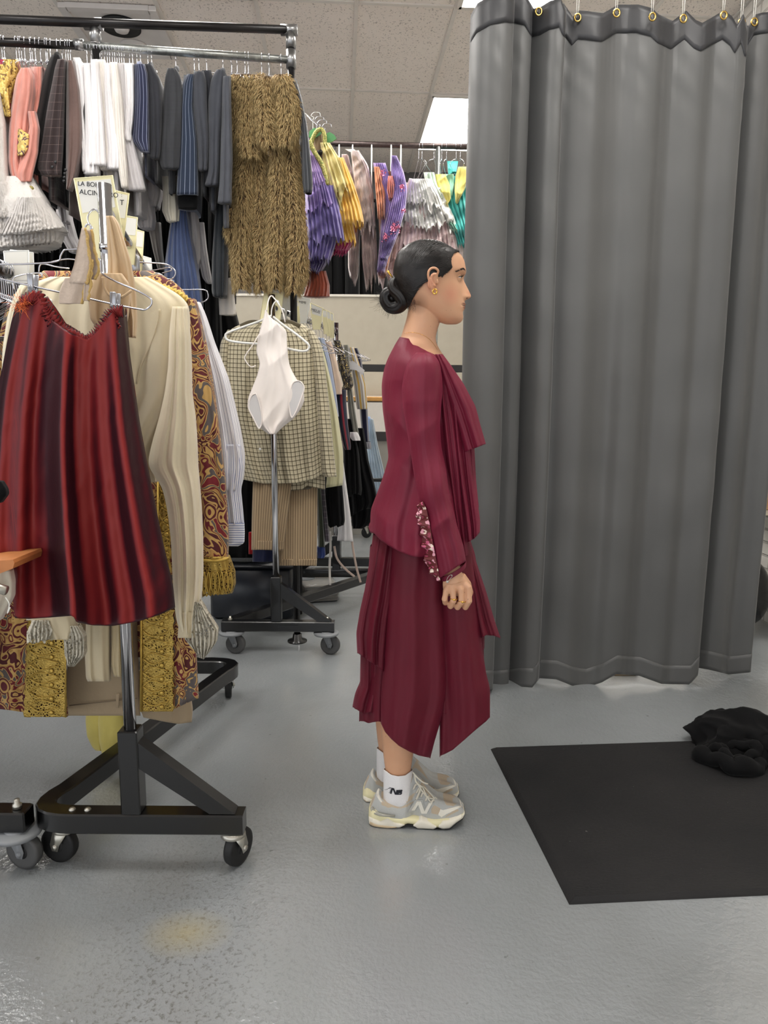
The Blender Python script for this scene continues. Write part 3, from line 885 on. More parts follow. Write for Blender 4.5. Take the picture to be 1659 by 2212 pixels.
wq = G(783, 1162); f = MB(); f.box((wq[0] - .35, wq[1], .14), (.85, .05, .05)); f.build('base', M['blackmetal'], t, False)
castor(t, wq[0] + .02, wq[1], .115, .6, False, .05)
f = MB(); f.box((wq[0] - .35, wq[1], .9), (.05, .05, 1.5)); f.build('post', M['blackmetal'], t, False)
# left part: rail stub behind the checked shirt
f = MB()
# ================================================================== garments
def T(name, loc, label, cat, group=None):
    return empty(name, loc, label, cat, group)
def jag(u0, u1, v, a, n, seed=0, scal=False):
    rs = np.random.RandomState(seed); out = []
    xs = np.linspace(u0, u1, n * 2 + 1)
    for i, x in enumerate(xs):
        if scal: out.append((x, (v(x) if callable(v) else v) - (a if i % 2 == 0 else 0)))
        else: out.append((x, (v(x) if callable(v) else v) + rs.uniform(-a, a)))
    return out
def sc(rows, dl=0, dr=0, dv=0):
    return [(r[0] + dv, r[1] + dl, r[2] + dr) + tuple(r[3:]) for r in rows]

# ---- wire hangers over the rails
def hanger_mesh(span=.2, drop=.075, closed=True):
    f = MB()
    hook = [(0, -.016, -.012), (0, -.0185, .004), (0, -.010, .017), (0, .004, .0195), (0, .016, .011), (0, .0175, -.004), (0, .010, -.018), (0, 0, -.034), (0, 0, -drop)]
    f.tube(bez(hook, 4), .0014, 6)
    f.tube([(0, .002, -drop + .012), (0, .002, -drop - .004)], .003, 6)
    if closed:
        f.tube(bez([(0, 0, -drop), (0, -span * .6, -drop - .045), (0, -span, -drop - .085), (0, -span * .97, -drop - .10), (0, 0, -drop - .10), (0, span * .97, -drop - .10), (0, span, -drop - .085), (0, span * .6, -drop - .045), (0, 0, -drop)], 4), .0014, 6)
    o = f.build('wire_hanger', M['wire'], None)
    return o
HG = hanger_mesh()
_first = [True]
def hanger(p, rot=0.0, label=None, group=None, mat=None, tiltx=0.0):
    if _first[0]:
        o = HG; _first[0] = False
    else:
        o = HG.copy(); COL.objects.link(o)
    o.location = tuple(float(c) for c in p); o.rotation_euler = (tiltx, 0, rot)
    tag(o, label, 'hanger', group)
    return o
rs0 = np.random.RandomState(12)
RAIL_ANG = math.atan2(YB - YA, float(W(630, 130, YB)[0] - W(0, 90, YA)[0]))
def railpt(u):
    return W(u, 90 + u / 630.0 * 40 - (2 if u < 170 else 0), Yrail(u)) + np.array([0, 0, .012 - .012])
groups = [([3, 8, 34, 40, 45, 52, 64, 68, 75], 'bare wire hangers bunched above the salmon velvet coats', 'hangers above the velvet coats'),
          ([86, 98, 101, 108, 122, 133, 141, 146, 151], 'thin wire hanger hooked on the black pipe above dark suit jackets', 'hangers above the brown jackets'),
          ([187, 196, 203, 211, 218, 225, 231, 236, 242, 247, 252, 257, 262, 267], 'thin wire hanger in the dense row above the white shirts', 'hangers above the white shirts'),
          ([279, 286, 295, 303, 319, 327], 'thin wire hanger above the navy pinstripe jackets', 'hangers above the navy jackets'),
          ([379, 419, 429, 446, 481], 'thin wire hanger on the galvanised rail above charcoal coats', 'hangers above the charcoal coats'),
          ([500, 512, 529, 536, 565, 581, 607, 622], 'thin wire hanger on the galvanised rail above the fur costume', 'hangers above the fur costume')]
for us, lb, gr in groups:
    for u in us:
        hanger(railpt(u), RAIL_ANG + rs0.uniform(-.16, .16), lb, gr)

# ---- colours
m_salmon = cloth('salmon_velvet', (198, 132, 118), .6, .4, .2, .5, 30)
m_lace = cloth('white_eyelet', (206, 201, 196), .9, .25, .05, .9, 130)
m_suitblack = cloth('black_suiting', (20, 18, 18), .9, .1)
m_brown = cloth('brown_suiting', (98, 78, 72), .85, .3)
m_window = checked('windowpane_brown', (52, 42, 42), (112, 96, 92), .036, .0016)
m_white = cloth('white_cotton', (226, 223, 223), .85, .2, .04, .35, 50)
m_white2 = cloth('off_white_cotton', (222, 216, 208), .85, .2, .05, .35, 50)
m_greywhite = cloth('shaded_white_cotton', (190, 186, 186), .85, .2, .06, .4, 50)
m_navypin = striped('navy_pinstripe', (38, 42, 66), (140, 146, 170), .015, .0016)
m_navypin2 = striped('blue_pinstripe', (32, 42, 60), (132, 142, 160), .017, .0015)
m_char = cloth('charcoal_wool', (44, 45, 50), .9, .15, .1, .3)
m_grey = cloth('slate_grey_wool', (70, 72, 78), .9, .15, .1, .3)
m_grey2 = cloth('mid_grey_wool', (58, 60, 66), .9, .15, .1, .3)
m_darkrib = striped('ribbed_charcoal', (42, 43, 47), (58, 59, 62), .006, .003, vert=False)
m_blk2 = cloth('black_cloth', (8, 8, 9), .95, .04, .2, .4, 40)
m_leather = striped('black_striped_satin', (44, 46, 50), (92, 94, 98), .012, .002, rough=.45)
m_goldb = None

def gold_brocade(name, base=(196, 165, 84), dark=(110, 80, 40), scale=70, red=(150, 40, 70)):
    m = NT(name); o = m.obj()
    f = m.noise(scale, 3, o, 1.2)
    c = m.ramp(f, [(0, lin(dark)), (.42, lin(base)), (.58, lin((226, 204, 130))), (.66, lin(base))], True)
    v = m.n('ShaderNodeTexVoronoi'); v.inputs['Scale'].default_value = scale * .25; m.l(o, v.inputs['Vector'])
    c = m.mix(m.math('LESS_THAN', v.outputs['Distance'], .22), c, lin(red))
    m.l(c, m.b.inputs['Base Color']); m.set(Roughness=.45, Metallic=.35); m.bump(f, .6, .004); return m.m
m_goldb = gold_brocade('gold_brocade')

def hung(name, label, cat, u, parts, group=None, dY=0.0, v=None):
    """parts: (part name, rows, forward offset, half depth, material, options)"""
    Y0 = Yrail(u) + dY
    p = railpt(u); t = T(name, (p[0], Y0, p[2] - .03), label, cat, group)
    for i, (pn, rows, fo, th, mt, op) in enumerate(parts):
        op = dict(op)
        drape(pn, rows, Y0 - fo, th, mt, t, **op)
    return t
def jacket(name, label, cat, u, rows, mat, group=None, body=None, dY=0, buttons=None, folds=1.5, seed=0, cuff=None, collar=None, bd=.17):
    bl, br = body if body else (3, 3)
    brows = [(rows[0][0] + 2, rows[0][1] + 1, rows[0][2] - 1)] + [(r[0], r[1] + (r[2] - r[1]) * .28 + bl, r[2] - (r[2] - r[1]) * .28 + br) for r in rows[1:]]
    brows.append((rows[-1][0] + 55, brows[-1][1] + 1, brows[-1][2] + 1))
    t = hung(name, label, cat, u, [('body', brows, 0, bd, mat, dict(n=40, nr=28, folds=folds, amp=.006, seed=seed + 1)),
                                   ('sleeve', rows, .20, .034, mat, dict(n=52, nr=44, folds=folds * 1.3, amp=.0055, seed=seed, wr=.0035, wf=24))], group, dY)
    Y0 = Yrail(u) + dY
    if collar:
        f = MB(); (cu, cv) = collar
        f.tube([W(cu - 4, cv + 8, Y0 - .10), W(cu, cv, Y0 - .05), W(cu + 3, cv - 1, Y0), W(cu, cv + 2, Y0 + .06)], [.010, .013, .013, .01], 10, flat=.7); f.build('collar', mat, t)
    if buttons:
        f = MB()
        for (bu, bv) in buttons:
            f.lathe(W(bu, bv, Y0 - .2) + np.array([0, -.037, 0]), [(.0045, -.002), (.006, 0), (.006, .002), (.004, .003)], 'Y', 12)
            f.build('button', M['blackwire'] if cat != 'jacket2' else M['brass'], t); f = MB()
    return t
# --- tall rack, left to right
hung('bodice', 'ornate gold and crimson jewelled bodice at the far left end of the tall rack', 'costume', 10,
     [('body', [(128, -30, 38), (150, -30, 43), (175, -30, 38), (205, -30, 26), (235, -30, 24), (252, 2, 22)], .12, .05, m_goldb, dict(n=40, nr=30, folds=2, amp=.008)),
      ('strap', [(190, 5, 18), (215, 8, 20), (252, 14, 24)], .19, .008, m_goldb, dict(n=16, nr=14, folds=1, amp=.002))])
hung('petticoat', 'white cotton petticoat with scalloped frills, leftmost on the tall rack', 'skirt', -10,
     [('body', [(200, -60, 2), (270, -60, 14), (340, -60, 18), (400, -60, 22)], .14, .10, m_lace, dict(n=50, nr=40, folds=5, amp=.008, seed=2)),
      ('frill', [(392, -60, 20), (430, -60, 30), (466, -60, 38)], .15, .12, m_lace, dict(n=110, nr=26, folds=15, amp=.010, seed=3, hem=jag(-60, 42, 470, 4, 11, 1, True), hemwave=.003)),
      ('frill', [(455, -60, 34), (485, -60, 38), (503, -60, 40)], .13, .12, m_lace, dict(n=110, nr=20, folds=14, amp=.009, seed=4, hem=jag(-60, 42, 506, 4, 11, 1, True)))])
wl = lambda v0, k: (lambda x: v0 + (x) * k)
t = hung('petticoat', 'wide white eyelet petticoat with tiered scalloped frills flaring to the right', 'skirt', 60,
     [('body', [(380, -6, 70, .6), (430, -30, 98), (470, -60, 112)], .17, .13, m_lace, dict(n=70, nr=30, folds=6, amp=.008, seed=6)),
      ('frill', [(425, 30, 88), (455, 10, 112), (490, -10, 136)], .19, .15, m_lace, dict(n=160, nr=26, folds=18, amp=.009, seed=7, hem=jag(-10, 136, wl(510, -.12), 4, 17, 2, True), hemwave=.002)),
      ('frill', [(470, -20, 120), (510, -30, 130), (535, -30, 122)], .16, .14, m_lace, dict(n=160, nr=22, folds=18, amp=.009, seed=8, hem=jag(-30, 126, wl(536, -.1), 4, 16, 3, True))),
      ('frill', [(500, 10, 112), (540, 14, 116)], .13, .12, m_lace, dict(n=130, nr=18, folds=15, amp=.009, seed=9, hem=jag(10, 118, wl(542, -.12), 4, 12, 3, True)))])
def puff(rows, k=6, a=4):
    out = []
    R = np.array([r[:3] for r in rows], float)
    for i, v in enumerate(np.linspace(R[0, 0], R[-1, 0], 40)):
        w = a * math.sin(i * k / 6.0)
        out.append((v, np.interp(v, R[:, 0], R[:, 1]) - w * .5, np.interp(v, R[:, 0], R[:, 2]) + w * .5))
    return out
t = hung('velvet_coat', 'salmon pink velvet coat with puffed sleeve and jewelled gold panel', 'coat', 52,
     [('body', [(150, 40, 70), (190, 34, 84), (260, 26, 84), (330, 26, 78), (400, 40, 80)], 0, .15, m_salmon, dict(n=40, nr=30, folds=3, amp=.01)),
      ('sleeve', [(146, 46, 64), (165, 36, 74), (200, 30, 76), (250, 22, 70), (300, 19, 66), (350, 19, 58), (380, 24, 62), (396, 36, 60)], .19, .05, m_salmon, dict(n=70, nr=70, folds=3, amp=.009, seed=14, wr=.006, wf=26)),
      ('sleeve', [(240, 60, 76), (275, 64, 84), (330, 52, 82), (375, 32, 72), (392, 38, 68)], .23, .03, m_salmon, dict(n=50, nr=50, folds=2, amp=.006, seed=15, wr=.006, wf=26)),
      ('panel', [(278, 39, 44), (290, 38, 64), (320, 37, 62), (336, 38, 52)], .245, .012, gold_brocade('jewelled_panel', (198, 170, 96), (88, 60, 70), 60), dict(n=24, nr=20, folds=1, amp=.002)),
      ('cuff', [(392, 34, 64), (402, 40, 74), (418, 50, 78)], .22, .02, m_goldb, dict(n=30, nr=16, folds=3, amp=.004))])
f = MB(); 
for (u, v) in ((38, 397), (67, 408)): 
    f = MB(); f.ell(W(u, v, Yrail(52) - .24), (.012, .012, .012), nu=14, nv=10); f.build('button', gold_brocade('moss_button', (150, 140, 80), (80, 70, 40), 200), t)
hung('velvet_coat', 'second salmon velvet coat behind, its narrow right sleeve against the black coat', 'coat', 84,
     [('body', [(144, 66, 94), (180, 64, 94), (250, 62, 88), (330, 58, 84), (400, 60, 90)], .03, .14, m_salmon, dict(n=40, nr=30, folds=3, amp=.01, seed=4)),
      ('sleeve', [(144, 74, 92), (180, 74, 92), (220, 66, 88), (262, 64, 78)], .17, .03, m_salmon, dict(n=40, nr=40, folds=2, amp=.005, seed=5, wr=.004))])
jacket('suit_jacket', 'plain black suit jacket beside the salmon velvet coats', 'jacket', 118, [(118, 113, 130), (135, 104, 135), (170, 93, 130), (230, 82, 118), (290, 73, 104), (340, 65, 98), (362, 62, 96), (374, 68, 94)], m_suitblack, seed=3, collar=(122, 120))
jacket('suit_jacket', 'dark brown windowpane check suit jacket with two cuff buttons', 'jacket', 132, [(128, 124, 142), (145, 118, 142), (180, 112, 140), (240, 101, 138), (300, 91, 136), (350, 81, 134), (368, 79, 132), (378, 90, 132)], m_window, seed=5, dY=-.03, buttons=[(128.5, 356.5), (122, 367)])
jacket('suit_jacket', 'black suit jacket squeezed between check jacket and brown jacket', 'jacket', 138, [(134, 136, 148), (200, 137, 148), (280, 136, 148), (340, 134, 146), (390, 133, 144)], m_blk2, seed=8, dY=.02)
jacket('suit_jacket', 'mid-brown suit jacket with four cuff buttons beside the white shirts', 'jacket', 153, [(130, 146, 157), (148, 144, 163), (190, 143, 172), (250, 143, 177), (320, 143, 178), (380, 143, 165), (409, 143, 150)], m_brown, seed=9, dY=-.02, buttons=[(150, 373), (148.5, 381), (147.5, 389), (146.5, 397)])
# white shirts
ws = [(162, [(124, 158, 172), (160, 162, 182), (220, 168, 186), (240, 170, 180), (300, 172, 186), (370, 178, 188)], m_white, 'white shirt with hanging cuff next to the brown jacket'),
      (188, [(136, 180, 196), (200, 182, 200), (260, 184, 204), (330, 182, 212), (375, 180, 214)], m_white, 'white shirt, second after the brown jacket, with long pale sleeve'),
      (203, [(128, 196, 210), (180, 196, 216), (250, 192, 222), (320, 186, 226), (356, 188, 228)], m_white, 'white shirt with wide sleeve in the middle of the white row'),
      (222, [(128, 210, 226), (190, 212, 232), (260, 208, 234), (330, 204, 242), (365, 214, 230)], m_white2, 'soft white shirt behind the wide-sleeved one'),
      (236, [(136, 222, 240), (200, 224, 246), (260, 226, 256), (320, 232, 266), (350, 230, 268), (364, 230, 268)], m_white, 'white dress shirt with buttoned cuff showing low in the white row'),
      (250, [(134, 238, 252), (200, 240, 262), (280, 244, 268), (360, 254, 274), (405, 262, 276)], m_white2, 'off-white shirt with narrow long sleeve right of the buttoned cuff'),
      (262, [(136, 250, 268), (200, 252, 276), (280, 258, 284), (350, 268, 300), (410, 276, 314)], m_greywhite, 'white shirt with long open tail hanging to the right'),
      (278, [(136, 266, 288), (170, 268, 290), (230, 272, 290), (262, 270, 288), (290, 268, 284), (304, 272, 284)], m_white, 'white shirt last in the white row, short cuff against navy pinstripe')]
for i, (u, rows, mt, lb) in enumerate(ws):
    jacket('white_shirt', lb, 'shirt', u, rows, mt, 'white shirts on the tall rack', dY=-.02 * (i % 3), folds=3, seed=30 + i, bd=.16, body=(2, 2))
jacket('suit_jacket', 'navy jacket with pale pinstripes beside the white shirts', 'jacket', 300, [(138, 290, 312), (160, 289, 320), (210, 290, 322), (260, 287, 322), (302, 283, 322), (326, 302, 322)], m_navypin, seed=51, dY=-.02, collar=(300, 140))
jacket('suit_jacket', 'charcoal jacket just right of the navy pinstripe one', 'jacket', 318, [(138, 312, 328), (170, 315, 345), (220, 318, 350), (280, 320, 348), (325, 324, 346), (342, 326, 342)], m_char, seed=53, collar=(324, 142))
jacket('suit_jacket', 'ribbed charcoal jacket with frayed cuff standing alone on the rail', 'jacket', 379, [(147, 362, 380), (165, 357, 390), (210, 352, 394), (270, 349, 392), (320, 346, 390), (355, 345, 388), (364, 350, 386)], m_darkrib, seed=55, collar=(380, 150))
hung('suit_jacket', 'dark blue pinstripe frock coat with broad stripes, wide cuff', 'jacket', 408, [
     ('body', [(162, 398, 420), (200, 392, 424), (300, 384, 428), (440, 384, 426), (452, 384, 424)], 0, .17, m_navypin2, dict(n=44, nr=30, folds=2, amp=.006, seed=7)),
     ('sleeve', [(160, 404, 420), (180, 394, 420), (230, 390, 418), (300, 388, 426), (360, 384, 428), (420, 381, 428)], .2, .035, m_navypin2, dict(n=44, nr=40, folds=1.5, amp=.004, seed=8, wr=.002)),
     ('lining', [(418, 383, 427), (440, 383, 427), (450, 386, 425)], .17, .03, m_blk2, dict(n=30, nr=10, folds=1, amp=.002))])
jacket('suit_jacket', 'mid-grey suit jacket right of the blue pinstripe coat', 'jacket', 430, [(154, 420, 440), (175, 412, 446), (230, 416, 448), (300, 426, 452), (350, 428, 450), (368, 428, 448)], m_grey2, seed=61, dY=-.01)
jacket('suit_jacket', 'charcoal grey suit jacket with broad shoulder in the grey group', 'jacket', 450, [(152, 436, 456), (180, 440, 458), (250, 446, 460), (330, 448, 470), (370, 440, 470), (392, 440, 468)], m_char, seed=63, dY=.02)
jacket('suit_jacket', 'slate grey suit jacket with raised collar before the fur costume', 'jacket', 474, [(150, 468, 486), (170, 456, 488), (220, 450, 484), (300, 450, 476), (370, 450, 474), (400, 442, 472)], m_grey2, seed=65, dY=-.03, collar=(480, 154))
jacket('suit_jacket', 'pale slate jacket with long sleeve touching the fur costume', 'jacket', 488, [(164, 482, 498), (190, 480, 498), (260, 478, 500), (340, 476, 502), (400, 474, 500), (438, 470, 500)], m_grey, seed=67, dY=-.05)

# ---- fur costume
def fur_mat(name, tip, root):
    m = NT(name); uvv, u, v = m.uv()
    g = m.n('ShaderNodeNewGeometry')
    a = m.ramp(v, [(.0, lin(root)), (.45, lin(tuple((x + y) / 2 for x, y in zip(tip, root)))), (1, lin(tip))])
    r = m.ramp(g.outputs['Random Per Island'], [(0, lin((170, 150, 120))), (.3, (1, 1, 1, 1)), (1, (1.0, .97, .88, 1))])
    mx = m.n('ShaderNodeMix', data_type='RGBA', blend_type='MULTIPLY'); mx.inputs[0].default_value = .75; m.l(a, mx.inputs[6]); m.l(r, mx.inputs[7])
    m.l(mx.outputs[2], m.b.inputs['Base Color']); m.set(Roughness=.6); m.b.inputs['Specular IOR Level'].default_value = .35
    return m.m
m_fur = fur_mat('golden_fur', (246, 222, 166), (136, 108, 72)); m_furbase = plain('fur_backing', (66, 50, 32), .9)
def add_fur(base, n, L, parent, seed=0, droop=.8, r=.0017, only_front=True, spread=.5):
    me = base.data; rs = np.random.RandomState(seed)
    V = np.array([v.co for v in me.vertices]); F = [p.vertices[:] for p in me.polygons if len(p.vertices) == 4]
    F = np.array(F); A, B_, C, D = (V[F[:, i]] for i in range(4))
    nn = np.cross(B_ - A, D - A); ar = np.linalg.norm(nn, axis=1); nn = nn / (ar[:, None] + 1e-12)
    # outward: away from the axis of the tube
    cen = V.mean(0)
    w = ar * (1.0 if not only_front else np.where((nn[:, 1] < .35), 1, .02))
    flip = 1.0
    idx = rs.choice(len(F), n, p=w / w.sum())
    a, b_ = rs.uniform(size=(2, n, 1))
    P = A[idx] * (1 - a) * (1 - b_) + B_[idx] * a * (1 - b_) + C[idx] * a * b_ + D[idx] * (1 - a) * b_
    N = nn[idx]
    dirn = N * .55 + np.array([0, 0, -1]) * droop + rs.normal(size=(n, 3)) * spread * .45 + (.35 * nz(P, 22, seed + 1))[:, None] * np.array([1, 0, 0])
    dirn /= np.linalg.norm(dirn, axis=1)[:, None]
    ln = L * rs.uniform(.55, 1.25, (n, 1))
    mid = P + dirn * ln * .5 + N * ln * .12; tipp = P + dirn * ln + np.array([0, 0, -1]) * ln * .15
    side = np.cross(dirn, [0, -1, 0]); side /= (np.linalg.norm(side, axis=1)[:, None] + 1e-9)
    s2 = np.cross(dirn, side)
    mb = MB(); verts = np.empty((n, 7, 3))
    for j, (ang) in enumerate((0, 2 * PI / 3, 4 * PI / 3)):
        o = (side * math.cos(ang) + s2 * math.sin(ang)) * r
        verts[:, j] = P + o; verts[:, 3 + j] = mid + o * .8
    verts[:, 6] = tipp
    f1 = [(0, 1, 4, 3), (1, 2, 5, 4), (2, 0, 3, 5)]; f2 = [(3, 4, 6), (4, 5, 6), (5, 3, 6)]
    mb.v = verts.reshape(-1, 3).tolist(); fs = []; uv = []
    for i in range(n):
        o = i * 7
        for q in f1: fs.append(tuple(o + k for k in q)); uv.append([(0, 0), (0, 0), (0, .5), (0, .5)])
        for q in f2: fs.append(tuple(o + k for k in q)); uv.append([(0, .5), (0, .5), (0, 1)])
    mb.f = fs; mb.uv = uv; mb.mi = [0] * len(fs); mb.hasuv = True
    o = mb.build('fur', m_fur, None); 
    o.parent = base; o.location = (0, 0, 0)
    tag(o, kind='stuff')
    return o
YFUR = Yrail(570)
FUR = T('fur_costume', (float(W(570, 160, YFUR)[0]), YFUR, 2.7), 'shaggy golden-brown faux fur costume with dangling legs on the tall rack', 'costume')
furp = [('body', [(160, 500, 560), (180, 498, 590), (240, 494, 592), (290, 494, 560), (335, 520, 556)], .16, .05, 3200, 71),
        ('sleeve', [(164, 556, 586), (200, 556, 588), (260, 552, 590), (300, 558, 588), (312, 574, 590)], .20, .04, 1800, 72),
        ('sleeve', [(160, 590, 618), (180, 592, 634), (240, 596, 648), (280, 598, 644), (310, 608, 628)], .18, .05, 2400, 73),
        ('leg', [(300, 508, 545), (380, 508, 544), (460, 503, 544), (520, 500, 542), (580, 500, 540), (622, 505, 534)], .12, .045, 3400, 74),
        ('leg', [(320, 546, 574), (400, 547, 574), (480, 545, 574), (560, 546, 576), (625, 552, 572)], .10, .04, 2800, 75),
        ('leg', [(300, 584, 612), (380, 584, 610), (460, 580, 612), (540, 576, 612), (590, 576, 608), (622, 584, 602)], .13, .045, 3200, 76),
        ('leg', [(300, 612, 642), (380, 612, 644), (440, 616, 652), (500, 614, 660), (560, 618, 664), (600, 616, 658), (630, 622, 644)], .10, .05, 3200, 77),
        ('paw', [(448, 494, 508), (470, 488, 508), (500, 488, 506), (515, 494, 502)], .14, .03, 500, 78)]
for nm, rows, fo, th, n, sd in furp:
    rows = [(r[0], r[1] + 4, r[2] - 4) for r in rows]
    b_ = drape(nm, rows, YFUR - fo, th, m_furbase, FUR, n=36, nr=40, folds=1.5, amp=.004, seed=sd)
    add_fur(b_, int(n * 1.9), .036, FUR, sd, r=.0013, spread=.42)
hung('frock_coat', 'long black striped satin sleeve of a coat at the right end of the tall rack', 'coat', 628, [
     ('body', [(170, 622, 640), (240, 640, 652), (330, 648, 662), (400, 650, 668)], .02, .12, m_leather, dict(n=36, nr=30, folds=2, amp=.005)),
     ('sleeve', [(176, 628, 642), (210, 640, 652), (260, 648, 662), (310, 652, 668), (360, 652, 673), (400, 654, 676), (415, 656, 674)], .21, .03, m_leather, dict(n=40, nr=40, folds=1, amp=.003, seed=3)),
     ('lining', [(402, 655, 675), (418, 660, 673)], .20, .026, m_blk2, dict(n=24, nr=6, folds=1, amp=.001))])

# ---- second, lower row behind: dark clothes, pale shirts, blue skirt
def low(name, label, cat, rows, mat, Y=3.55, th=.10, group=None, **kw):
    v0, a, b_ = rows[0][:3]; p = W((a + b_) / 2, v0, Y)
    t = T(name, p, label, cat, group)
    kw.setdefault('folds', 3); kw.setdefault('amp', .010)
    drape('cloth', rows, Y, th, mat, t, n=kw.pop('n', 48), nr=kw.pop('nr', 30), **kw)
    if p[2] < 1.94 + .2 and Y > 3.4: pass
    return t
low('satin_skirt', 'dusty blue satin skirt hanging below the dark jackets', 'skirt', [(450, 374, 404), (500, 366, 412), (560, 358, 424), (610, 354, 432), (660, 352, 438)], cloth('blue_satin', (72, 86, 122), .4, .3, .1, .2, 20), 3.42, .10, folds=6, amp=.018, seed=1, n=80)
low('bloomers', 'cream satin bloomers with gathered cuffs under the dark jackets', 'trousers', [(380, 350, 384), (420, 352, 386), (455, 350, 390), (478, 360, 388)], cloth('cream_satin', (206, 200, 184), .5, .3, .05, .3, 30), 3.36, .07, seed=3)
low('white_trousers', 'white trouser legs hanging right of the blue skirt', 'trousers', [(452, 404, 424), (500, 404, 432), (560, 404, 434), (590, 410, 426)], m_greywhite, 3.48, .05, seed=5)
low('white_shirt', 'grey-white shirt with curved hem hanging under the white shirts, left one', 'shirt', [(405, 272, 318), (440, 276, 330), (470, 290, 334), (492, 300, 330)], m_greywhite, 3.46, .08, seed=6, folds=5)
low('white_shirt', 'grey-white shirt below the navy pinstripe jacket, with looped ties', 'shirt', [(336, 306, 340), (380, 310, 350), (420, 312, 348), (446, 316, 340)], m_greywhite, 3.5, .08, seed=7, folds=5)
low('white_shirt', 'thin white shirt tail in shadow left of the divider cards', 'shirt', [(420, 120, 150), (470, 122, 152), (510, 130, 162), (545, 150, 178)], m_greywhite, 3.5, .06, seed=8, folds=3)
low('white_shirt', 'pale shirt sleeve hanging just left of the divider cards', 'shirt', [(400, 128, 140), (440, 124, 144), (480, 130, 148)], m_greywhite, 3.4, .04, seed=9, folds=2)
low('white_shirt', 'grey-white narrow garment in shadow right of the divider cards', 'shirt', [(480, 318, 346), (540, 330, 350), (580, 340, 354)], cloth('grey_cotton', (128, 122, 116), .9), 3.56, .05, seed=10)
low('dark_trousers', 'dark slate trousers hanging beside the fur costume', 'trousers', [(440, 466, 500), (500, 462, 496), (560, 458, 492), (630, 457, 490), (640, 460, 488)], cloth('dark_slate', (42, 46, 50), .8), 3.4, .07, seed=11)
low('white_trousers', 'white trouser leg with hem below the dark slate trousers', 'trousers', [(600, 470, 500), (640, 472, 506), (680, 474, 510)], m_white2, 3.5, .04, seed=12, folds=1)
low('white_blouse', 'white blouse sleeve ending low beside the far rack', 'shirt', [(480, 412, 440), (540, 424, 446), (600, 436, 456), (612, 446, 456)], m_greywhite, 3.52, .04, seed=13)
for i in range(17):
    u = 60 + i * 27
    low('black_garment', 'black garment hanging in the shadowed lower row behind the tall rack', 'clothing', [(392 + (i * 37) % 23, u - 12, u + 12), (480, u - 13, u + 13), (560, u - 13, u + 13), (640 + (i * 53) % 31, u - 12, u + 13)], m_blk2, 3.72 + .03 * (i % 3), .12, 'black garments in the lower row', seed=100 + i, folds=2.5, n=32, nr=20, amp=.014)
for i in range(11):
    u = 10 + i * 44
    low('dark_coat', 'long dark coat in the shadow behind the lower row', 'coat', [(340, u - 20, u + 20), (480, u - 21, u + 21), (640, u - 21, u + 21), (1150 if i > 8 else 860, u - 21, u + 21)], m_suitblack, 4.05, .12, 'dark coats behind', seed=140 + i, folds=3, n=32, nr=20, amp=.014)
low('black_skirt', 'very dark garment hanging low behind the white blouse sleeve', 'skirt', [(560, 440, 470), (640, 444, 474), (760, 440, 480)], m_blk2, 3.62, .08, seed=160)

# ================================================================== tutus on the far pipe rack
def tut(name, label, parts, Y=YC, cat='tutu', u=800):
    t = T(name, W(u, 316, Y), label, cat)
    for pn, rows, dY, th, mt, op in parts:
        o = dict(n=130, nr=44, folds=9, amp=.02, wr=.016, wf=34, zs=.9, hemwave=.012, caps=(True, False)); o.update(op)
        drape(pn, rows, Y - dY, th, mt, t, **o)
    return t
m_lil = sheer('lilac_tulle', (180, 150, 204), .9); m_pur = sheer('purple_tulle', (120, 106, 168), .95); m_dpur = sheer('deep_purple', (74, 58, 116), 1)
m_yel = sheer('lemon_tulle', (228, 212, 140), .92); m_amb = sheer('amber_tulle', (234, 188, 84), .95); m_pink = sheer('hot_pink', (206, 60, 120), 1)
m_dust = sheer('dusty_lilac_net', (216, 200, 196), .97); m_mauve = sheer('mauve_net', (198, 176, 170), .97)
m_blush = sheer('blush_net', (240, 216, 214), 1); m_ivory = sheer('ivory_net', (244, 240, 234), 1)
m_orange = sheer('peach_net', (220, 150, 110), .95); m_violet = sheer('violet_net', (160, 136, 202), .95)
m_teal = sheer('teal_chiffon', (80, 192, 186), .97); m_aqua = sheer('aqua_chiffon', (150, 206, 182), .95); m_lemon = sheer('lemon_petal', (226, 214, 120), .95)
m_rust = sheer('rust_chiffon', (140, 64, 40), 1)
m_green = cloth('leaf_green', (90, 150, 98), .6); m_sequin = gold_brocade('green_gold_sequins', (150, 150, 80), (80, 90, 40), 160, (120, 130, 60))
J = jag
tut('petal_skirt', 'long purple and lilac layered petal costume beside the black striped sleeve', [
    ('bodice', [(325, 664, 674), (360, 664, 688), (420, 664, 704)], .1, .07, m_lil, dict(folds=4)),
    ('layer', [(540, 655, 705), (570, 655, 705), (597, 655, 690)], .0, .12, m_dpur, dict(hem=J(655, 705, 592, 9, 6, 1))),
    ('layer', [(450, 655, 728), (520, 655, 728), (560, 655, 712)], .04, .13, m_pur, dict(hem=J(655, 728, 562, 12, 7, 2))),
    ('layer', [(400, 660, 724), (460, 660, 738), (512, 660, 745)], .07, .13, m_pur, dict(hem=J(660, 745, 520, 12, 7, 3))),
    ('layer', [(360, 660, 700), (420, 660, 716), (470, 660, 724)], .10, .13, m_violet, dict(hem=J(660, 724, 450, 16, 6, 4))),
    ('layer', [(335, 662, 682), (380, 662, 698), (418, 662, 708)], .13, .10, m_lil, dict(hem=J(662, 708, 400, 14, 5, 5)))], 4.3, 'costume', 680)
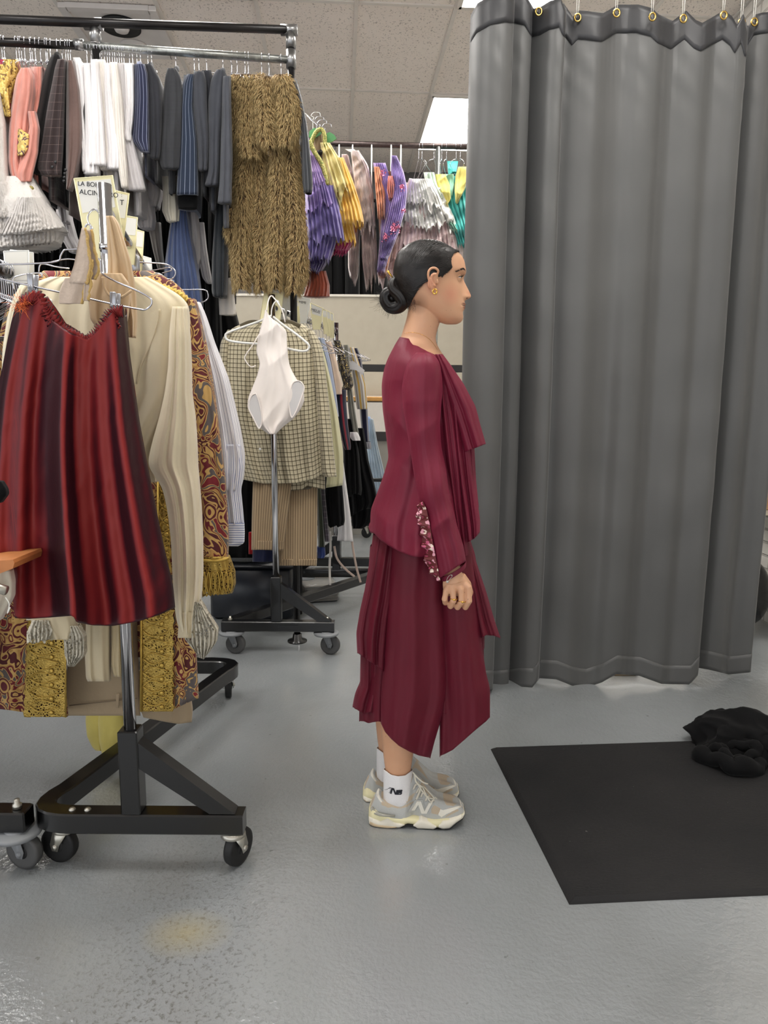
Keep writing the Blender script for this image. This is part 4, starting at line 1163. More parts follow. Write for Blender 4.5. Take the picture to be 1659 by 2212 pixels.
tut('petal_skirt', 'yellow to amber organza dress with pink underskirt, right of the purple one', [
    ('underskirt', [(470, 700, 762), (520, 706, 768), (555, 702, 750)], .02, .12, m_pink, dict(hem=J(700, 768, wl(705, -.22), 8, 8, 1))),
    ('underskirt', [(470, 704, 762), (530, 706, 770)], .05, .12, m_amb, dict(hem=J(704, 770, wl(690, -.22), 7, 8, 2))),
    ('skirt', [(340, 706, 742), (400, 712, 764), (450, 716, 778), (490, 716, 786)], .09, .13, m_amb, dict(hem=J(716, 786, wl(640, -.2), 8, 8, 3), folds=8)),
    ('overlay', [(308, 690, 712), (340, 694, 734), (380, 702, 748), (420, 708, 760)], .13, .12, m_yel, dict(hem=J(700, 762, 425, 22, 5, 4), folds=5)),
    ('ruffle', [(370, 700, 716), (420, 706, 730), (458, 712, 742)], .22, .02, m_yel, dict(folds=3))], 4.4, 'costume', 705)
t = T('fairy_bodice', W(690, 285, 4.2), 'green leaf bodice trimmed with gold sequins hanging above the purple costume', 'costume')
f = MB()
for pts in ([(667, 296), (668, 284), (678, 276), (690, 279), (696, 285), (690, 292), (676, 300)], [(702, 290), (712, 285), (722, 291), (727, 299), (718, 305), (706, 308), (700, 300)]):
    f = MB(); f.prism([W(u, v, 4.2) for u, v in pts], (0, .012, 0)); f.build('leaf', m_green, t, False)
f = MB(); f.tube(bez([W(u, v, 4.18) for u, v in [(670, 318), (676, 298), (684, 284), (694, 280), (701, 292), (702, 318)]], 5), .012, 8); f.build('trim', m_sequin, t)
f = MB(); f.tube(bez([W(u, v, 4.1) for u, v in [(668, 305), (680, 330), (694, 352), (702, 375), (706, 400)]], 5), .013, 8); f.build('trim', m_sequin, t)
drape('bodice', [(286, 676, 698), (320, 674, 702), (350, 684, 706)], 4.24, .03, cloth('taupe', (140, 120, 92), .8), t, n=30, nr=20)
low('rust_skirt', 'rust brown chiffon skirt with dark frayed hem below the purple costume', 'skirt', [(585, 668, 704), (615, 662, 712), (640, 656, 712)], m_rust, 4.32, .08, seed=3, folds=7, amp=.012, n=80)
tut('net_tutu', 'pale pink and grey net dress with ragged edges right of the yellow dress', [
    ('skirt', [(335, 738, 752), (400, 744, 770), (450, 756, 780), (520, 752, 776), (590, 752, 774), (605, 756, 768)], 0, .12, m_mauve, dict(hem=J(750, 778, 600, 14, 4, 3))),
    ('bodice', [(333, 738, 750), (390, 742, 766)], .12, .05, m_blush, {})], 4.7, 'tutu', 745)
tut('net_tutu', 'shredded dusty lilac net tutu hanging left of the purple and peach one', [
    ('skirt', [(440, 762, 806), (500, 780, 812), (560, 782, 815), (625, 790, 812)], .0, .14, m_mauve, dict(hem=J(782, 815, 610, 22, 5, 4), folds=13)),
    ('overlay', [(325, 757, 775), (360, 762, 796), (420, 768, 806), (500, 780, 812)], .10, .12, m_dust, dict(hem=J(768, 812, 500, 30, 8, 5), folds=14)),
    ('strap', [(322, 745, 765), (330, 758, 776)], .12, .01, m_ivory, dict(n=20))], 4.65, 'tutu', 765)
t = tut('tulle_tutu', 'violet and peach tutu with pink sequin clusters, standing tall in the tutu row', [
    ('underlayer', [(370, 812, 850), (440, 816, 862), (520, 820, 850), (590, 816, 836)], .0, .14, m_orange, dict(folds=10)),
    ('layer', [(352, 806, 832), (380, 810, 842), (420, 826, 850), (480, 822, 856), (540, 818, 842), (586, 814, 832)], .09, .12, m_violet, dict(folds=7)),
    ('layer', [(336, 846, 856), (370, 844, 872), (410, 848, 880), (450, 838, 876), (500, 826, 862), (560, 820, 838)], .16, .10, m_violet, dict(folds=9, amp=.026)),
    ('layer', [(380, 838, 850), (410, 836, 854), (430, 840, 850)], .24, .02, m_pink and sheer('salmon_net', (226, 140, 130), .95), dict(folds=4)),
    ('layer', [(360, 808, 820), (420, 812, 832), (470, 816, 832)], .2, .03, m_orange, dict(folds=4))], 4.6, 'tutu', 845)
rsq = np.random.RandomState(4)
m_seq = plain('pink_sequins', (214, 120, 150), .2, .6)
for (cu, cv, n_, sp) in ((852, 492, 70, 9), (832, 512, 40, 5), (868, 405, 30, 5), (826, 372, 24, 6), (872, 455, 20, 4)):
    f = MB()
    for i in range(n_):
        p = W(cu + rsq.normal() * sp * .6, cv + rsq.normal() * sp * .7, 4.6 - .29)
        f.box(p, (.0055, .002, .0055), np.array(Matrix.Rotation(rsq.uniform(0, 6), 3, 'Y') @ Matrix.Rotation(rsq.uniform(-1, 1), 3, 'X')))
    f.build('sequin_cluster', m_seq, t, False)
tut('net_tutu', 'huge blush and ivory net tutu with ruffled layers right behind the woman’s head'.replace('’', "'"), [
    ('layer', [(430, 848, 985), (520, 830, 1000), (600, 815, 1000), (628, 818, 1000)], -.02, .2, m_blush, dict(hem=J(815, 1000, 610, 22, 16, 6), folds=18, n=200, wr=.03, wf=40, nr=70)),
    ('layer', [(420, 866, 960), (480, 850, 985), (540, 832, 990)], .1, .18, m_blush, dict(hem=J(830, 995, 545, 20, 14, 7), folds=17, n=200, amp=.026, wr=.03, wf=42, nr=60)),
    ('layer', [(395, 878, 950), (440, 866, 968), (490, 856, 985)], .18, .16, m_ivory, dict(hem=J(850, 990, 490, 16, 12, 8), folds=15, n=200, amp=.026, wr=.03, wf=44, nr=60)),
    ('layer', [(386, 884, 930), (420, 874, 952), (452, 868, 962)], .25, .13, m_ivory, dict(hem=J(866, 965, 448, 14, 9, 9), folds=12, n=150, amp=.024))], 4.85, 'tutu', 905)
tut('chiffon_costume', 'teal and aqua chiffon costume with yellow petals at the curtain edge', [
    ('skirt', [(380, 940, 1012), (440, 950, 1020), (500, 975, 1025), (530, 985, 1025)], .0, .12, m_teal, dict(folds=8)),
    ('overlay', [(385, 922, 946), (420, 932, 956), (470, 955, 975), (500, 975, 990)], .1, .06, m_aqua, dict(folds=3)),
    ('petal', [(376, 940, 962), (400, 942, 972), (430, 958, 974), (440, 964, 968)], .15, .03, m_lemon, dict(n=40, folds=3, amp=.006, caps=(True, True))),
    ('petal', [(376, 960, 980), (400, 962, 982), (425, 966, 976)], .13, .03, m_aqua, dict(n=40, folds=3, amp=.006, caps=(True, True))),
    ('petal', [(360, 990, 1008), (380, 984, 1012), (410, 982, 1004), (432, 984, 992)], .16, .03, m_lemon, dict(n=40, folds=3, amp=.006, caps=(True, True))),
    ('panel', [(348, 966, 990), (372, 968, 986)], .1, .02, m_teal, dict(n=30, folds=1, amp=.003))], 4.75, 'costume', 965)
tut('net_bodice', 'pale aqua bodice between the ivory tutu and the yellow petals', [
    ('body', [(372, 915, 938), (400, 920, 945), (430, 935, 958)], .0, .05, sheer('pale_mint', (206, 224, 204), .95), dict(folds=3))], 4.6, 'costume', 925)
for i, u in enumerate([733, 762, 803, 845, 866]):
    f = MB(); p = W(u, 316, YC)
    f.tube([p + [0, -.02, -.005], p + [0, 0, .02], p + [0, .018, 0]], .0045, 8)
    L_ = .13 + .05 * (i > 1)
    f.tube([p + [0, -.02, -.005], p + [0, -.02, -L_ - .08]], .0045, 8)
    tag(f.build('plastic_hanger', M['whiteplastic'], None), 'white plastic hanger with long straight hook over the tutu rail', 'hanger', 'white hangers over the tutu rail')
for u in [905, 912, 938, 955, 965, 986, 995]:
    hanger(W(u, 316, YC) + [0, 0, -.0], PI / 2 * 0 + rs0.uniform(-.3, .3), 'thin wire hanger hooked over the tutu rail near the curtain', 'wire hangers on the tutu rail')
for i, (u, v) in enumerate([(676, 246), (684, 255), (690, 262), (700, 270)]):
    f = MB(); q = lambda a, b_, d=0: W(a, b_, 4.25) + np.array([0, d, 0])
    f.tube(bez([q(u + 16, v + 6), q(u + 14, v - 2), q(u + 2, v - 3), q(u - 4, v + 4), q(u + 2, v + 8), q(u, v + 14), q(u, v + 40)], 4), .0016, 6)
    f.tube([q(u, v + 14), q(u - 22, v - 6)], .0016, 6)
    tag(f.build('wire_hanger', M['whiteplastic'] if i == 0 else M['wire'], None), 'loose wire hanger sticking out above the green leaf bodice', 'hanger', 'loose hangers by the leaf bodice')
# rail that carries them, running into the room from the tall rack's end post
t = T('garment_rail', (float(W(700, 300, 4.25)[0]), 4.25, 2.6), 'short black side rail holding the purple and yellow costumes', 'rail')
a = W(672, 262, 4.0); b_ = W(735, 312, 4.75)
f = MB(); f.tube([W(690, 330, 4.15), W(722, 318, 4.75)], .014, 12); f.build('pipe', M['pipe'], t)

for i, u in enumerate([702, 730, 760, 792, 822]):
    low('black_garment', 'black garment on the far rail seen between the tutus and the beige partition', 'clothing', [(430, u - 12, u + 12), (560, u - 15, u + 15), (700, u - 15, u + 15)], m_blk2, 7.35 + .06 * (i % 2), .12, 'black garments behind the partition', seed=500 + i, n=30, nr=16)
t = T('garment_rail', W(760, 432, 7.38), 'dark rail of black garments behind the beige partition', 'rail')
f = MB(); f.tube([W(560, 430, 7.38), W(1000, 436, 7.38)], .016, 12); f.build('pipe', M['pipe'], t)
for u in (565, 995):
    f = MB(); a = W(u, 432, 7.38); f.tube([a, (a[0], a[1], .01)], .016, 12); f.build('post', M['pipe'], t)
# ================================================================== nearest rolling rack
def piece(name, label, cat, Y, parts, group=None):
    r = parts[0][1][0]; t = T(name, W((r[1] + r[2]) / 2, r[0], Y), label, cat, group)
    for pn, rows, dY, th, mt, op in parts:
        op = dict(op); drape(pn, rows, Y - dY, th, mt, t, **op)
    return t
def wire(name, pts, Y, r, mat, label=None, cat=None, group=None, parent=None, n=6, seg=8, smooth_=True):
    P = [W(p[0], p[1], Y + (p[2] if len(p) > 2 else 0)) for p in pts]
    f = MB(); f.tube(bez(P, n) if smooth_ else P, r, seg); o = f.build(name, mat, parent)
    if label: tag(o, label, cat, group)
    return o
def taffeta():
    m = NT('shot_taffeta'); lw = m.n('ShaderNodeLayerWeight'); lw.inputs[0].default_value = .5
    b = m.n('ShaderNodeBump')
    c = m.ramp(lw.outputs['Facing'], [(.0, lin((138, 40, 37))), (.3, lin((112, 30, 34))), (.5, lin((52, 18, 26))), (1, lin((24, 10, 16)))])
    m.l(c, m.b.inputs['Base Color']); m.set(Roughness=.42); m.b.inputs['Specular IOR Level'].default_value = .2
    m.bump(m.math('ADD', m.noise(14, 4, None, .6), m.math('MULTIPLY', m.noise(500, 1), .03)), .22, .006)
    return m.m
m_taf = taffeta()
YS = 1.585
skirt_top = [(40, 652), (56, 640), (78, 632), (92, 655), (110, 690), (150, 718), (188, 734), (212, 714), (232, 684), (248, 668), (264, 662), (273, 690)]
SK = T('taffeta_skirt', W(160, 640, YS), 'deep red taffeta skirt clipped to a wire hanger on the nearest rack', 'skirt')
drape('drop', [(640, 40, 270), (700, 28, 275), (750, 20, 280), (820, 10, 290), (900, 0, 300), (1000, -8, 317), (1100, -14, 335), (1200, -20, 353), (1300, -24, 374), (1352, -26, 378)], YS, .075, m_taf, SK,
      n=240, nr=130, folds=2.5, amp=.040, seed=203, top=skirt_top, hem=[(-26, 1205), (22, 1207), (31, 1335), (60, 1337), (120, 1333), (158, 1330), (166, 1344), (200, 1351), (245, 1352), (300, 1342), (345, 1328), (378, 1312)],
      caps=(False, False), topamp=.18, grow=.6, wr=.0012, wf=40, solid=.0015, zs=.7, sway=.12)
# gathered waistband following the slack between the clips
wb = bez([W(u, v, YS - .055) for u, v in [(46, 652), (78, 640), (96, 668), (122, 700), (152, 722), (188, 738), (212, 722), (232, 692), (250, 672), (266, 672)]], 16)
f = MB(); rr = .0125 + .0035 * np.sin(np.arange(len(wb)) * 1.9) + .002 * np.sin(np.arange(len(wb)) * 4.3); f.tube(wb, rr, 16, flat=.6)
P = np.array(f.v); P[:, 2] += .0035 * nz(P, 160, 3); P[:, 1] += .003 * nz(P, 190, 5); f.v = P.tolist()
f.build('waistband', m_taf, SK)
for k in range(4):
    wb2 = bez([W(u + 2 * k, v + 7 + 7 * k, YS - .058 + .002 * k) for u, v in [(70, 640), (96, 668), (122, 700), (152, 722), (188, 738), (212, 722), (232, 692), (254, 676)]], 16)
    f = MB(); rr = .0035 + .0016 * np.sin(np.arange(len(wb2)) * (1.3 + k * .2) + k); f.tube(wb2, rr, 8); P = np.array(f.v); P[:, 2] += .004 * nz(P, 120, 9 + k); f.v = P.tolist(); f.build('gather', m_taf, SK)
f = MB(); rsx = np.random.RandomState(7)
for i in range(60):
    a = W(40 + rsx.uniform(-4, 16), 662 + rsx.uniform(-10, 10), YS - .07); d = rsx.normal(size=3) * .012
    f.tube([a, a + d * .6 + [0, 0, .004], a + d], .0004, 3)
f.build('loose_threads', plain('orange_thread', (224, 110, 50), .7), SK)
m_clip = plain('clip_metal', (160, 162, 168), .3, .9)
HGR = T('clip_hanger', W(182, 540, YS), 'chrome wire clip hanger with two metal clips holding the red taffeta skirt', 'hanger')
def wpart(name, pts, Y, r, mat, parent, n=5, smooth_=True): return wire(name, pts, Y, r, mat, None, None, None, parent, n, 8, smooth_)
wpart('hook', [(222, 470, .13), (205, 452, .13), (192, 462, .10), (190, 478, .06), (199, 492, .0), (196, 499, 0), (188, 499, 0), (184, 491, 0), (190, 484, 0), (196, 490, 0), (192, 508, 0), (184, 530, 0), (182, 542, 0)], YS, .0019, M['wire'], HGR)
f = MB(); f.tube([W(184, 531, YS), W(181, 547, YS)], .0042, 10); f.build('coil', M['wire'], HGR)
wpart('arms', [(182, 538, 0), (150, 539, 0), (138, 541, 0), (131, 552, 0), (122, 565, 0), (60, 570, 0), (-10, 572, 0), (-40, 580, 0), (-44, 592, 0), (-20, 597, 0), (60, 616, 0), (160, 638, 0), (240, 656, 0), (300, 668, 0), (316, 668, 0), (327, 657, 0), (325, 645, 0), (300, 630, 0), (250, 608, 0), (222, 592, 0), (218, 580, 0), (216, 562, 0), (200, 553, 0), (184, 545, 0)], YS, .0019, M['wire'], HGR)
for (u0, v0, u1, v1) in ((64, 594, 76, 642), (241, 634, 254, 683)):
    for dy, nm in ((-.008, 'clip'), (.007, 'clip')):
        f = MB(); a = W((u0 + u1) / 2 + (3 if dy > 0 else 0), (v0 + v1) / 2, YS); f.box(a + [0, dy, 0], ((u1 - u0) / 1534 * 1.6, .004, (v1 - v0) / 1534 * 1.62), np.array(Matrix.Rotation(.12 if dy < 0 else -.12, 3, 'X') @ Matrix.Rotation(.06, 3, 'Y')), bev=.0015)
        for k in range(-2, 3): f.box(a + [k * .0024, dy - .0025 if dy < 0 else dy + .002, -.009], (.001, .0012, .022))
        f.build(nm, m_clip, HGR)

# cream blouse
m_cream = cloth('cream_cotton', (214, 202, 174), .85, .25, .05, .5, 22)
m_cream2 = cloth('cream_linen', (196, 182, 152), .85, .25, .05, .4, 30)
def lace_mat(name, col, sc_=160, thr=.34, metal=0.0, hole=1.0, rough=.7):
    m = NT(name); o = m.obj()
    v = m.n('ShaderNodeTexVoronoi', feature='DISTANCE_TO_EDGE'); v.inputs['Scale'].default_value = sc_; m.l(o, v.inputs['Vector'])
    n2 = m.noise(sc_ * .22, 2, o, .5)
    solid = m.math('GREATER_THAN', n2, .52)
    ln = m.math('LESS_THAN', v.outputs['Distance'], thr * .35)
    a = m.math('MAXIMUM', ln, solid)
    c = m.mix(m.noise(sc_, 2, o), lin(tuple(x * .72 for x in col)), lin(col))
    m.l(c, m.b.inputs['Base Color']); m.set(Roughness=rough, Metallic=metal)
    m.l(m.math('MAXIMUM', a, 1 - hole), m.b.inputs['Alpha']); m.bump(m.math('ADD', m.math('SUBTRACT', 1.0, v.outputs['Distance']), n2), .6, .003)
    return m.m
m_clace = lace_mat('cream_lace_edging', (226, 218, 198), 150)
YB1 = 1.83
BL = T('blouse', W(200, 600, YB1), 'cream cotton blouse with long full sleeves and lace cuffs behind the red skirt', 'blouse')
drape('body', [(598, 110, 318), (612, 70, 345), (635, 44, 385), (655, 30, 404), (680, 18, 409), (750, 8, 410), (850, 4, 405), (930, 4, 362), (1000, 4, 332), (1042, 4, 338)], YB1, .05, m_cream, BL, n=160, nr=110, folds=5, amp=.014, seed=211, wr=.009, wf=15, zs=.7)
drape('sleeve', [(662, 372, 404, .5), (720, 366, 410, .9), (790, 364, 411), (850, 356, 412), (900, 345, 420), (960, 328, 425), (1005, 319, 427), (1052, 351, 431), (1100, 362, 434), (1170, 370, 437), (1240, 373, 437), (1290, 376, 433), (1340, 381, 425), (1372, 392, 420)], YB1 - .05, .045, m_cream, BL, n=120, nr=110, folds=3.4, amp=.009, seed=213, wr=.004, wf=28, zs=.6)
drape('cuff', [(1322, 388, 430), (1345, 386, 440), (1378, 384, 428)], YB1 - .065, .032, m_cream2, BL, n=60, nr=24, folds=2, amp=.003, seed=5)
drape('lace_frill', [(1300, 418, 432), (1330, 410, 450), (1365, 398, 472), (1395, 400, 468), (1420, 418, 452)], YB1 - .07, .03, m_clace, BL, n=120, nr=40, folds=8, amp=.012, seed=6, hem=[(398, 1385), (410, 1392), (420, 1404), (428, 1420), (440, 1424), (452, 1408), (462, 1392), (473, 1370)], caps=(False, False), solid=.001)
drape('sleeve', [(615, 44, 75), (660, 22, 50), (750, 8, 36), (860, 0, 30), (1000, 2, 60), (1200, 20, 110), (1340, 58, 140)], YB1 - .045, .035, m_cream, BL, n=60, nr=60, folds=3, amp=.006, seed=214, wr=.003)
drape('cuff', [(1330, 66, 160), (1360, 70, 168), (1382, 100, 160)], YB1 - .07, .03, m_cream2, BL, n=60, nr=20, folds=3, amp=.004, seed=7)
drape('lace_frill', [(1340, 70, 110), (1365, 58, 122), (1388, 60, 112)], YB1 - .08, .03, m_clace, BL, n=90, nr=30, folds=7, amp=.01, seed=8, caps=(False, False), solid=.001, hem=jag(58, 122, 1386, 6, 5, 4))
drape('lace_frill', [(1352, 140, 170), (1375, 138, 184), (1415, 140, 184), (1440, 148, 160)], YB1 - .07, .025, m_clace, BL, n=80, nr=30, folds=6, amp=.009, seed=9, caps=(False, False), solid=.001)
f = MB(); f.tube(bez([W(u, v, YB1 - .055) for u, v in [(345, 668), (340, 700), (325, 745), (305, 790), (296, 830)]], 6), .0022, 6); f.build('seam', m_cream2, BL)
for (u, v) in ((108, 651), (72, 1358)):
    f = MB(); f.lathe(W(u, v, YB1 - .07), [(.004, -.002), (.0062, 0), (.0062, .002), (.004, .003)], 'Y', 14); f.build('button', M['whiteplastic'], BL)
piece('breeches', 'pale cream satin breeches, two legs showing under the red skirt', 'trousers', 1.93, [
    ('leg', [(1250, 190, 236), (1350, 186, 236), (1420, 184, 236), (1466, 186, 237), (1472, 190, 237)], 0, .03, m_cream2, dict(n=60, nr=40, folds=2, amp=.006)),
    ('leg', [(1250, 240, 282), (1350, 240, 280), (1440, 240, 281), (1462, 246, 278)], -.01, .028, cloth('pale_satin', (190, 174, 140), .45, .2), dict(n=60, nr=40, folds=3, amp=.006, seed=3))])
# brocade coat
def brocade_mat():
    m = NT('cut_velvet_brocade'); o = m.obj()
    f = m.noise(13, 1.2, o, 1.7, .45)
    st = [(0, lin((92, 14, 24))), (.36, lin((196, 158, 92))), (.40, lin((78, 12, 20))), (.455, lin((200, 162, 96))), (.485, lin((176, 134, 74))), (.515, lin((104, 16, 28))), (.555, lin((202, 164, 98))), (.585, lin((92, 84, 82))), (.65, lin((196, 158, 92))), (.68, lin((120, 20, 32)))]
    c = m.ramp(f, st, True)
    v = m.n('ShaderNodeTexVoronoi'); v.inputs['Scale'].default_value = 11; m.l(o, v.inputs['Vector'])
    sc_ = m.n('ShaderNodeSeparateColor'); m.l(v.outputs['Color'], sc_.inputs[0])
    ros = m.ramp(v.outputs['Distance'], [(0, lin((110, 16, 28))), (.10, lin((206, 168, 100))), (.16, lin((96, 14, 26))), (.30, lin((200, 160, 92))), (.34, lin((88, 14, 24))), (.38, lin((198, 158, 92)))], True)
    c = m.mix(m.math('MULTIPLY', m.math('LESS_THAN', v.outputs['Distance'], .40), m.math('GREATER_THAN', sc_.outputs[0], .45)), c, ros)
    m.l(c, m.b.inputs['Base Color']); m.set(Roughness=.7, Sheen_Weight=.1)
    r = m.ramp(f, [(0, .8), (.36, .1), (.40, .8), (.455, .1), (.515, .8), (.555, .1), (.585, .6), (.65, .1), (.68, .8)], True)
    m.bump(m.math('ADD', r, m.math('MULTIPLY', m.noise(200, 2, o), .2)), .5, .004); return m.m
m_broc = brocade_mat(); m_glace = lace_mat('gold_lace', (206, 172, 84), 130, .5, .55, 1.0, .42)
m_gthread = plain('gold_thread', (190, 158, 76), .4, .6, bump=.6, bscale=260)
m_under = plain('dark_velvet', (60, 26, 24), .9)
YBR = 2.06
BC = T('brocade_coat', W(250, 590, YBR), 'crimson and gold cut-velvet brocade coat with wide gold lace edging, behind the cream blouse', 'coat')
drape('back', [(585, 95, 330), (605, 70, 380), (640, 20, 408), (800, -20, 412), (1000, -40, 400), (1200, -50, 400), (1420, -60, 400)], YBR + .05, .05, m_broc, BC, n=80, nr=60, folds=3, amp=.01)
drape('front_panel', [(1000, -70, 95), (1200, -75, 110), (1350, -80, 130), (1545, -90, 146)], YBR - .06, .03, m_broc, BC, n=90, nr=60, folds=3, amp=.008, seed=2, hem=[(-90, 1522), (20, 1534), (60, 1540), (146, 1548)])
drape('front_panel', [(1000, 326, 385), (1200, 322, 405), (1330, 318, 418), (1535, 304, 429)], YBR - .05, .03, m_broc, BC, n=80, nr=60, folds=3, amp=.007, seed=3, hem=[(304, 1536), (360, 1536), (380, 1530), (418, 1512), (429, 1508)])
drape('gold_lace', [(1340, 70, 142), (1400, 62, 142), (1460, 58, 142), (1548, 52, 143)], YBR - .098, .006, m_under, BC, n=40, nr=20, folds=1, amp=.001)
for l_, r_, v0, v1, yy in ((56, 144, 1330, 1549, YBR - .106), (302, 378, 1318, 1537, YBR - .092), (338, 372, 1035, 1335, YBR - .092)):
    if v0 > 1300 or True:
        e = 1 if l_ < 100 else -1
        R_ = []
        for i, v in enumerate(np.linspace(v0, v1, 60)):
            w = 5 * abs(math.sin(i * .5)); sl = -8 * (v - v0) / (v1 - v0)
            R_.append((v, l_ + (w if e > 0 else 0) + (sl if e > 0 else 0), r_ - (w if e < 0 else 0)))
        drape('gold_lace', R_, yy, .004, m_glace, BC, n=50, nr=130, folds=2, amp=.0015, seed=4)
        nmo = int((v1 - v0) / 30)
        f = MB()
        for i in range(nmo):
            v = v0 + 15 + i * 30
            for s_ in (-1, 1):
                pts = [W(a, b_, yy - .008) for a, b_ in [(l_ + 6, v), (l_ + (r_ - l_) * .35, v + 12 * s_), (l_ + (r_ - l_) * .8, v + 3 * s_)]]
                f.tube(bez(pts, 5), .0017, 6)
            f.ell(W(l_ + (r_ - l_) * .62, v + 15, yy - .008), (.007, .003, .007), nu=8, nv=6)
        f.tube([W(r_ - 3 if e > 0 else l_ + 3, v0, yy - .008), W(r_ - 2 if e > 0 else l_ + 3, v1, yy - .008)], .003, 6)
        f.build('lace_scrolls', m_gthread, BC)
drape('sleeve', [(645, 400, 420), (700, 404, 434), (750, 406, 446), (850, 410, 463), (950, 416, 476), (1050, 422, 488), (1150, 428, 493), (1222, 432, 492)], YBR - .02, .045, m_broc, BC, n=90, nr=80, folds=1.6, amp=.005, seed=6, wr=.003, wf=24)
drape('cuff_base', [(1212, 438, 494), (1245, 437, 502), (1280, 440, 498)], YBR - .03, .045, m_under, BC, n=60, nr=20, folds=2, amp=.003, seed=7)
drape('gold_lace', [(1204, 436, 495), (1240, 434, 507), (1270, 434, 508), (1290, 438, 502)], YBR - .03, .052, m_glace, BC, n=90, nr=40, folds=3, amp=.005, seed=8, hem=jag(434, 508, lambda x: 1291 - (x - 434) * .12, 4, 9, 2, True))
f = MB()
for i in range(7):
    u = 441 + i * 9.5
    f.tube(bez([W(u, 1284 - i, YBR - .088), W(u - 5, 1262, YBR - .09), W(u, 1236, YBR - .09), W(u + 4, 1262, YBR - .09), W(u + 1, 1284 - i, YBR - .088)], 4), .0018, 6)
f.tube(bez([W(437, 1210, YBR - .085), W(465, 1212, YBR - .09), W(494, 1206, YBR - .08)], 6), .0045, 8)
f.build('lace_scrolls', m_gthread, BC)
f = MB(); pth = bez([W(u, v, YBR - .05) for u, v in [(318, 606), (340, 618), (365, 628), (385, 636), (405, 652)]], 8)
f.tube(pth, .012 + .003 * np.sin(np.arange(len(pth)) * 2.2), 12); f.build('shoulder_trim', m_gthread, BC)
piece('stockings', 'mustard yellow stockings dangling beneath the beige trousers', 'stockings', 2.2, [
    ('stocking', [(1530, 186, 232), (1560, 185, 230), (1590, 188, 228), (1615, 200, 224), (1622, 208, 222)], -.02, .03, cloth('mustard_knit', (206, 190, 104), .8), dict(n=50, nr=30, folds=1, amp=.003)),
    ('stocking', [(1530, 214, 270), (1560, 212, 270), (1600, 214, 269), (1635, 222, 266), (1650, 232, 258), (1657, 240, 252)], .03, .03, cloth('mustard_knit2', (210, 194, 108), .8), dict(n=50, nr=36, folds=1, amp=.003, seed=3))])
m_khaki = cloth('khaki_twill', (160, 142, 116), .85, .15, .04, .3, 90)
KT = piece('trousers', 'khaki twill trousers folded upside down over a bar, waistband lowest', 'trousers', 2.14, [
    ('legs', [(1300, 150, 296), (1440, 145, 300), (1500, 140, 300), (1546, 130, 303)], .06, .03, m_khaki, dict(n=80, nr=40, folds=1.2, amp=.004)),
    ('legs', [(1450, 296, 405), (1535, 300, 416), (1563, 310, 414)], .0, .03, m_khaki, dict(n=60, nr=24, folds=1.2, amp=.004, seed=2, hem=[(300, 1548), (360, 1560), (385, 1564), (414, 1560)]))])
f = MB(); f.tube([W(150, 1524, 2.04), W(296, 1508, 2.04)], .002, 6); f.build('waistband_seam', plain('khaki_seam', (120, 104, 84), .8), KT)
f = MB(); f.box(W(254, 1514, 2.035), (.009, .004, .045), np.array(Matrix.Rotation(.08, 3, 'Y')), bev=.001); f.build('belt_loop', m_khaki, KT)
m_blstr = striped('blue_striped_shirting', (232, 232, 236), (110, 122, 160), .0075, .0022, vert=True)
m_gystr = striped('grey_striped_shirting', (230, 228, 230), (150, 150, 165), .010, .002, vert=True)
piece('striped_shirt', 'white shirt with fine blue and grey stripes, long sleeve right of the brocade coat', 'shirt', 2.34, [
    ('body', [(652, 405, 430), (710, 420, 452), (800, 430, 470), (1000, 440, 490), (1150, 445, 492)], -.03, .05, m_gystr, dict(n=60, nr=50, folds=2, amp=.006)),
    ('sleeve', [(652, 416, 430), (680, 426, 442), (743, 434, 463), (815, 444, 492), (922, 458, 518), (984, 465, 528), (1030, 468, 526), (1060, 474, 518)], .04, .05, m_gystr, dict(n=90, nr=70, folds=2.6, amp=.009, seed=3, wr=.004)),
    ('forearm', [(960, 482, 520), (1010, 480, 526), (1060, 478, 520), (1100, 484, 524), (1132, 487, 527)], .055, .035, m_blstr, dict(n=70, nr=40, folds=2.2, amp=.006, seed=4, wr=.004)),
    ('cuff', [(1130, 487, 527), (1150, 487, 528), (1174, 487, 527), (1180, 489, 514)], .06, .036, striped('cuff_stripe', (226, 228, 234), (110, 124, 165), .0075, .0022, vert=False), dict(n=60, nr=20, folds=1, amp=.002, seed=5))])
# nude leotard looped round the pole and the bundle of fabric samples
m_nude = cloth('nude_lycra', (192, 164, 128), .6, .2, .05, .2, 25)
NL = piece('nude_leotard', 'nude beige leotard hooked beside the chrome pole, draping to the red skirt', 'leotard', 1.66, [
    ('body', [(466, 229, 244), (480, 230, 254), (520, 232, 268), (560, 234, 280), (600, 232, 288), (640, 232, 293), (690, 262, 294), (728, 274, 290)], .0, .02, m_nude, dict(n=80, nr=60, folds=2.5, amp=.007, seed=3, wr=.002)),
    ('hood', [(590, 206, 262), (610, 196, 276), (640, 190, 280), (690, 196, 276), (726, 220, 262)], .035, .02, m_nude, dict(n=80, nr=50, folds=2, amp=.008, seed=4, wr=.003))])
f = MB(); f.tube(bez([W(u, v, 1.60) for u, v in [(222, 598), (226, 622), (240, 640), (262, 642), (284, 628)]], 6), .003, 8); f.build('neck_binding', m_nude, NL)
m_sw = cloth('pink_beige_jacquard', (192, 174, 158), .8, .2, .08, .6, 90); m_swe = plain('frayed_gold_edge', (190, 158, 96), .8, bump=.8, bscale=300)
SW = T('fabric_samples', W(185, 500, 1.56), 'bundle of pink-beige fabric samples with frayed gold edges pinned to the clip hanger', 'fabric')
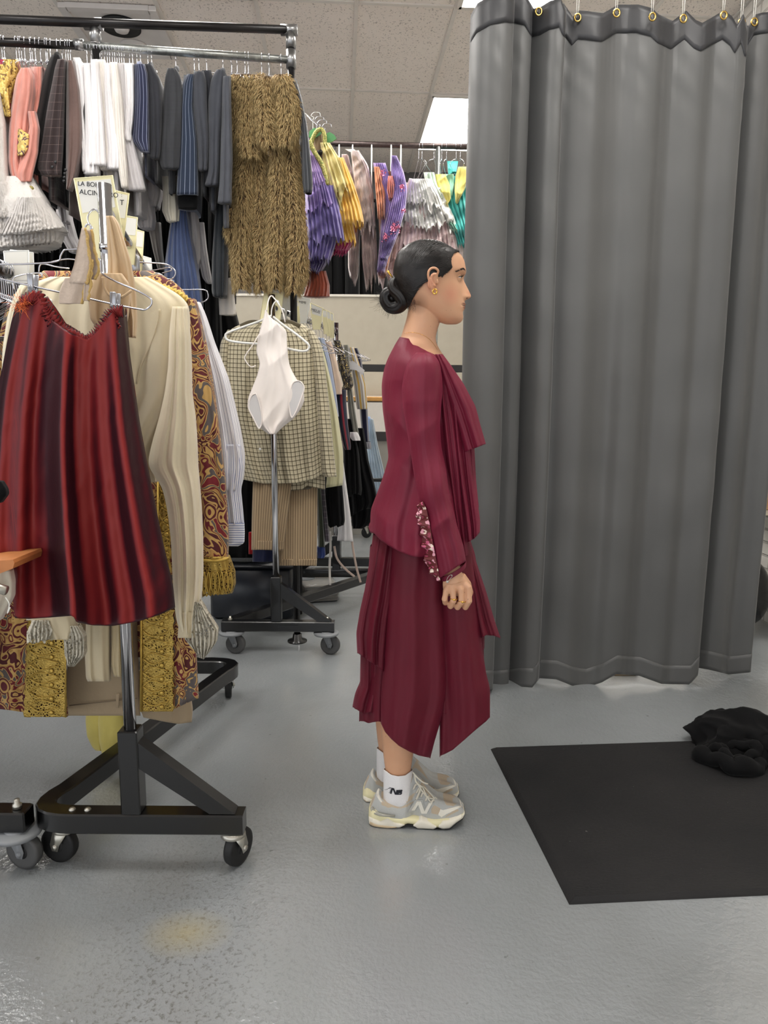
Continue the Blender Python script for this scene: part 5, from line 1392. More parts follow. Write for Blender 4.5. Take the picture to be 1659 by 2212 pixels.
for i, (rows, dy) in enumerate([([(492, 176, 186), (530, 168, 192), (570, 160, 196), (608, 148, 190), (612, 150, 186)], 0), ([(496, 186, 200), (540, 192, 206), (580, 196, 214), (604, 192, 206)], .01), ([(600, 140, 186), (630, 128, 182), (656, 128, 178)], .006), ([(560, 185, 200), (620, 180, 196), (650, 180, 192)], .004)]):
    drape('swatch', rows, 1.53 + dy, .004, m_sw, SW, n=36, nr=24, folds=1, amp=.002, seed=i)
    f = MB(); e = [W(r[2] - 1, r[0], 1.526 + dy) for r in rows]; f.tube(bez(e, 8), .0028, 6); P = np.array(f.v); P += (.0012 * nz(P, 500, i))[:, None]; f.v = P.tolist(); f.build('frayed_edge', m_swe, SW)

# divider cards on the rails
def card(quad, split, Y, label, text=None, tp=None, white=False, th=.002, grp='rail divider cards'):
    """quad: four photo points tl, tr, br, bl; split: share of the height that is white"""
    c = T('divider_card', W(quad[3][0], quad[3][1], Y), label, 'divider', grp)
    q = [W(u, v, Y) for u, v in quad]
    L = lambda k: q[0] + (q[3] - q[0]) * k; R = lambda k: q[1] + (q[2] - q[1]) * k
    f = MB(); f.prism([q[0], q[1], q[2], q[3]], (0, th, 0)); f.build('plate', M['whiteplastic'] if white else M['cardcream'], c, False)
    f = MB(); i_ = (q[1] - q[0]) * .06
    f.prism([L(.03) + i_, R(.03) - i_, R(split) - i_, L(split) + i_], (0, -.0008, 0)); f.build('label', M['cardwhite'], c, False)
    f = MB(); f.tube([L(0), R(0), R(.5), R(1)], .0014, 6); f.tube([L(0), L(1)], .0014, 6); f.build('rim', M['cardcream'] if not white else M['whiteplastic'], c)
    if text:
        for (s, u, v, h, rot) in text:
            cu = bpy.data.curves.new('lettering', 'FONT'); cu.body = s; cu.size = h; cu.extrude = .0002
            tmp_ = bpy.data.objects.new('tmp', cu); COL.objects.link(tmp_)
            lm = bpy.data.meshes.new_from_object(tmp_.evaluated_get(bpy.context.evaluated_depsgraph_get())); bpy.data.objects.remove(tmp_, do_unlink=True)
            lm.materials.clear(); lm.materials.append(M['ink']); o = bpy.data.objects.new('lettering', lm); COL.objects.link(o)
            p = W(u, v, Y) + np.array([0, -.0016, 0]); off = Vector(c.location)
            o.parent = c; o.location = Vector(p) - off; o.rotation_euler = (PI / 2, rot, 0)
    return c
card([(160, 386), (243, 379), (282, 610), (206, 640)], .29, 1.76, 'cream divider card reading ALCINDORO behind the top of the chrome pole',
     [('LA BOHEME:', 168, 401, .0145, .07), ('ALCINDORO', 172, 419, .0155, .09)])
card([(240, 410), (279, 418), (262, 560), (240, 560)], .38, 1.86, 'white-topped divider card with a T, just right of the ALCINDORO one', [('T', 259, 443, .018, .06), (':', 262, 425, .012, 0)])
card([(270, 466), (297, 470), (290, 572), (268, 572)], .38, 2.05, 'divider card third along the nearest rail, white top and yellow base')
card([(294, 496), (311, 500), (306, 590), (290, 590)], .38, 2.25, 'divider card fourth along the nearest rail')
card([(308, 553), (326, 558), (330, 600), (306, 600)], .9, 2.45, 'small white divider card at the far end of the nearest rail', white=True)
card([(272, 520), (288, 500), (292, 575), (276, 575)], .95, 2.12, 'plain white divider card leaning between yellow ones on nearest rail', white=True)
for i, (a, b_) in enumerate([((8, 543), (62, 541)), ((22, 540), (72, 546)), ((14, 560), (64, 552))]):
    card([a, (b_[0], b_[1]), (b_[0] + 2, 612), (a[0] + 6, 612)], .9, 1.98 + .03 * i, ['front blank white divider card at the far left behind the wire hanger', 'middle blank white divider card at the far left', 'lowest blank white divider card at the far left'][i], white=True)
# neighbouring rail with bunched hangers at the far left
t = T('garment_rail', W(0, 600, 1.9), 'black rail bunched with wire hanger hooks at the left picture edge', 'rail')
f = MB(); f.tube([W(-60, 560, 1.75), W(52, 604, 2.1)], .0135, 14); f.build('pipe', M['pipe'], t)
for i in range(13):
    k = i / 12.0; p = W(-4 + 58 * k, 577 + 24 * k, 1.9 + .2 * k)
    hanger(p + np.array([0, 0, 0]), 1.2 + rs0.uniform(-.2, .2), 'chrome wire hanger bunched on the left edge rail', 'hangers bunched at left edge')
# hangers whose ends stick out of the nearest rack
for i, (pts, Y, lb) in enumerate([
        ([(286, 566), (330, 568), (362, 572), (378, 585), (376, 598), (364, 603), (320, 598)], 2.1, 'chrome hanger end, uppermost of those right of the nearest rack'),
        ([(288, 588), (330, 584), (352, 580), (366, 578), (370, 584), (350, 590)], 2.2, 'chrome hanger end, second from top right of the nearest rack'),
        ([(290, 592), (330, 590), (350, 594), (360, 604), (352, 612), (336, 612)], 2.3, 'chrome hanger end, third from top right of the nearest rack'),
        ([(320, 606), (350, 604), (372, 606), (374, 612), (360, 618)], 2.4, 'short chrome hanger end just above the gold shoulder trim'),
        ([(360, 625), (400, 626), (440, 626), (449, 634), (448, 646), (436, 653), (420, 655)], 2.5, 'long chrome hanger end above the striped shirt'),
        ([(92, 571), (140, 560), (170, 562)], 1.9, 'chrome hanger wire left of the fabric samples'),
        ([(30, 625), (28, 606), (34, 598), (60, 592), (86, 590), (92, 598)], 1.8, 'bent chrome hanger wire above the left metal clip'),
        ([(84, 588), (86, 574), (94, 570), (120, 576), (150, 580)], 1.85, 'looped chrome hanger wire above the brocade collar')]):
    wire('wire_hanger', pts, Y, .0019, M['wire'], lb, 'hanger')
f = MB(); a = W(292, 564, 2.08); f.box(a + [0, 0, -.01], (.018, .006, .05), bev=.001); f.box(a + [0, .01, -.01], (.018, .004, .05), bev=.001)
tag(f.build('metal_clip', m_clip, None), 'metal skirt clip on the upper chrome hanger right of the divider cards', 'clip')
# odds and ends at the left edge
t = T('wooden_crate', W(0, 1250, 1.45), 'corner of a pale wooden board with clamp at the left picture edge', 'board')
f = MB(); f.prism([W(-60, 1216, 1.42), W(28, 1209, 1.42), W(31, 1216, 1.42), W(28, 1228, 1.42), W(-60, 1262, 1.42)], (0, .12, 0)); f.build('board', plain('worn_plywood', (176, 112, 62), .55, var=.25), t, False)
f = MB(); f.tube([W(-30, 1262, 1.4), W(14, 1276, 1.4)], .010, 12); f.build('clamp', M['zinc'], t)
piece('cloth_bag', 'cream cloth bag hanging under the wooden board at the left edge', 'bag', 1.46, [
    ('bag', [(1232, -60, 24), (1256, -60, 28), (1290, -60, 27), (1325, -60, 8), (1340, -60, 0)], 0, .03, cloth('calico', (206, 198, 182), .9), dict(n=50, nr=30, folds=2, amp=.008))])
f = MB(); f.tube(bez([W(12, 1290, 1.42), W(20, 1305, 1.42), (W(16, 1325, 1.42)), W(22, 1312, 1.42)], 5), .0012, 5); tag(f.build('drawstring', M['cardwhite'], None), 'thin white drawstring of the cloth bag at the left edge', 'string')
piece('black_glove', 'black cloth poking in at the left edge against the red skirt', 'clothing', 1.4, [('cloth', [(1040, -40, 4), (1055, -40, 14), (1068, -40, 16), (1086, -40, 2)], 0, .02, m_blk2, dict(n=30, nr=16, folds=2, amp=.004))])

# ================================================================== middle rolling rack
m_plaid = checked('brown_check', (206, 196, 168), (84, 76, 58), .0215, .0052, w2=.0014)
YR = 3.425
PS = T('checked_shirt', W(585, 700, YR), 'cream and brown checked flannel shirt facing out at the end of the middle rack', 'shirt')
drape('body', [(698, 528, 650), (706, 505, 664), (722, 490, 678), (745, 480, 688), (800, 478, 690), (900, 482, 693), (1000, 505, 697), (1045, 520, 700)], YR, .075, m_plaid, PS, n=130, nr=80, folds=4.4, amp=.014, seed=303, hem=[(478, 1015), (524, 1036), (570, 1045), (640, 1044), (680, 1034), (702, 1020)], wr=.004, wf=18)
drape('tail', [(990, 600, 700), (1040, 602, 702), (1059, 603, 702)], YR + .03, .06, m_plaid, PS, n=60, nr=20, folds=3, amp=.008, seed=5, hem=[(603, 1062), (655, 1058), (662, 1050), (702, 1058)])
drape('sleeve', [(712, 664, 676), (735, 668, 690), (762, 674, 698), (830, 680, 706), (906, 686, 714), (980, 692, 721), (1020, 694, 726), (1030, 700, 727)], YR - .01, .06, m_plaid, PS, n=70, nr=60, folds=1.6, amp=.007, seed=6, wr=.004)
drape('sleeve', [(712, 492, 504), (740, 476, 496), (800, 472, 492), (900, 482, 500), (1010, 506, 526)], YR + .01, .06, m_plaid, PS, n=50, nr=50, folds=1.6, amp=.006, seed=7, wr=.004)
f = MB(); f.tube(bez([W(u, v, YR - .05) for u, v in [(520, 706), (545, 697), (580, 700), (620, 696), (648, 706)]], 6), .013, 10, flat=.6); f.build('collar', m_plaid, PS)
f = MB(); f.lathe(W(562, 970, YR - .1), [(.004, -.002), (.006, 0), (.006, .002)], 'Y', 12); f.build('button', M['whiteplastic'], PS)
m_pstr = striped('tan_pinstripe_wool', (158, 138, 110), (186, 160, 124), .0125, .0025, stripe2=(120, 100, 80))
TR = piece('pinstripe_trousers', 'tan pinstriped trousers with turn-ups hanging below the checked shirt', 'trousers', 3.44, [
    ('leg', [(1000, 548, 632), (1050, 546, 630), (1120, 544, 620), (1188, 543, 612)], .03, .035, m_pstr, dict(n=70, nr=50, folds=1.6, amp=.007, hem=[(543, 1186), (612, 1190)])),
    ('leg', [(1000, 602, 686), (1060, 602, 686), (1150, 601, 685), (1222, 601, 684)], -.02, .035, m_pstr, dict(n=70, nr=50, folds=1.8, amp=.007, seed=4, hem=[(601, 1219), (684, 1223)])),
    ('turn_up', [(1168, 543, 614), (1188, 543, 613)], .03, .038, m_pstr, dict(n=60, nr=8, folds=1.6, amp=.006)),
    ('turn_up', [(1208, 601, 685), (1222, 601, 684)], -.02, .038, m_pstr, dict(n=60, nr=8, folds=1.8, amp=.006, seed=4))])
m_leo = cloth('white_lycra', (238, 230, 224), .5, .2, .03, .3, 20)
YL = 3.20
LE = T('white_leotard', W(590, 650, YL), 'white lycra leotard hung by its straps over the middle rack pole', 'leotard')
drape('body', [(668, 573, 582, .6), (684, 570, 604), (700, 565, 619), (730, 557, 620), (760, 553, 622), (785, 562, 627), (810, 556, 640), (835, 546, 655), (860, 536, 658), (880, 534, 650), (903, 545, 634), (920, 556, 612), (938, 580, 596)], YL, .028, m_leo, LE, n=110, nr=90, folds=2.2, amp=.006, seed=303, wr=.0045, wf=26, zs=.8, top=[(573, 668), (582, 684), (592, 690), (604, 694), (619, 698)])
wpart('strap', [(576, 672, -.03), (579, 652, -.02), (584, 640, 0), (590, 640, .03)], YL, .0028, m_leo, LE)
wpart('strap', [(616, 696, -.03), (610, 672, -.03), (600, 654, -.03), (592, 644, 0), (588, 640, .03)], YL, .0028, m_leo, LE)
wpart('strap', [(553, 790, -.02), (541, 792, -.03), (529, 776, -.03), (532, 765, -.03), (546, 745, -.03), (560, 722, -.02)], YL, .0025, m_leo, LE)
m_leoin = cloth('white_lycra_inside', (206, 204, 204), .7, .1, .03, .3, 20)
for pts in ([(627, 842), (634, 826), (648, 824), (657, 838), (650, 862), (640, 888), (630, 902), (625, 880), (624, 860)], [(553, 850), (560, 870), (566, 905), (560, 926), (548, 905), (537, 880), (543, 856)]):
    f = MB(); P = [W(u, v, YL - .034) for u, v in pts]; f.tube(bez(P + [P[0]], 5), .0028, 8); f.build('leg_opening', m_leo, LE)
    f = MB(); Q = bez(P + [P[0]], 5)[:-1]; f.prism(Q, (0, .002, 0)); f.build('lining', m_leoin, LE, False)
t = T('plastic_hanger', W(585, 700, 3.27), 'white plastic hanger lying across the checked shirt collar, behind the leotard', 'hanger')
wpart('frame', [(586, 682), (560, 694), (520, 708), (492, 719), (487, 726), (493, 735), (520, 740), (560, 743), (600, 748), (640, 757), (660, 758), (667, 752), (665, 743), (640, 722), (612, 702), (590, 684)], 3.27, .0052, M['whiteplastic'], t)
wpart('hook', [(586, 684), (587, 668), (592, 655), (600, 650), (604, 660)], 3.27, .003, M['whiteplastic'], t)
# divider cards
cards = [([(575, 605), (615, 611), (604, 700), (560, 700)], .26, 3.36, 'cream divider card reading RODOLFO at the end of the middle rack', [('LA BOHEME', 576, 613.5, .017, .1), ('RODOLFO', 575, 625, .026, .1)]),
         ([(612, 618), (625, 620), (618, 690), (608, 690)], .9, 3.46, 'grey-white divider card with an O behind the RODOLFO card', [('O', 615, 633, .022, .1)]),
         ([(622, 628), (643, 634), (616, 690), (612, 690)], .95, 3.56, 'slanted white divider card lettered ARD', [('ARD', 622, 641, .022, .15)]),
         ([(640, 640), (671, 646), (662, 698), (646, 698)], .95, 3.68, 'white divider card with faint lettering in the middle of the row', [('MIMI', 645, 655, .018, .1)]),
         ([(670, 654), (698, 666), (692, 712), (676, 712)], .4, 3.8, 'divider card lettered MELIE with a hanger hook across it', [('MELIE', 671, 671, .02, .3)]),
         ([(696, 668), (705, 670), (710, 722), (700, 722)], .3, 3.92, 'narrow yellow divider card, third from the far end of the middle rail', None),
         ([(704, 670), (713, 674), (716, 726), (706, 726)], .3, 4.02, 'narrow yellow divider card, second from the far end of the middle rail', None),
         ([(711, 674), (720, 678), (722, 730), (713, 730)], .3, 4.14, 'narrow yellow divider card at the far end of the middle rail', None),
         ([(636, 650), (645, 652), (648, 700), (640, 700)], .2, 3.62, 'tan divider card edge between two white cards on the middle rail', None)]
for q, sp, Y, lb, tx in cards: card(q, sp, Y, lb, tx, white=(sp > .8), grp='divider cards on the middle rack')
for i in range(16):
    k = i / 15.0; p = np.array([-.50 + .2 * k, 3.45 + .9 * k, 1.635])
    hanger(p, math.radians(80) + rs0.uniform(-.3, .3), 'thin wire hanger crowded on the middle rack rail', 'hangers on the middle rack')
# clothes running back along the middle rack
def run(name, label, cat, Y, rows, mat, extra=None, th=.05, **kw):
    kw.setdefault('n', 50); kw.setdefault('nr', 44); kw.setdefault('folds', 2); kw.setdefault('amp', .007)
    t = piece(name, label, cat, Y, [('cloth', rows, 0, th, mat, kw)]); return t
m_pale = cloth('pale_yellow_cotton', (212, 208, 170), .85, .2, .04, .3)
run('yellow_shirt', 'pale yellow shirt next to the checked shirt on the middle rack', 'shirt', 3.58, [(735, 676, 690), (770, 690, 702), (820, 698, 714), (900, 704, 730), (980, 708, 741), (1030, 706, 742), (1052, 704, 740)], m_pale, seed=1, hem=[(704, 1054), (742, 1048)])
run('blue_shirt', 'light blue shirt sleeve behind the pale yellow shirt', 'shirt', 3.68, [(730, 684, 700), (780, 698, 714), (850, 712, 726), (900, 716, 732)], cloth('light_blue_cotton', (150, 160, 184), .85), seed=2)
run('peach_blouse', 'peach satin blouse behind the light blue shirt', 'blouse', 3.76, [(738, 700, 716), (780, 710, 728), (830, 718, 738), (852, 722, 739)], cloth('peach_satin', (214, 190, 168), .5), seed=3)
run('striped_waistcoat', 'red and navy striped waistcoat below the peach blouse', 'waistcoat', 3.8, [(842, 720, 748), (870, 724, 748), (920, 732, 752), (965, 742, 758), (972, 746, 757)], striped('red_navy_stripe', (30, 36, 56), (124, 34, 48), .05, .016), seed=4)
run('floral_dress', 'dark grey dress with pale scroll embroidery and short black-edged sleeve', 'dress', 3.9, [(735, 720, 734), (770, 728, 748), (810, 736, 760), (832, 742, 764), (842, 736, 758)], gold_brocade('scroll_embroidery', (52, 50, 54), (46, 44, 48), 90, (130, 124, 112)), seed=5)
run('knit_dress', 'grey knitted dress showing between two dark garments', 'dress', 3.98, [(745, 742, 752), (820, 748, 758), (880, 752, 766), (930, 758, 774), (950, 762, 778)], checked('grey_knit', (132, 130, 120), (96, 96, 88), .008, .003), seed=6)
run('white_collar', 'crumpled white paper-like collar at the hem of the grey knitted dress', 'collar', 3.9, [(934, 756, 772), (945, 756, 778), (952, 762, 779)], m_white, seed=7, n=30, nr=12)
t = run('striped_blouse', 'cream, grey and ochre striped blouse with white pointed collar', 'blouse', 4.08, [(750, 752, 764), (790, 758, 778), (830, 764, 790), (880, 770, 794), (884, 772, 793)], striped('ochre_stripe', (206, 202, 196), (150, 140, 134), .05, .012, stripe2=(196, 160, 84)), seed=8, folds=3)
f = MB(); f.prism([W(u, v, 4.0) for u, v in [(755, 782), (762, 779), (788, 800), (782, 810), (770, 800), (756, 798)]], (0, .01, 0)); f.build('collar', m_white, t, False)
run('navy_jacket', 'navy velvet jacket with speckled cuff at the far end of the middle rack', 'jacket', 4.2, [(752, 764, 772), (770, 766, 780), (850, 774, 792), (920, 780, 796), (956, 784, 798)], cloth('navy_velvet', (26, 26, 56), .7, .5), seed=9)
run('speckled_cuff', 'white speckled cuff below the navy velvet jacket', 'cuff', 4.19, [(954, 784, 800), (962, 784, 802), (970, 786, 801)], checked('speckle', (214, 214, 220), (40, 40, 56), .008, .004), seed=10, n=30, nr=10)
m_blk3 = cloth('black_crepe', (9, 9, 11), .95, .04, .2, .4, 20)
run('black_skirt', 'long black skirt with rose pin behind the white apron', 'skirt', 4.1, [(925, 744, 786), (1000, 748, 796), (1060, 750, 810), (1096, 752, 816), (1110, 754, 806)], m_blk3, seed=11, folds=4, amp=.016, n=80, hem=[(752, 1120), (780, 1102), (800, 1098), (816, 1092)])
run('black_dress', 'black dress with ragged hem in front of the long black skirt', 'dress', 3.98, [(905, 738, 760), (980, 742, 776), (1060, 742, 782), (1072, 744, 780)], m_blk3, seed=12, folds=4, amp=.012, n=80, hem=jag(742, 782, 1070, 4, 6, 3))
run('black_skirt', 'narrow black skirt left of the white apron', 'skirt', 3.72, [(1030, 702, 738), (1080, 703, 742), (1130, 708, 745), (1140, 710, 742)], m_blk3, seed=13, folds=3, n=60, hem=jag(706, 746, wl(1290, -.21) if False else 1136, 5, 5, 4))
run('black_trousers', 'black trousers reaching lowest behind the white apron', 'trousers', 4.22, [(1060, 752, 806), (1110, 758, 806), (1130, 760, 800), (1142, 762, 784)], m_blk3, seed=14, folds=3, n=60)
run('white_apron', 'crinkled white cotton apron hanging low on the middle rack', 'apron', 3.84, [(1000, 728, 742), (1060, 732, 750), (1110, 735, 757), (1168, 728, 763)], m_white, seed=15, folds=2, hem=[(728, 1168), (763, 1170)])
run('tartan_trousers', 'grey tartan trouser leg left of the narrow black skirt', 'trousers', 3.7, [(1055, 692, 702), (1120, 698, 708), (1170, 702, 712)], checked('grey_tartan', (70, 66, 72), (112, 104, 112), .03, .006), seed=16)
run('olive_coat', 'dark olive coat edge beside the pinstriped trousers', 'coat', 3.68, [(1050, 684, 694), (1120, 686, 698), (1182, 688, 702)], cloth('dark_olive', (44, 50, 36), .8), seed=17)
run('blue_bundle', 'small bright blue cloth at the foot of the pinstriped trousers', 'clothing', 3.75, [(1182, 684, 702), (1200, 686, 703), (1206, 686, 700)], cloth('royal_blue', (38, 58, 118), .8), seed=18, n=30, nr=12)
run('navy_trousers', 'navy trousers behind the pinstriped trouser legs', 'trousers', 3.72, [(1120, 552, 604), (1180, 546, 604), (1214, 545, 602)], cloth('deep_navy', (20, 26, 56), .85), seed=19)
for (pts, lb) in (([(713, 1148), (714, 1180), (712, 1220), (713, 1264)], 'white cotton tie hanging left below the white apron'), ([(760, 1168), (765, 1200), (771, 1230), (779, 1258)], 'pale pink ribbon tie hanging right below the white apron'), ([(722, 1180), (728, 1206), (745, 1228), (766, 1246)], 'pale pink ribbon curling between the two hanging ties')):
    f = MB(); f.tube(bez([W(u, v, 3.82) for u, v in pts], 6), .0062, 8, flat=.25); tag(f.build('ribbon', m_white2 if 'pink' not in lb else cloth('pink_ribbon', (206, 184, 170), .6), None), lb, 'ribbon')
tt_ = piece('tulle_skirt', 'pale blue tulle skirt hanging in front of the work table', 'skirt', 5.75, [
    ('skirt', [(905, 796, 806), (960, 792, 816), (1010, 790, 828), (1055, 792, 838), (1084, 794, 836)], 0, .14, sheer('ice_blue_tulle', (176, 196, 212), .7), dict(n=90, nr=40, folds=7, amp=.02)),
    ('bodice', [(900, 790, 800), (936, 790, 804)], .06, .05, cloth('sky_blue', (150, 176, 222), .6), dict(n=30, nr=10, folds=1))])
# storage under the middle rack
t = T('storage_tote', G(565, 1350, 0), 'large dark plastic storage tote standing under the middle rack', 'box')
a = G(480, 1352, 0); b_ = G(655, 1352, 0)
x0, x1_ = a[0] - .02, b_[0] + .02; y0 = 3.72
f = MB(); f.box((-.74, y0 + .36, .15), (.46, .46, .3), bev=.02)
f.build('tub', plain('dark_navy_plastic', (26, 30, 38), .3), t)
f = MB(); f.box((-.74, y0 + .36, .311), (.50, .50, .022), bev=.01); f.build('lid', plain('black_plastic_lid', (30, 32, 36), .35), t)
t = T('clear_tote', (-.72, 4.08, .325), 'clear plastic tote of grey rags stacked on the dark storage tote', 'box')
f = MB(); f.box((-.72, y0 + .36, .39), (.42, .40, .13), bev=.01)
gl = NT('clear_plastic'); gl.set(Base_Color=lin((190, 196, 200)), Roughness=.15, Alpha=.3); f.build('tub', gl.m, t)
t = T('rags', (-.72, 4.08, .34), 'heap of grey-white rags inside the clear plastic tote', 'cloth')
heap(np.array([-.72, y0 + .34, .395]), (.17, .15, .05), 4, .25, 70, 24).build('heap', cloth('grey_rags', (140, 138, 136), .9), t)
P_ = t.children[0].data; 
t = T('plastic_packet', G(680, 1300, 0), 'clear plastic packet of folded taupe fabric on the floor behind the middle rack base', 'packet')
c0 = G(682, 1302, 0)
f = MB()
for i in range(7): f.box((c0[0] + .004 * (i % 2), c0[1] + .14, .012 + i * .014), (.21, .27, .013), np.array(Matrix.Rotation(.25, 3, 'Z')), bev=.004)
f.build('folded_cloth', cloth('taupe_folds', (128, 118, 102), .9), t)
f = MB(); f.box((c0[0], c0[1] + .14, .056), (.225, .285, .112), np.array(Matrix.Rotation(.25, 3, 'Z')), bev=.012); f.build('wrapper', gl.m, t)
t = T('plastic_packet', (-.36, 4.2, .13), 'crumpled clear packet with pink and white trims beside the clear tote', 'packet')
heap(np.array([c0[0] - .10, c0[1] + .3, .10]), (.07, .06, .09), 9, .35, 60, 30).build('wrapper', gl.m, t)
heap(np.array([c0[0] - .10, c0[1] + .3, .09]), (.05, .045, .07), 11, .35, 50, 30).build('trims', cloth('pink_trims', (200, 176, 172), .8), t)
low('black_coat', 'black coat filling the shadow between brocade sleeve and checked shirt', 'coat', [(640, 440, 500), (800, 446, 540), (1000, 470, 560), (1205, 470, 560)], m_blk2, 3.95, .12, seed=401, amp=.015)
low('red_garment', 'sliver of red cloth low between black coat and pinstriped trousers', 'clothing', [(1150, 537, 545), (1197, 537, 548)], cloth('tomato_red', (170, 30, 34), .8), 3.78, .02, seed=402, n=20, nr=8)
wire('rail_pipe', [(440, 708), (482, 708)], 3.9, .014, M['pipe'], 'short black rail end between the striped and the checked shirt', 'rail', n=2)

# clothes of the neighbouring rack, hanging just beyond the left picture edge
for i in range(7):
    y = 1.75 + i * .17; x = -.60 * y - .30
    t = T('long_coat', (x, y, 1.6), 'long dark coat on the neighbouring rack beyond the left picture edge', 'coat', 'coats beyond the left edge')
    rows_ = []
    P = []
    for k in np.linspace(0, 1, 24):
        a = np.linspace(0, 2 * PI, 40, endpoint=False); w = .06 + .18 * min(1, k * 5)
        row = np.stack([x + w * np.cos(a), y + (.05 + .012 * np.sin(5 * a + i)) * np.sin(a), np.full(40, 1.58 - 1.2 * k)], 1); P.append(row)
    surf('cloth', np.array(P), m_suitblack if i % 2 else m_char, t, caps=(True, True))
# ================================================================== the woman
YP0 = 1.99
def pip(poly, x, y):
    poly = np.array(poly, float); n = len(poly); ins = np.zeros(np.shape(x), bool); j = n - 1
    for i in range(n):
        xi, yi = poly[i]; xj, yj = poly[j]
        c = ((yi > y) != (yj > y)) & (x < (xj - xi) * (y - yi) / (yj - yi + 1e-12) + xi)
        ins ^= c; j = i
    return ins
def projA(P):
    d = (P - np.array([0, 0, CAM_H])) @ RN
    return CU + FOC * d[..., 0] / -d[..., 2], CV - FOC * d[..., 1] / -d[..., 2]

def skin_mat():
    m = NT('skin'); o = m.obj()
    c = m.ramp(m.noise(7, 3, o), [(.3, lin((204, 154, 120))), (.7, lin((216, 168, 134)))])
    fr = m.ramp(m.noise(120, 1, o), [(.745, 0.0), (.77, 1.0)])
    c = m.mix(m.math('MULTIPLY', fr, .4), c, lin((120, 76, 58)))
    return m, o, c
PERSON = empty('person', (float(W(860, 1780, 1.99)[0]), 1.99, 0), 'woman in burgundy top and layered skirt standing in profile, dark hair in low bun', 'person')

# ---- head
YH = 1.965
hv = [521, 523, 526, 530, 537, 545, 555, 567, 582, 590, 600, 610, 620, 632, 640, 648, 655, 661, 667, 674, 682, 690, 696, 700]
hxf = [932, 942, 950, 960, 972, 984, 994, 1000, 1003, 1003, 997.5, 996.5, 997.5, 999, 999.5, 1000, 1001, 1001, 1000.5, 998.5, 998, 996.5, 990, 982]
hxb = [912, 902, 894, 886, 876, 869, 863, 859, 856, 856, 856, 857, 859, 863, 867, 872, 878, 886, 895, 908, 922, 938, 950, 962]
hw_ = [.006, .018, .028, .038, .049, .058, .066, .071, .0745, .075, .0745, .0735, .072, .070, .068, .066, .0635, .061, .058, .053, .047, .038, .027, .014]
fv = [545, 553, 560, 567, 575, 582, 588, 592, 596, 600, 603, 608, 613, 619, 625, 631, 636, 639, 642, 645, 647.5, 650, 652.5, 655.5, 658.5, 660.8, 662, 663.5, 666, 669, 673, 676, 679, 683, 688, 692, 696, 700]
ff = [988, 997, 1001, 1003.5, 1005, 1006, 1006.5, 1005.5, 1003.3, 1001.8, 1001.6, 1003.2, 1005.6, 1008.6, 1011.8, 1014.6, 1016.9, 1017.9, 1017.4, 1013.5, 1007.5, 1003.6, 1003.4, 1005.2, 1006.4, 1004.8, 1002.6, 1004.6, 1005.0, 1002.6, 1000.2, 999.3, 999.6, 1000.6, 1000.4, 998.8, 995.5, 988]
sv = [545, 582, 590, 603, 613, 625, 636, 642, 647, 652, 658, 664, 670, 676, 684, 700]
ss = [.05, .04, .026, .009, .0095, .0105, .0125, .0145, .015, .016, .020, .019, .017, .02, .021, .025]
def head_pts(vs, phi, off=0.0):
    """points of the head: rows by photo height, phi 0 = face, pi = back"""
    xf = np.interp(vs, hv, hxf); xb = np.interp(vs, hv, hxb); w = np.interp(vs, hv, hw_)
    ks = int(4 * (len(vs) / 60.0) ** 2)
    xf = smooth_rows(xf, ks // 2); xb = smooth_rows(xb, ks); w = smooth_rows(w, ks)
    xc = xb + (xf - xb) * .44
    c = np.cos(phi)[None]; s = np.sin(phi)[None]
    a = np.where(c > 0, (xf - xc)[:, None], (xc - xb)[:, None])
    # the face tapers towards the front
    yy = np.sign(s) * np.abs(s) ** np.where(c > 0, .92, .9) * w[:, None]
    U = xc[:, None] + a * np.sign(c) * np.abs(c) ** .96
    full = np.interp(vs, fv, ff, left=np.nan)
    dx = np.where(np.isnan(full), 0, full - xf)
    sg = np.interp(vs, sv, ss)
    U = U + dx[:, None] * np.exp(-(yy / sg[:, None]) ** 2) * (c > 0)
    # eye sockets, cheeks, nostril wing
    V2 = np.tile(vs[:, None], (1, len(phi)))
    for sy in (-1, 1):
        U = U - 3.6 * np.exp(-((yy - sy * .031) / .014) ** 2 - ((V2 - 604) / 9) ** 2) * (c > 0)
        U = U + 2.0 * np.exp(-((yy - sy * .030) / .02) ** 2 - ((V2 - 590) / 6) ** 2) * (c > 0)
        U = U + 1.5 * np.exp(-((yy - sy * .034) / .02) ** 2 - ((V2 - 628) / 14) ** 2) * (c > 0)
        U = U + 3.2 * np.exp(-((yy - sy * .0125) / .005) ** 2 - ((V2 - 642) / 4.2) ** 2) * (c > 0)
        U = U - 2.0 * np.exp(-((yy - sy * .024) / .006) ** 2 - ((V2 - 661) / 3) ** 2) * (c > 0)
    P = W(U, V2, np.full_like(U, YH))
    sc = 1 + off / np.maximum(w[:, None], .02)
    P[..., 1] = YH - yy * np.where(off, sc, 1)
    return P, U, yy
vs_h = 521 + (700 - 521) * (0.5 - 0.5 * np.cos(np.linspace(0, PI, 130))) * .35 + (700 - 521) * np.linspace(0, 1, 130) * .65
phi = np.linspace(0, 2 * PI, 128, endpoint=False)
HP, HU, Hy = head_pts(vs_h, phi)
body = MB()
surf('', HP, None, caps=(True, True), mb=body, finish=False)
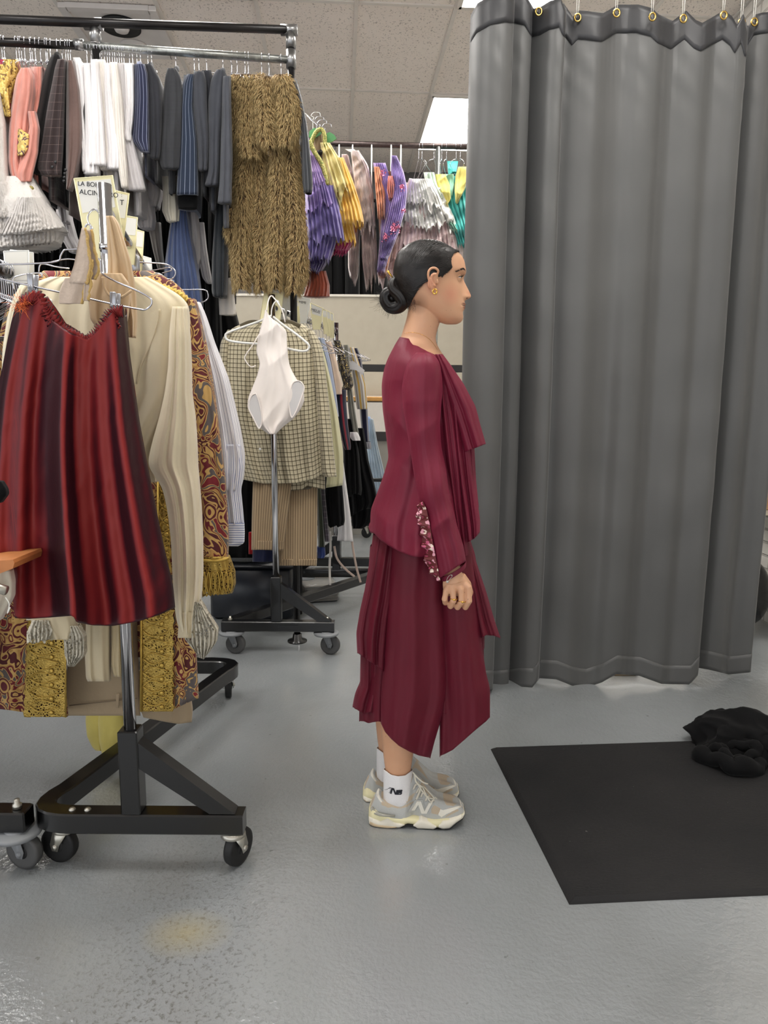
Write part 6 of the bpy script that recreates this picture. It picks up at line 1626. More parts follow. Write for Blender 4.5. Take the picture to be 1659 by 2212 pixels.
# lofts of neck, trunk, limbs: rows (v, left, right, half depth, Y)
def limb(rows, n=40, nr=40, mb=body):
    R = np.array(rows, float); k = np.linspace(0, 1, nr)
    tt = np.interp(k, np.linspace(0, 1, len(R)), np.arange(len(R)))
    A = np.stack([smooth_rows(np.interp(tt, np.arange(len(R)), R[:, j]), 2) for j in range(5)], 1)
    t = np.linspace(0, 2 * PI, n, endpoint=False)
    U = (A[:, 1] + A[:, 2])[:, None] / 2 + (A[:, 2] - A[:, 1])[:, None] / 2 * np.cos(t)[None]
    Vv = np.tile(A[:, 0][:, None], (1, n)); Yv = np.tile(A[:, 4][:, None], (1, n))
    dp = A[:, 3][:, None] * np.sin(t)[None]
    P = W(U, Vv, Yv); PF = W(U, Vv, Yv - dp); P[..., 1] -= dp
    wg = np.clip(np.sin(t) * 6, 0, 1)[None]
    for j in (0, 2): P[..., j] = P[..., j] * (1 - wg) + PF[..., j] * wg
    surf('', P, None, caps=(True, True), mb=mb, finish=False)
    return P
limb([(628, 888, 938, .040, 1.97), (655, 884, 944, .048, 1.97), (680, 880, 950.5, .051, 1.97), (694, 876.5, 951, .052, 1.972), (712, 871, 945, .053, 1.974), (728, 866, 941, .055, 1.976), (742, 856, 943, .068, 1.98), (756, 849, 950, .075, 1.985), (772, 842, 962, .095, 1.99), (800, 840, 975, .11, 1.99)])
limb([(765, 848, 952, .07, 1.99), (785, 840, 970, .115, 1.99), (830, 834, 990, .12, 1.99), (900, 834, 1000, .11, 1.99), (980, 845, 990, .115, 1.99), (1060, 835, 990, .12, 1.99), (1140, 835, 990, .115, 1.99), (1220, 840, 975, .11, 1.99), (1270, 850, 950, .09, 1.99)])
for Yl, dv, dx in ((1.925, 0, 0), (2.055, -44, -14)):
    limb([(1190, 845, 955, .035, Yl), (1300, 838, 940, .045, Yl), (1400 + dv * .5, 830 + dx * .5, 925 + dx * .5, .056, Yl), (1460 + dv, 824 + dx, 912 + dx, .05, Yl), (1530 + dv, 819 + dx, 906 + dx, .047, Yl), (1590 + dv, 824 + dx, 899 + dx, .042, Yl), (1640 + dv, 829 + dx, 891 + dx, .035, Yl), (1680 + dv, 835 + dx, 885 + dx, .030, Yl), (1720 + dv, 838 + dx, 884 + dx, .027, Yl), (1745 + dv, 840 + dx, 884 + dx, .022, Yl)])
    body.ell(W(905 + dx, 1756 + dv, Yl), (.06, .022, .014), nu=24, nv=14)
def arm(Ys, Ya, mir=1):
    q = lambda u, v, y: W(u, v, y)
    yi = lambda v: Ys + (Ya - Ys) * min(1, max(0, (v - 768) / 470.0))
    body.tube([q(u, v, yi(v)) for u, v in ((910, 810), (911, 850), (914, 920), (920, 980), (928, 1020), (944, 1100), (960, 1165), (974, 1222), (979, 1243), (982, 1256))],
              [.036, .037, .034, .031, .030, .029, .0265, .0235, .0235, .025], 24)
    # palm as a loft, then four curled fingers and a thumb
    s = -mir
    rows = [(1238, 962, 1000, .021, Ya), (1250, 957, 1007, .020, Ya), (1262, 956, 1016, .0175, Ya + .002), (1272, 957, 1020, .015, Ya + .003), (1281, 960, 1018, .012, Ya + .006), (1288, 965, 1012, .008, Ya + .01)]
    limb(rows, 30, 20)
    F = [  # (knuckle, middle, end, radius)
        ((963.5, 1277), (960.5, 1294), (962, 1302), .0078),
        ((978, 1276), (979.5, 1297), (973, 1310), .0083),
        ((996, 1273), (997, 1300), (988, 1312), .0086),
        ((1012, 1269), (1013, 1298), (1005, 1312), .0086)]
    for i, (a, b_, c_, r) in enumerate(F):
        a3 = q(*a, Ya + .010 * s); b3 = q(*b_, Ya + .013 * s); c3 = q(c_[0], c_[1], Ya - .006 * s); d3 = q(c_[0] - 1, c_[1] - 1, Ya - .020 * s); e3 = q(c_[0] + 0, c_[1] - 10, Ya - .032 * s)
        w0 = q(a[0] * .6 + 984 * .4, 1258, Ya + .004 * s)
        body.tube([w0, a3, (a3 + b3) / 2, b3, c3, d3, e3], [r * .9, r * 1.08, r * .93, r * 1.03, r * .95, r * .9, r * .7], 16)
    body.tube([q(996, 1246, Ya - .006 * s), q(1008, 1262, Ya - .020 * s), q(1014, 1280, Ya - .03 * s), q(1008, 1298, Ya - .034 * s), q(1000, 1306, Ya - .033 * s)], [.013, .0125, .0105, .0098, .007], 16)
arm(1.875, 1.815, 1); arm(2.10, 2.165, -1)
# ears
for sy in (-1, 1):
    ey = YH + sy * .0755
    q = lambda u, v, o: W(u, v, YH) * [1, 0, 1] + np.array([0, ey + sy * o, 0])
    hel = [(941, 615, -.002), (939.5, 606, .005), (941.5, 599, .011), (936, 593.5, .014), (928, 593.5, .016), (922, 599, .017), (920.5, 608, .016), (922.5, 618, .013), (925.5, 627, .010), (928.5, 634, .008)]
    pts = bez([q(*h) for h in hel], 5)
    body.tube(pts, np.interp(np.linspace(0, 1, len(pts)), [0, .3, .8, 1], [.0028, .0034, .0032, .004]), 10)
    body.ell(q(931.5, 638, .006), (.0062, .0038, .0088), nu=16, nv=10)
    pts = bez([q(934, 604, .006), q(928.5, 609, .010), (q(928.5, 618, .011)), q(932, 627, .009), q(936.5, 628, .006)], 5)
    body.tube(pts, .0027, 8)
    body.ell(q(930, 615, .0015), (.0125, .0055, .024), np.array(Matrix.Rotation(.22, 3, 'Y')), nu=20, nv=14)
    body.ell(q(940.5, 620, .003), (.003, .004, .006), nu=12, nv=8)

mm, oo, cc = skin_mat()
# natural colour of lips, cheeks, knuckles, painted shade of mouth slit and nostrils: soft spots fixed to the body
def spot(m, c, center, rad, col, f, soft=(.25, 1.0)):
    mp = m.n('ShaderNodeMapping'); m.l(m.n('ShaderNodeTexCoord').outputs['Object'], mp.inputs[0])
    loc = [-center[i] / rad[i] for i in range(3)]
    mp.inputs['Scale'].default_value = tuple(1 / r for r in rad); mp.inputs['Location'].default_value = tuple(loc)
    g = m.n('ShaderNodeTexGradient', gradient_type='SPHERICAL'); m.l(mp.outputs[0], g.inputs[0])
    return m.mix(m.math('MULTIPLY', m.ramp(g.outputs[1], [(0, 0.0), (soft[0], 1.0)]), f), c, col)
poff = Vector(PERSON.location)
P_ = lambda u, v, y: np.array(W(u, v, y))
cc = spot(mm, cc, P_(999, 657.8, YH), (.0125, .03, .0046), lin((104, 44, 42)), .98, (.45, 1))
cc = spot(mm, cc, P_(999, 665.2, YH), (.0115, .026, .0052), lin((116, 54, 50)), .95, (.45, 1))
cc = spot(mm, cc, P_(999, 661.6, YH), (.0145, .033, .0016), lin((46, 20, 20)), 1.0, (.4, 1))  # dark line between the lips, crease shade put into the skin colour
cc = spot(mm, cc, P_(975, 635, YH - .06), (.032, .05, .035), lin((196, 120, 98)), .45, (.9, 1))
cc = spot(mm, cc, P_(930, 612, YH - .08), (.016, .03, .03), lin((206, 128, 108)), .5, (.9, 1))
cc = spot(mm, cc, P_(905, 655, YH - .05), (.028, .06, .03), lin((92, 66, 50)), .6, (1.0, 1))
cc = spot(mm, cc, P_(1012, 636, YH), (.012, .018, .012), lin((200, 122, 98)), .4, (.9, 1))
for s_n in (-1, 1): cc = spot(mm, cc, P_(1008.5, 644.2, YH + s_n * .0105), (.004, .005, .0022), lin((60, 26, 20)), .9, (.5, 1))  # nostril hollows: their shade painted as small dark spots
mm.l(cc, mm.b.inputs['Base Color']); mm.set(Roughness=.48); mm.b.inputs['Specular IOR Level'].default_value = .4
mm.b.inputs['Subsurface Weight'].default_value = .12; mm.b.inputs['Subsurface Radius'].default_value = (.012, .005, .003); mm.b.inputs['Subsurface Scale'].default_value = 1.0
mm.bump(mm.noise(300, 3, oo), .12, .001)
tmp = body.build('body_raw', mm.m, None)
rm = tmp.modifiers.new('r', 'REMESH'); rm.mode = 'VOXEL'; rm.voxel_size = .0018; rm.use_smooth_shade = True
s_ = tmp.modifiers.new('s', 'SMOOTH'); s_.factor = .5; s_.iterations = 2
dg = bpy.context.evaluated_depsgraph_get()
me = bpy.data.meshes.new_from_object(tmp.evaluated_get(dg))
bpy.data.objects.remove(tmp, do_unlink=True)
skin = bpy.data.objects.new('body', me); COL.objects.link(skin); adopt(skin, PERSON)
me.polygons.foreach_set('use_smooth', [True] * len(me.polygons))

# ---- eyes, brows, lashes
def eye_mat():
    m = NT('eyeball'); o = m.obj()
    m.set(Base_Color=lin((225, 215, 205)), Roughness=.1, Coat_Weight=.5); return m.m
m_eye = eye_mat(); m_iris = plain('iris', (38, 24, 18), .15, coat=1); m_lid = plain('eyelid_skin', (160, 112, 88), .5, spec=.35)
m_hair0 = plain('dark_brow', (30, 22, 20), .6)
def part_sphere(mb, c, r, el0, el1, az0=-80, az1=80, n=18):
    V = []; 
    for i in range(n):
        for j in range(n):
            a = math.radians(-92 + 184 * j / (n - 1))
            ea = 3 + (el0 - 3) * max(0, math.cos(a)) ** .55
            e = math.radians(ea + (el1 - ea) * i / (n - 1))
            # axis across the face; e is the lift of the lid, a sweeps from inner to outer corner
            V.append((c[0] + r * math.cos(a) * math.cos(e), c[1] + r * math.sin(a), c[2] + r * math.cos(a) * math.sin(e)))
    F = [(i * n + j, i * n + j + 1, (i + 1) * n + j + 1, (i + 1) * n + j) for i in range(n - 1) for j in range(n - 1)]
    mb.add(V, F)
for sy in (-1, 1):
    c = W(984.2, 604.5, YH) * [1, 0, 1] + np.array([0, YH + sy * .0272, 0])
    f = MB(); f.ell(c, (.0122, .0122, .0122), nu=28, nv=20); e_ = f.build('eyeball', m_eye, PERSON)
    f = MB(); f.lathe(c, [(.0005, .0126), (.0035, .0122), (.0056, .0110), (.0056, .0100)], 'X', 24); f.build('iris', m_iris, PERSON)
    f = MB(); part_sphere(f, c, .0136, 17, 95); f.build('eyelid', mm.m, PERSON)
    f = MB(); part_sphere(f, c, .0135, -14, -90); f.build('eyelid', mm.m, PERSON)
    f = MB()
    a = np.radians(np.linspace(-75, 75, 16)); e = math.radians(15)
    pts = [(c[0] + .0142 * math.cos(x) * math.cos(e), c[1] + .0142 * math.sin(x), c[2] + .0142 * math.cos(x) * math.sin(e)) for x in a]
    f.tube(pts, .0007, 6)
    for x in a[1:-1]:
        for dxx in (-.06, .06):
            p = np.array([c[0] + .0142 * math.cos(x + dxx) * math.cos(e), c[1] + .0142 * math.sin(x + dxx), c[2] + .0142 * math.cos(x) * math.sin(e)])
            d = p - c; d /= np.linalg.norm(d)
            f.tube([p, p + d * .004 + [0, 0, .0005], p + d * .0065 + [0, 0, .0035]], [.0003, .00022, .0001], 4)
    f.build('eyelashes', m_hair0, PERSON)
    f = MB(); rs = np.random.RandomState(3)
    for i in range(150):
        k = rs.uniform(0, 1)
        yy = sy * (.013 + .040 * k); vv = 590.5 + 5.5 * k - 6.5 * math.sin(PI * k) + rs.uniform(-1.9, 1.9) * (1 - .6 * k)
        w = float(np.interp(vv, hv, hw_)); xf = float(np.interp(vv, hv, hxf)); xb = float(np.interp(vv, hv, hxb)); xc = xb + (xf - xb) * .44
        uu = xc + (xf - xc) * math.sqrt(max(0, 1 - (abs(yy) / w) ** 2.15)) + 2.3
        p = W(uu, vv, YH) * [1, 0, 1] + np.array([0, YH + yy, 0])
        d = np.array([-.35 * abs(yy) / .04, sy * .8, .25]); d /= np.linalg.norm(d)
        f.tube([p, p + d * .003 + [.0006, 0, 0], p + d * .006], [.0005, .0004, .0002], 4)
    f.build('eyebrow', m_hair0, PERSON)

# ---- hair
def hair_mat():
    m = NT('dark_hair'); o = m.obj()
    m.l(m.ramp(m.noise(60, 4, o), [(.3, lin((14, 11, 10))), (.7, lin((27, 21, 19)))]), m.b.inputs['Base Color'])
    m.set(Roughness=.38); m.b.inputs['Specular IOR Level'].default_value = .38
    mp = m.n('ShaderNodeMapping'); m.l(o, mp.inputs[0]); mp.inputs['Rotation'].default_value = (0, .7, 0); mp.inputs['Scale'].default_value = (40, 300, 420)
    m.bump(m.noise(1, 3, mp.outputs[0]), .10, .001)
    return m.m
m_hair = hair_mat()
hair_poly = [(988, 547), (977, 556), (971, 568), (970.5, 578), (973, 588), (966, 596), (957, 601), (951, 611), (948, 600), (944, 592), (935, 587), (925, 588), (917, 596), (913, 608), (914, 622), (909, 627), (902, 632), (894, 645), (887, 657), (881, 674), (840, 690), (820, 560), (900, 490), (1000, 500), (999, 540)]
vs2 = np.concatenate([np.linspace(518.5, 535, 24), np.linspace(536, 676, 300)])
phi2 = np.linspace(0, 2 * PI, 420, endpoint=False)
def hair_pts(off):
    v_in = np.interp(vs2, [518.5, 530, 560, 676], [521.5, 531.5, 560.5, 676])
    P, U, yy = head_pts(v_in, phi2)
    xf = np.interp(v_in, hv, hxf); xb = np.interp(v_in, hv, hxb); w = np.interp(v_in, hv, hw_); xc = xb + (xf - xb) * .44
    gx_ = np.interp(vs2, [518.5, 530, 600, 660, 676], [4, 6.5, 7, 5, 2])
    U = U - np.exp(-(yy / .03) ** 2) * 0
    U = np.where(np.cos(phi2)[None] > 0, U + np.clip(gx_[:, None] * .55, 0, 9) * np.cos(phi2)[None], U + gx_[:, None] * np.cos(phi2)[None])
    U = U + (off * 800) * np.cos(phi2)[None]
    P = W(U, np.tile(vs2[:, None], (1, len(phi2))), np.full_like(U, YH))
    P[..., 1] = YH - yy * (1 + (.0062 + off) / np.maximum(w, .03))[:, None]
    P[..., 2] += off
    return P
HPo = hair_pts(0)
nr_, nc_ = HPo.shape[:2]
Fh = []
pu, pv = projA(np.stack([HPo[..., 0], np.full(HPo.shape[:2], YH), HPo[..., 2]], -1))
ins = pip(hair_poly, pu, pv)
for i in range(nr_ - 1):
    for j in range(nc_):
        j2 = (j + 1) % nc_
        if ins[i, j] and ins[i + 1, j] and ins[i, j2] and ins[i + 1, j2]:
            Fh.append((i * nc_ + j, i * nc_ + j2, (i + 1) * nc_ + j2, (i + 1) * nc_ + j))
Fh.append(tuple(range(nc_ - 1, -1, -1)))
f = MB(); f.add(HPo.reshape(-1, 3), Fh)
h_ = f.build('hair', m_hair, PERSON)
md = h_.modifiers.new('s', 'SOLIDIFY'); md.thickness = .007; md.offset = -1
# combed strands lying on the hair, from the hairline back to the bun
rs = np.random.RandomState(5)
def hair_y(u, v, sgn, lift=.001):
    v_in = np.interp(v, [518.5, 530, 560, 676], [521.5, 531.5, 560.5, 676])
    xf = np.interp(v_in, hv, hxf); xb = np.interp(v_in, hv, hxb); w = np.interp(v_in, hv, hw_) + .0062 + lift; xc = xb + (xf - xb) * .44
    gx_ = np.interp(v, [518.5, 530, 600, 660, 676], [4, 6.5, 7, 5, 2])
    a = np.where(u > xc, xf - xc + gx_ * .55, xc - xb + gx_) + lift * 800
    q = np.clip(1 - (np.abs(u - xc) / a) ** (2 / .96), 0, 1)
    return YH + sgn * w * q ** .5
f = MB()
starts = [(988, 546), (977, 556), (971, 568), (970.5, 578), (973, 588), (966, 596), (957, 603), (948, 603), (941, 601), (931, 593), (922, 597), (917, 606), (918, 618), (905, 632), (893, 648), (884, 668)]
st = np.array(starts, float)
crown = np.array([(988, 545), (975, 534), (960, 527), (942, 522), (920, 520.5), (900, 525), (884, 533), (870, 545), (860, 562)], float)
for i in range(620):
    if i % 3:
        q = rs.uniform(0, len(st) - 1); a = st[int(q)] + (st[min(int(q) + 1, len(st) - 1)] - st[int(q)]) * (q % 1)
        a = a + rs.normal(size=2) * 1.0 + [-1.5, 0]
    else:
        q = rs.uniform(0, len(crown) - 1); a = crown[int(q)] + (crown[min(int(q) + 1, len(crown) - 1)] - crown[int(q)]) * (q % 1) + [0, 1.5]
    b_ = np.array([862 + rs.uniform(-4, 10), 628 + rs.uniform(-32, 26)])
    mid = (a + b_) / 2; 
    hgt = np.clip((640 - a[1]) / 120, 0, 1)
    mid = mid + np.array([-2, -20 * hgt])
    tt = np.linspace(0, 1, 14)
    pth = (1 - tt)[:, None] ** 2 * a + 2 * (tt * (1 - tt))[:, None] * mid + tt[:, None] ** 2 * b_
    pth[:, 1] += np.sin(tt * rs.uniform(3, 8)) * .5
    sgn = -1
    yv = hair_y(pth[:, 0], pth[:, 1], sgn, .0008)
    pts = W(pth[:, 0], pth[:, 1], np.full(14, YH)); pts[:, 1] = yv
    f.tube(pts, np.interp(tt, [0, .1, .9, 1], [.0002, .0007, .0008, .0005]), 4, cap=False)
f.build('hair_strands', m_hair, PERSON)
# bun: a twisted coil of hair
Yb = YH
f = MB()
q3 = lambda u, v, dy=0: W(u, v, Yb) + np.array([0, dy, 0])
coil = bez([q3(868, 600, -.01), q3(853, 610, -.016), q3(850, 626, -.02), q3(862, 640, -.022), q3(868, 655, -.018), q3(858, 664, -.01), q3(843, 662, -.005), q3(833, 650, -.008), q3(834, 637, -.012), q3(845, 631, -.016), q3(853, 638, -.018)], 10)
rad = np.interp(np.linspace(0, 1, len(coil)), [0, .08, .3, .6, .85, 1], [.010, .013, .0185, .0175, .0135, .008])
def ropy(path, rad, nst, tw, seg=28, seed=0):
    """thick lock of hair with twisted grooves"""
    P = [Vector(p) for p in path]; n = len(P); V = []
    N = Vector((0, 1, 0))
    for i in range(n):
        t = (P[min(i + 1, n - 1)] - P[max(i - 1, 0)]).normalized()
        N = (N - t * N.dot(t)).normalized(); B = t.cross(N)
        for k in range(seg * 2):
            a = PI * k / seg
            r = rad[i] * (1 + .045 * math.sin(a * nst + tw * i / n * 6) + .02 * math.sin(a * nst * 2.3 + tw * i / n * 9))
            V.append(P[i] + (N * math.cos(a) + B * math.sin(a)) * r)
    return V, [(i * seg * 2 + k, i * seg * 2 + (k + 1) % (seg * 2), (i + 1) * seg * 2 + (k + 1) % (seg * 2), (i + 1) * seg * 2 + k) for i in range(n - 1) for k in range(seg * 2)] + [tuple(range(seg * 2 - 1, -1, -1)), tuple((n - 1) * seg * 2 + k for k in range(seg * 2))]
V_, F_ = ropy(coil, rad, 9, 2.5); f.add(V_, F_)
f.ell(q3(862, 640, 0), (.018, .024, .024), nu=24, nv=16); f.ell(q3(846, 645, -.004), (.012, .014, .012), nu=20, nv=14)
f.build('bun', m_hair, PERSON)
f = MB()
for i in range(130):
    a = rs.uniform(.2, PI * 1.0); c0 = np.array([848, 645.]) + np.array([-math.cos(a + 2.2) * 0, 0])
    ang = rs.uniform(0.45 * PI, 1.15 * PI)
    s0 = np.array([852, 640]) + 26 * np.array([math.cos(ang), math.sin(ang) * .95])
    L = rs.uniform(6, 22); d = np.array([math.cos(ang + rs.uniform(-.7, .7)), math.sin(ang + rs.uniform(-.9, .9)) * .9 + .25])
    bend = np.array([-d[1], d[0]]) * rs.uniform(-.6, .6)
    tt = np.linspace(0, 1, 7)
    pth = s0 + d * L * tt[:, None] + bend * L * (tt ** 2)[:, None]
    dy = rs.uniform(-.02, .02)
    f.tube(W(pth[:, 0], pth[:, 1], np.full(7, Yb + dy)), .00022, 3, cap=False)
f.build('flyaway_hair', m_hair, PERSON)
f = MB()
for i in range(60):
    s0 = np.array([882 + rs.uniform(-2, 16), 668 - rs.uniform(0, 26)]); L = rs.uniform(5, 14); tt = np.linspace(0, 1, 5)
    d = np.array([rs.uniform(-.5, .2), 1]); pth = s0 + d * L * tt[:, None]
    f.tube(W(pth[:, 0], pth[:, 1], np.full(5, YH - .048 + rs.uniform(-.008, .006))), .00022, 3, cap=False)
f.build('nape_hair', m_hair, PERSON)
f = MB(); f.tube([q3(836, 588, -.02), q3(841, 594, -.022), q3(848, 603, -.024)], [.0018, .0028, .0016], 8); f.tube([q3(838, 588, -.024), q3(844, 596, -.025)], .001, 6); f.build('hair_clip', M['gold'], PERSON)
# ---- jewellery
f = MB(); c = W(934.5, 641, YH) * [1, 0, 1] + np.array([0, YH - .088, 0])
f.tube([c + np.array([.0052 * math.cos(a), .002 * math.sin(a), .0065 * math.sin(a)]) for a in np.linspace(0, 2 * PI, 18, endpoint=False)], .0017, 8, closed=True); f.build('earring', M['gold'], PERSON)
f = MB()
nk = [(872, 723, -.035), (885, 722.5, -.052), (898, 724, -.058), (912, 729, -.060), (925, 737, -.056), (935, 747, -.045), (943, 757, -.03)]
f.tube(bez([W(u, v, 1.976) + np.array([0, d, 0]) for u, v, d in nk], 5), .0005, 5); f.build('necklace', M['gold'], PERSON)
for (u, v, r) in ((979.2, 1291, .0092), (997, 1296, .0095)):
    f = MB(); c = W(u, v, 1.815) + np.array([0, -.0115, 0])
    f.tube([c + np.array([r * math.cos(a), r * math.sin(a), .001 * math.sin(a * 2)]) for a in np.linspace(0, 2 * PI, 24, endpoint=False)], .0013, 8, closed=True)
    f.ell(c + [0, -r - .0008, 0], (.0034, .0016, .0028), nu=10, nv=8)
    f.build('finger_ring', M['gold'], PERSON)

# ---- clothes
def chiffon(name, col, alpha, rough=.55, var=.1):
    m = NT(name); c0 = lin(col)
    a = m.noise(6, 3)
    m.l(m.ramp(a, [(.3, tuple(x * (1 - var) for x in c0[:3]) + (1,)), (.7, tuple(min(1, x * (1 + var)) for x in c0[:3]) + (1,))]), m.b.inputs['Base Color'])
    m.set(Roughness=rough, Sheen_Weight=.22, Sheen_Roughness=.4, Alpha=alpha)
    m.b.inputs['Sheen Tint'].default_value = lin((200, 90, 120))
    m.b.inputs['Specular IOR Level'].default_value = .3
    mp = m.n('ShaderNodeMapping'); m.l(m.obj(), mp.inputs[0]); mp.inputs['Scale'].default_value = (1, 1, .35)
    m.bump(m.math('ADD', m.noise(16, 3, mp.outputs[0], .8), m.math('MULTIPLY', m.noise(700, 1), .06)), .35, .01)
    return m.m
m_top = chiffon('burgundy_crepe', (110, 25, 48), 1.0)
m_skirt = chiffon('burgundy_chiffon', (98, 20, 38), .93)
m_edge = plain('burgundy_hem', (140, 44, 66), .6)
TOP = bpy.data.objects.new('wrap_top', None); COL.objects.link(TOP); TOP.parent = PERSON; TOP.location = (0, 0, .9)
SKIRT = bpy.data.objects.new('layered_skirt', None); COL.objects.link(SKIRT); SKIRT.parent = PERSON; SKIRT.location = (0, 0, .6)
drape('bodice', [(722, 864, 930, .42), (740, 854, 948, .58), (758, 846, 962, .76), (775, 838, 974, .88), (800, 830, 988, .90), (840, 824.5, 1003, .86), (900, 827, 1012, .82), (960, 834, 1010, .8), (1020, 840, 1005, .78), (1060, 830, 1008, .88), (1100, 818, 1010, .98), (1150, 801, 1012, 1.1), (1203, 800, 1012, 1.15)],
      1.99, .165, m_top, TOP, n=150, nr=110, folds=3.2, amp=.008, seed=4, top=[(864, 728), (880, 731), (900, 737), (920, 745), (940, 753), (955, 772), (975, 790)], caps=(False, False), topamp=.12, grow=2.2, zs=.9, wr=.0085, wf=18,
      hem=[(797, 1147), (809, 1153), (822, 1167), (838, 1178), (862, 1191), (890, 1202), (915, 1204), (950, 1206), (990, 1200), (1015, 1190)], solid=.0012, ex=.75)
drape('peplum_back', [(1080, 824, 850), (1120, 808, 846), (1150, 796, 842), (1165, 800, 842)], 2.01, .08, m_top, TOP, n=40, nr=24, folds=2, amp=.006, seed=9, hem=[(795, 1148), (808, 1153), (845, 1170)], caps=(False, False), solid=.0012)
drape('sleeve', [(762, 900, 930, .4), (772, 888, 942, .75), (784, 880, 949, .9), (805, 873, 953, .95), (840, 868, 956), (880, 871, 953), (930, 880, 950), (980, 888, 953), (1030, 896, 963), (1080, 905, 969), (1120, 917, 977, .95), (1170, 929, 989, .9), (1210, 938, 1001, .85), (1245, 946, 1006, .8)],
      1.875, .056, m_top, TOP, n=90, nr=100, folds=2.2, amp=.004, seed=21, Ybot=1.815, caps=(True, False), wr=.008, wf=22, topamp=.2, hem=[(944, 1252), (960, 1243), (985, 1226), (1006, 1212)], ex=.9, solid=.0012, zs=1.0)
drape('sleeve', [(775, 882, 946, .8), (840, 868, 956), (930, 880, 950), (1030, 896, 960), (1120, 917, 972), (1200, 932, 990)], 2.105, .05, m_top, TOP, n=40, nr=40, folds=2, amp=.004, seed=3, Ybot=2.165, caps=(True, False), solid=.0012)
# cuff turned up around the wrist, with a safety pin
f = MB()
P = []
for i in range(9):
    k = i / 8; row = []
    for j in range(44):
        a = 2 * PI * j / 44
        u = 979 + (27 - 2 * k) * math.cos(a) + k * 1.5; v = 1228 + k * 10 - 16 * math.cos(a) * 1.0
        p = W(u, v, 1.813); p[1] -= (.036 + .002 * math.sin(3 * a)) * math.sin(a); row.append(p)
    P.append(row)
surf('cuff', np.array(P), m_top, TOP, solid=.0018)
f = MB(); pp = [(964, 1256), (966.5, 1248), (975, 1242)]
f.tube(bez([W(u, v, 1.768) for u, v in [(975, 1241), (970, 1244), (966, 1250), (965, 1256), (968, 1257), (971, 1252), (977, 1245)]], 5), .0006, 6)
f.ell(W(966.5, 1257, 1.768), (.0035, .001, .0032), nu=12, nv=8); f.ell(W(976, 1243, 1.768), (.0018, .001, .0018), nu=10, nv=6)
f.build('safety_pin', M['zinc'], TOP)
# front cascade, three loose layers each with real fold depth
drape('front_drape', [(800, 948, 962, .3), (860, 952, 975, .7), (905, 955, 985), (1000, 964, 996), (1100, 978, 1002), (1170, 990, 1008), (1204, 994, 1011)], 1.875, .022, m_top, TOP, n=60, nr=60, folds=2.2, amp=.006, seed=31, hem=[(993, 1206), (1002, 1202), (1012, 1199)], topamp=.5, caps=(False, False), solid=.001)
drape('front_drape', [(772, 938, 960, .5), (810, 945, 985, .8), (870, 950, 1005), (940, 956, 1012), (1000, 962, 1020), (1060, 972, 1026), (1110, 980, 1032), (1150, 986, 1037), (1176, 992, 1036)], 1.905, .045, m_top, TOP, n=110, nr=90, folds=2.9, amp=.013, seed=33,
      hem=[(985, 1180), (1000, 1178), (1010, 1172), (1025, 1163), (1037, 1149)], topamp=.25, caps=(False, False), solid=.001, wr=.001, sharp=.2)
drape('front_drape', [(850, 972, 996, .4), (900, 986, 1015), (960, 996, 1024), (1040, 1003, 1028), (1100, 1008, 1034)], 1.91, .03, m_top, TOP, n=50, nr=50, folds=2, amp=.007, seed=35, hem=[(1006, 1112), (1020, 1106), (1034, 1096)], caps=(False, False), solid=.001)
drape('front_drape', [(765, 940, 956, .4), (790, 948, 974, .7), (830, 958, 1001), (880, 975, 1027), (920, 990, 1037), (962, 1002, 1049)], 1.885, .042, m_top, TOP, n=90, nr=70, folds=2.2, amp=.006, seed=37, hem=[(1004, 977), (1015, 972), (1032, 966), (1049, 959)], caps=(False, False), topamp=.3, solid=.001, wr=.003, wf=30)
# printed ruffle along the open sleeve seam
def print_mat():
    m = NT('floral_print'); o = m.obj()
    v1 = m.n('ShaderNodeTexVoronoi'); v1.inputs['Scale'].default_value = 95; v1.inputs['Randomness'].default_value = 1
    nn = m.n('ShaderNodeTexNoise'); nn.inputs['Scale'].default_value = 60; m.l(o, nn.inputs[0])
    vm = m.n('ShaderNodeVectorMath', operation='MULTIPLY_ADD'); m.l(nn.outputs['Color'], vm.inputs[0]); vm.inputs[1].default_value = (.02, .02, .02); m.l(o, vm.inputs[2])
    m.l(vm.outputs[0], v1.inputs['Vector'])
    wh = m.n('ShaderNodeSeparateColor'); m.l(v1.outputs['Color'], wh.inputs[0])
    pet = m.ramp(wh.outputs[0], [(0, lin((235, 170, 185))), (.35, lin((205, 95, 130))), (.6, lin((240, 222, 205))), (.8, lin((150, 60, 80)))], True)
    f = m.math('LESS_THAN', v1.outputs['Distance'], .48)
    c = m.mix(m.math('MULTIPLY', f, m.math('GREATER_THAN', wh.outputs[1], .25)), lin((104, 38, 40)), pet)
    m.l(c, m.b.inputs['Base Color']); m.set(Roughness=.6); return m.m
Lf = np.array([(904, 1086), (901, 1100), (899, 1120), (906, 1138), (908, 1160), (911, 1185), (917, 1212), (928, 1238), (944, 1253)], float)
Rt = np.array([(913, 1082), (921, 1100), (926, 1122), (930, 1145), (934, 1168), (938, 1190), (943, 1214), (947, 1236), (950, 1252)], float)
nr_, nc_ = 90, 16
kk = np.linspace(0, 1, nr_); L2 = np.stack([np.interp(kk * 8, np.arange(9), Lf[:, i]) for i in (0, 1)], 1); R2 = np.stack([np.interp(kk * 8, np.arange(9), Rt[:, i]) for i in (0, 1)], 1)
cx = np.linspace(0, 1, nc_)
UV_ = L2[:, None] * (1 - cx)[None, :, None] + R2[:, None] * cx[None, :, None]
wob = np.sin(kk * 46)[:, None] * (1 - cx)[None] + .4 * np.sin(kk * 97 + 1)[:, None] * (1 - cx)[None]
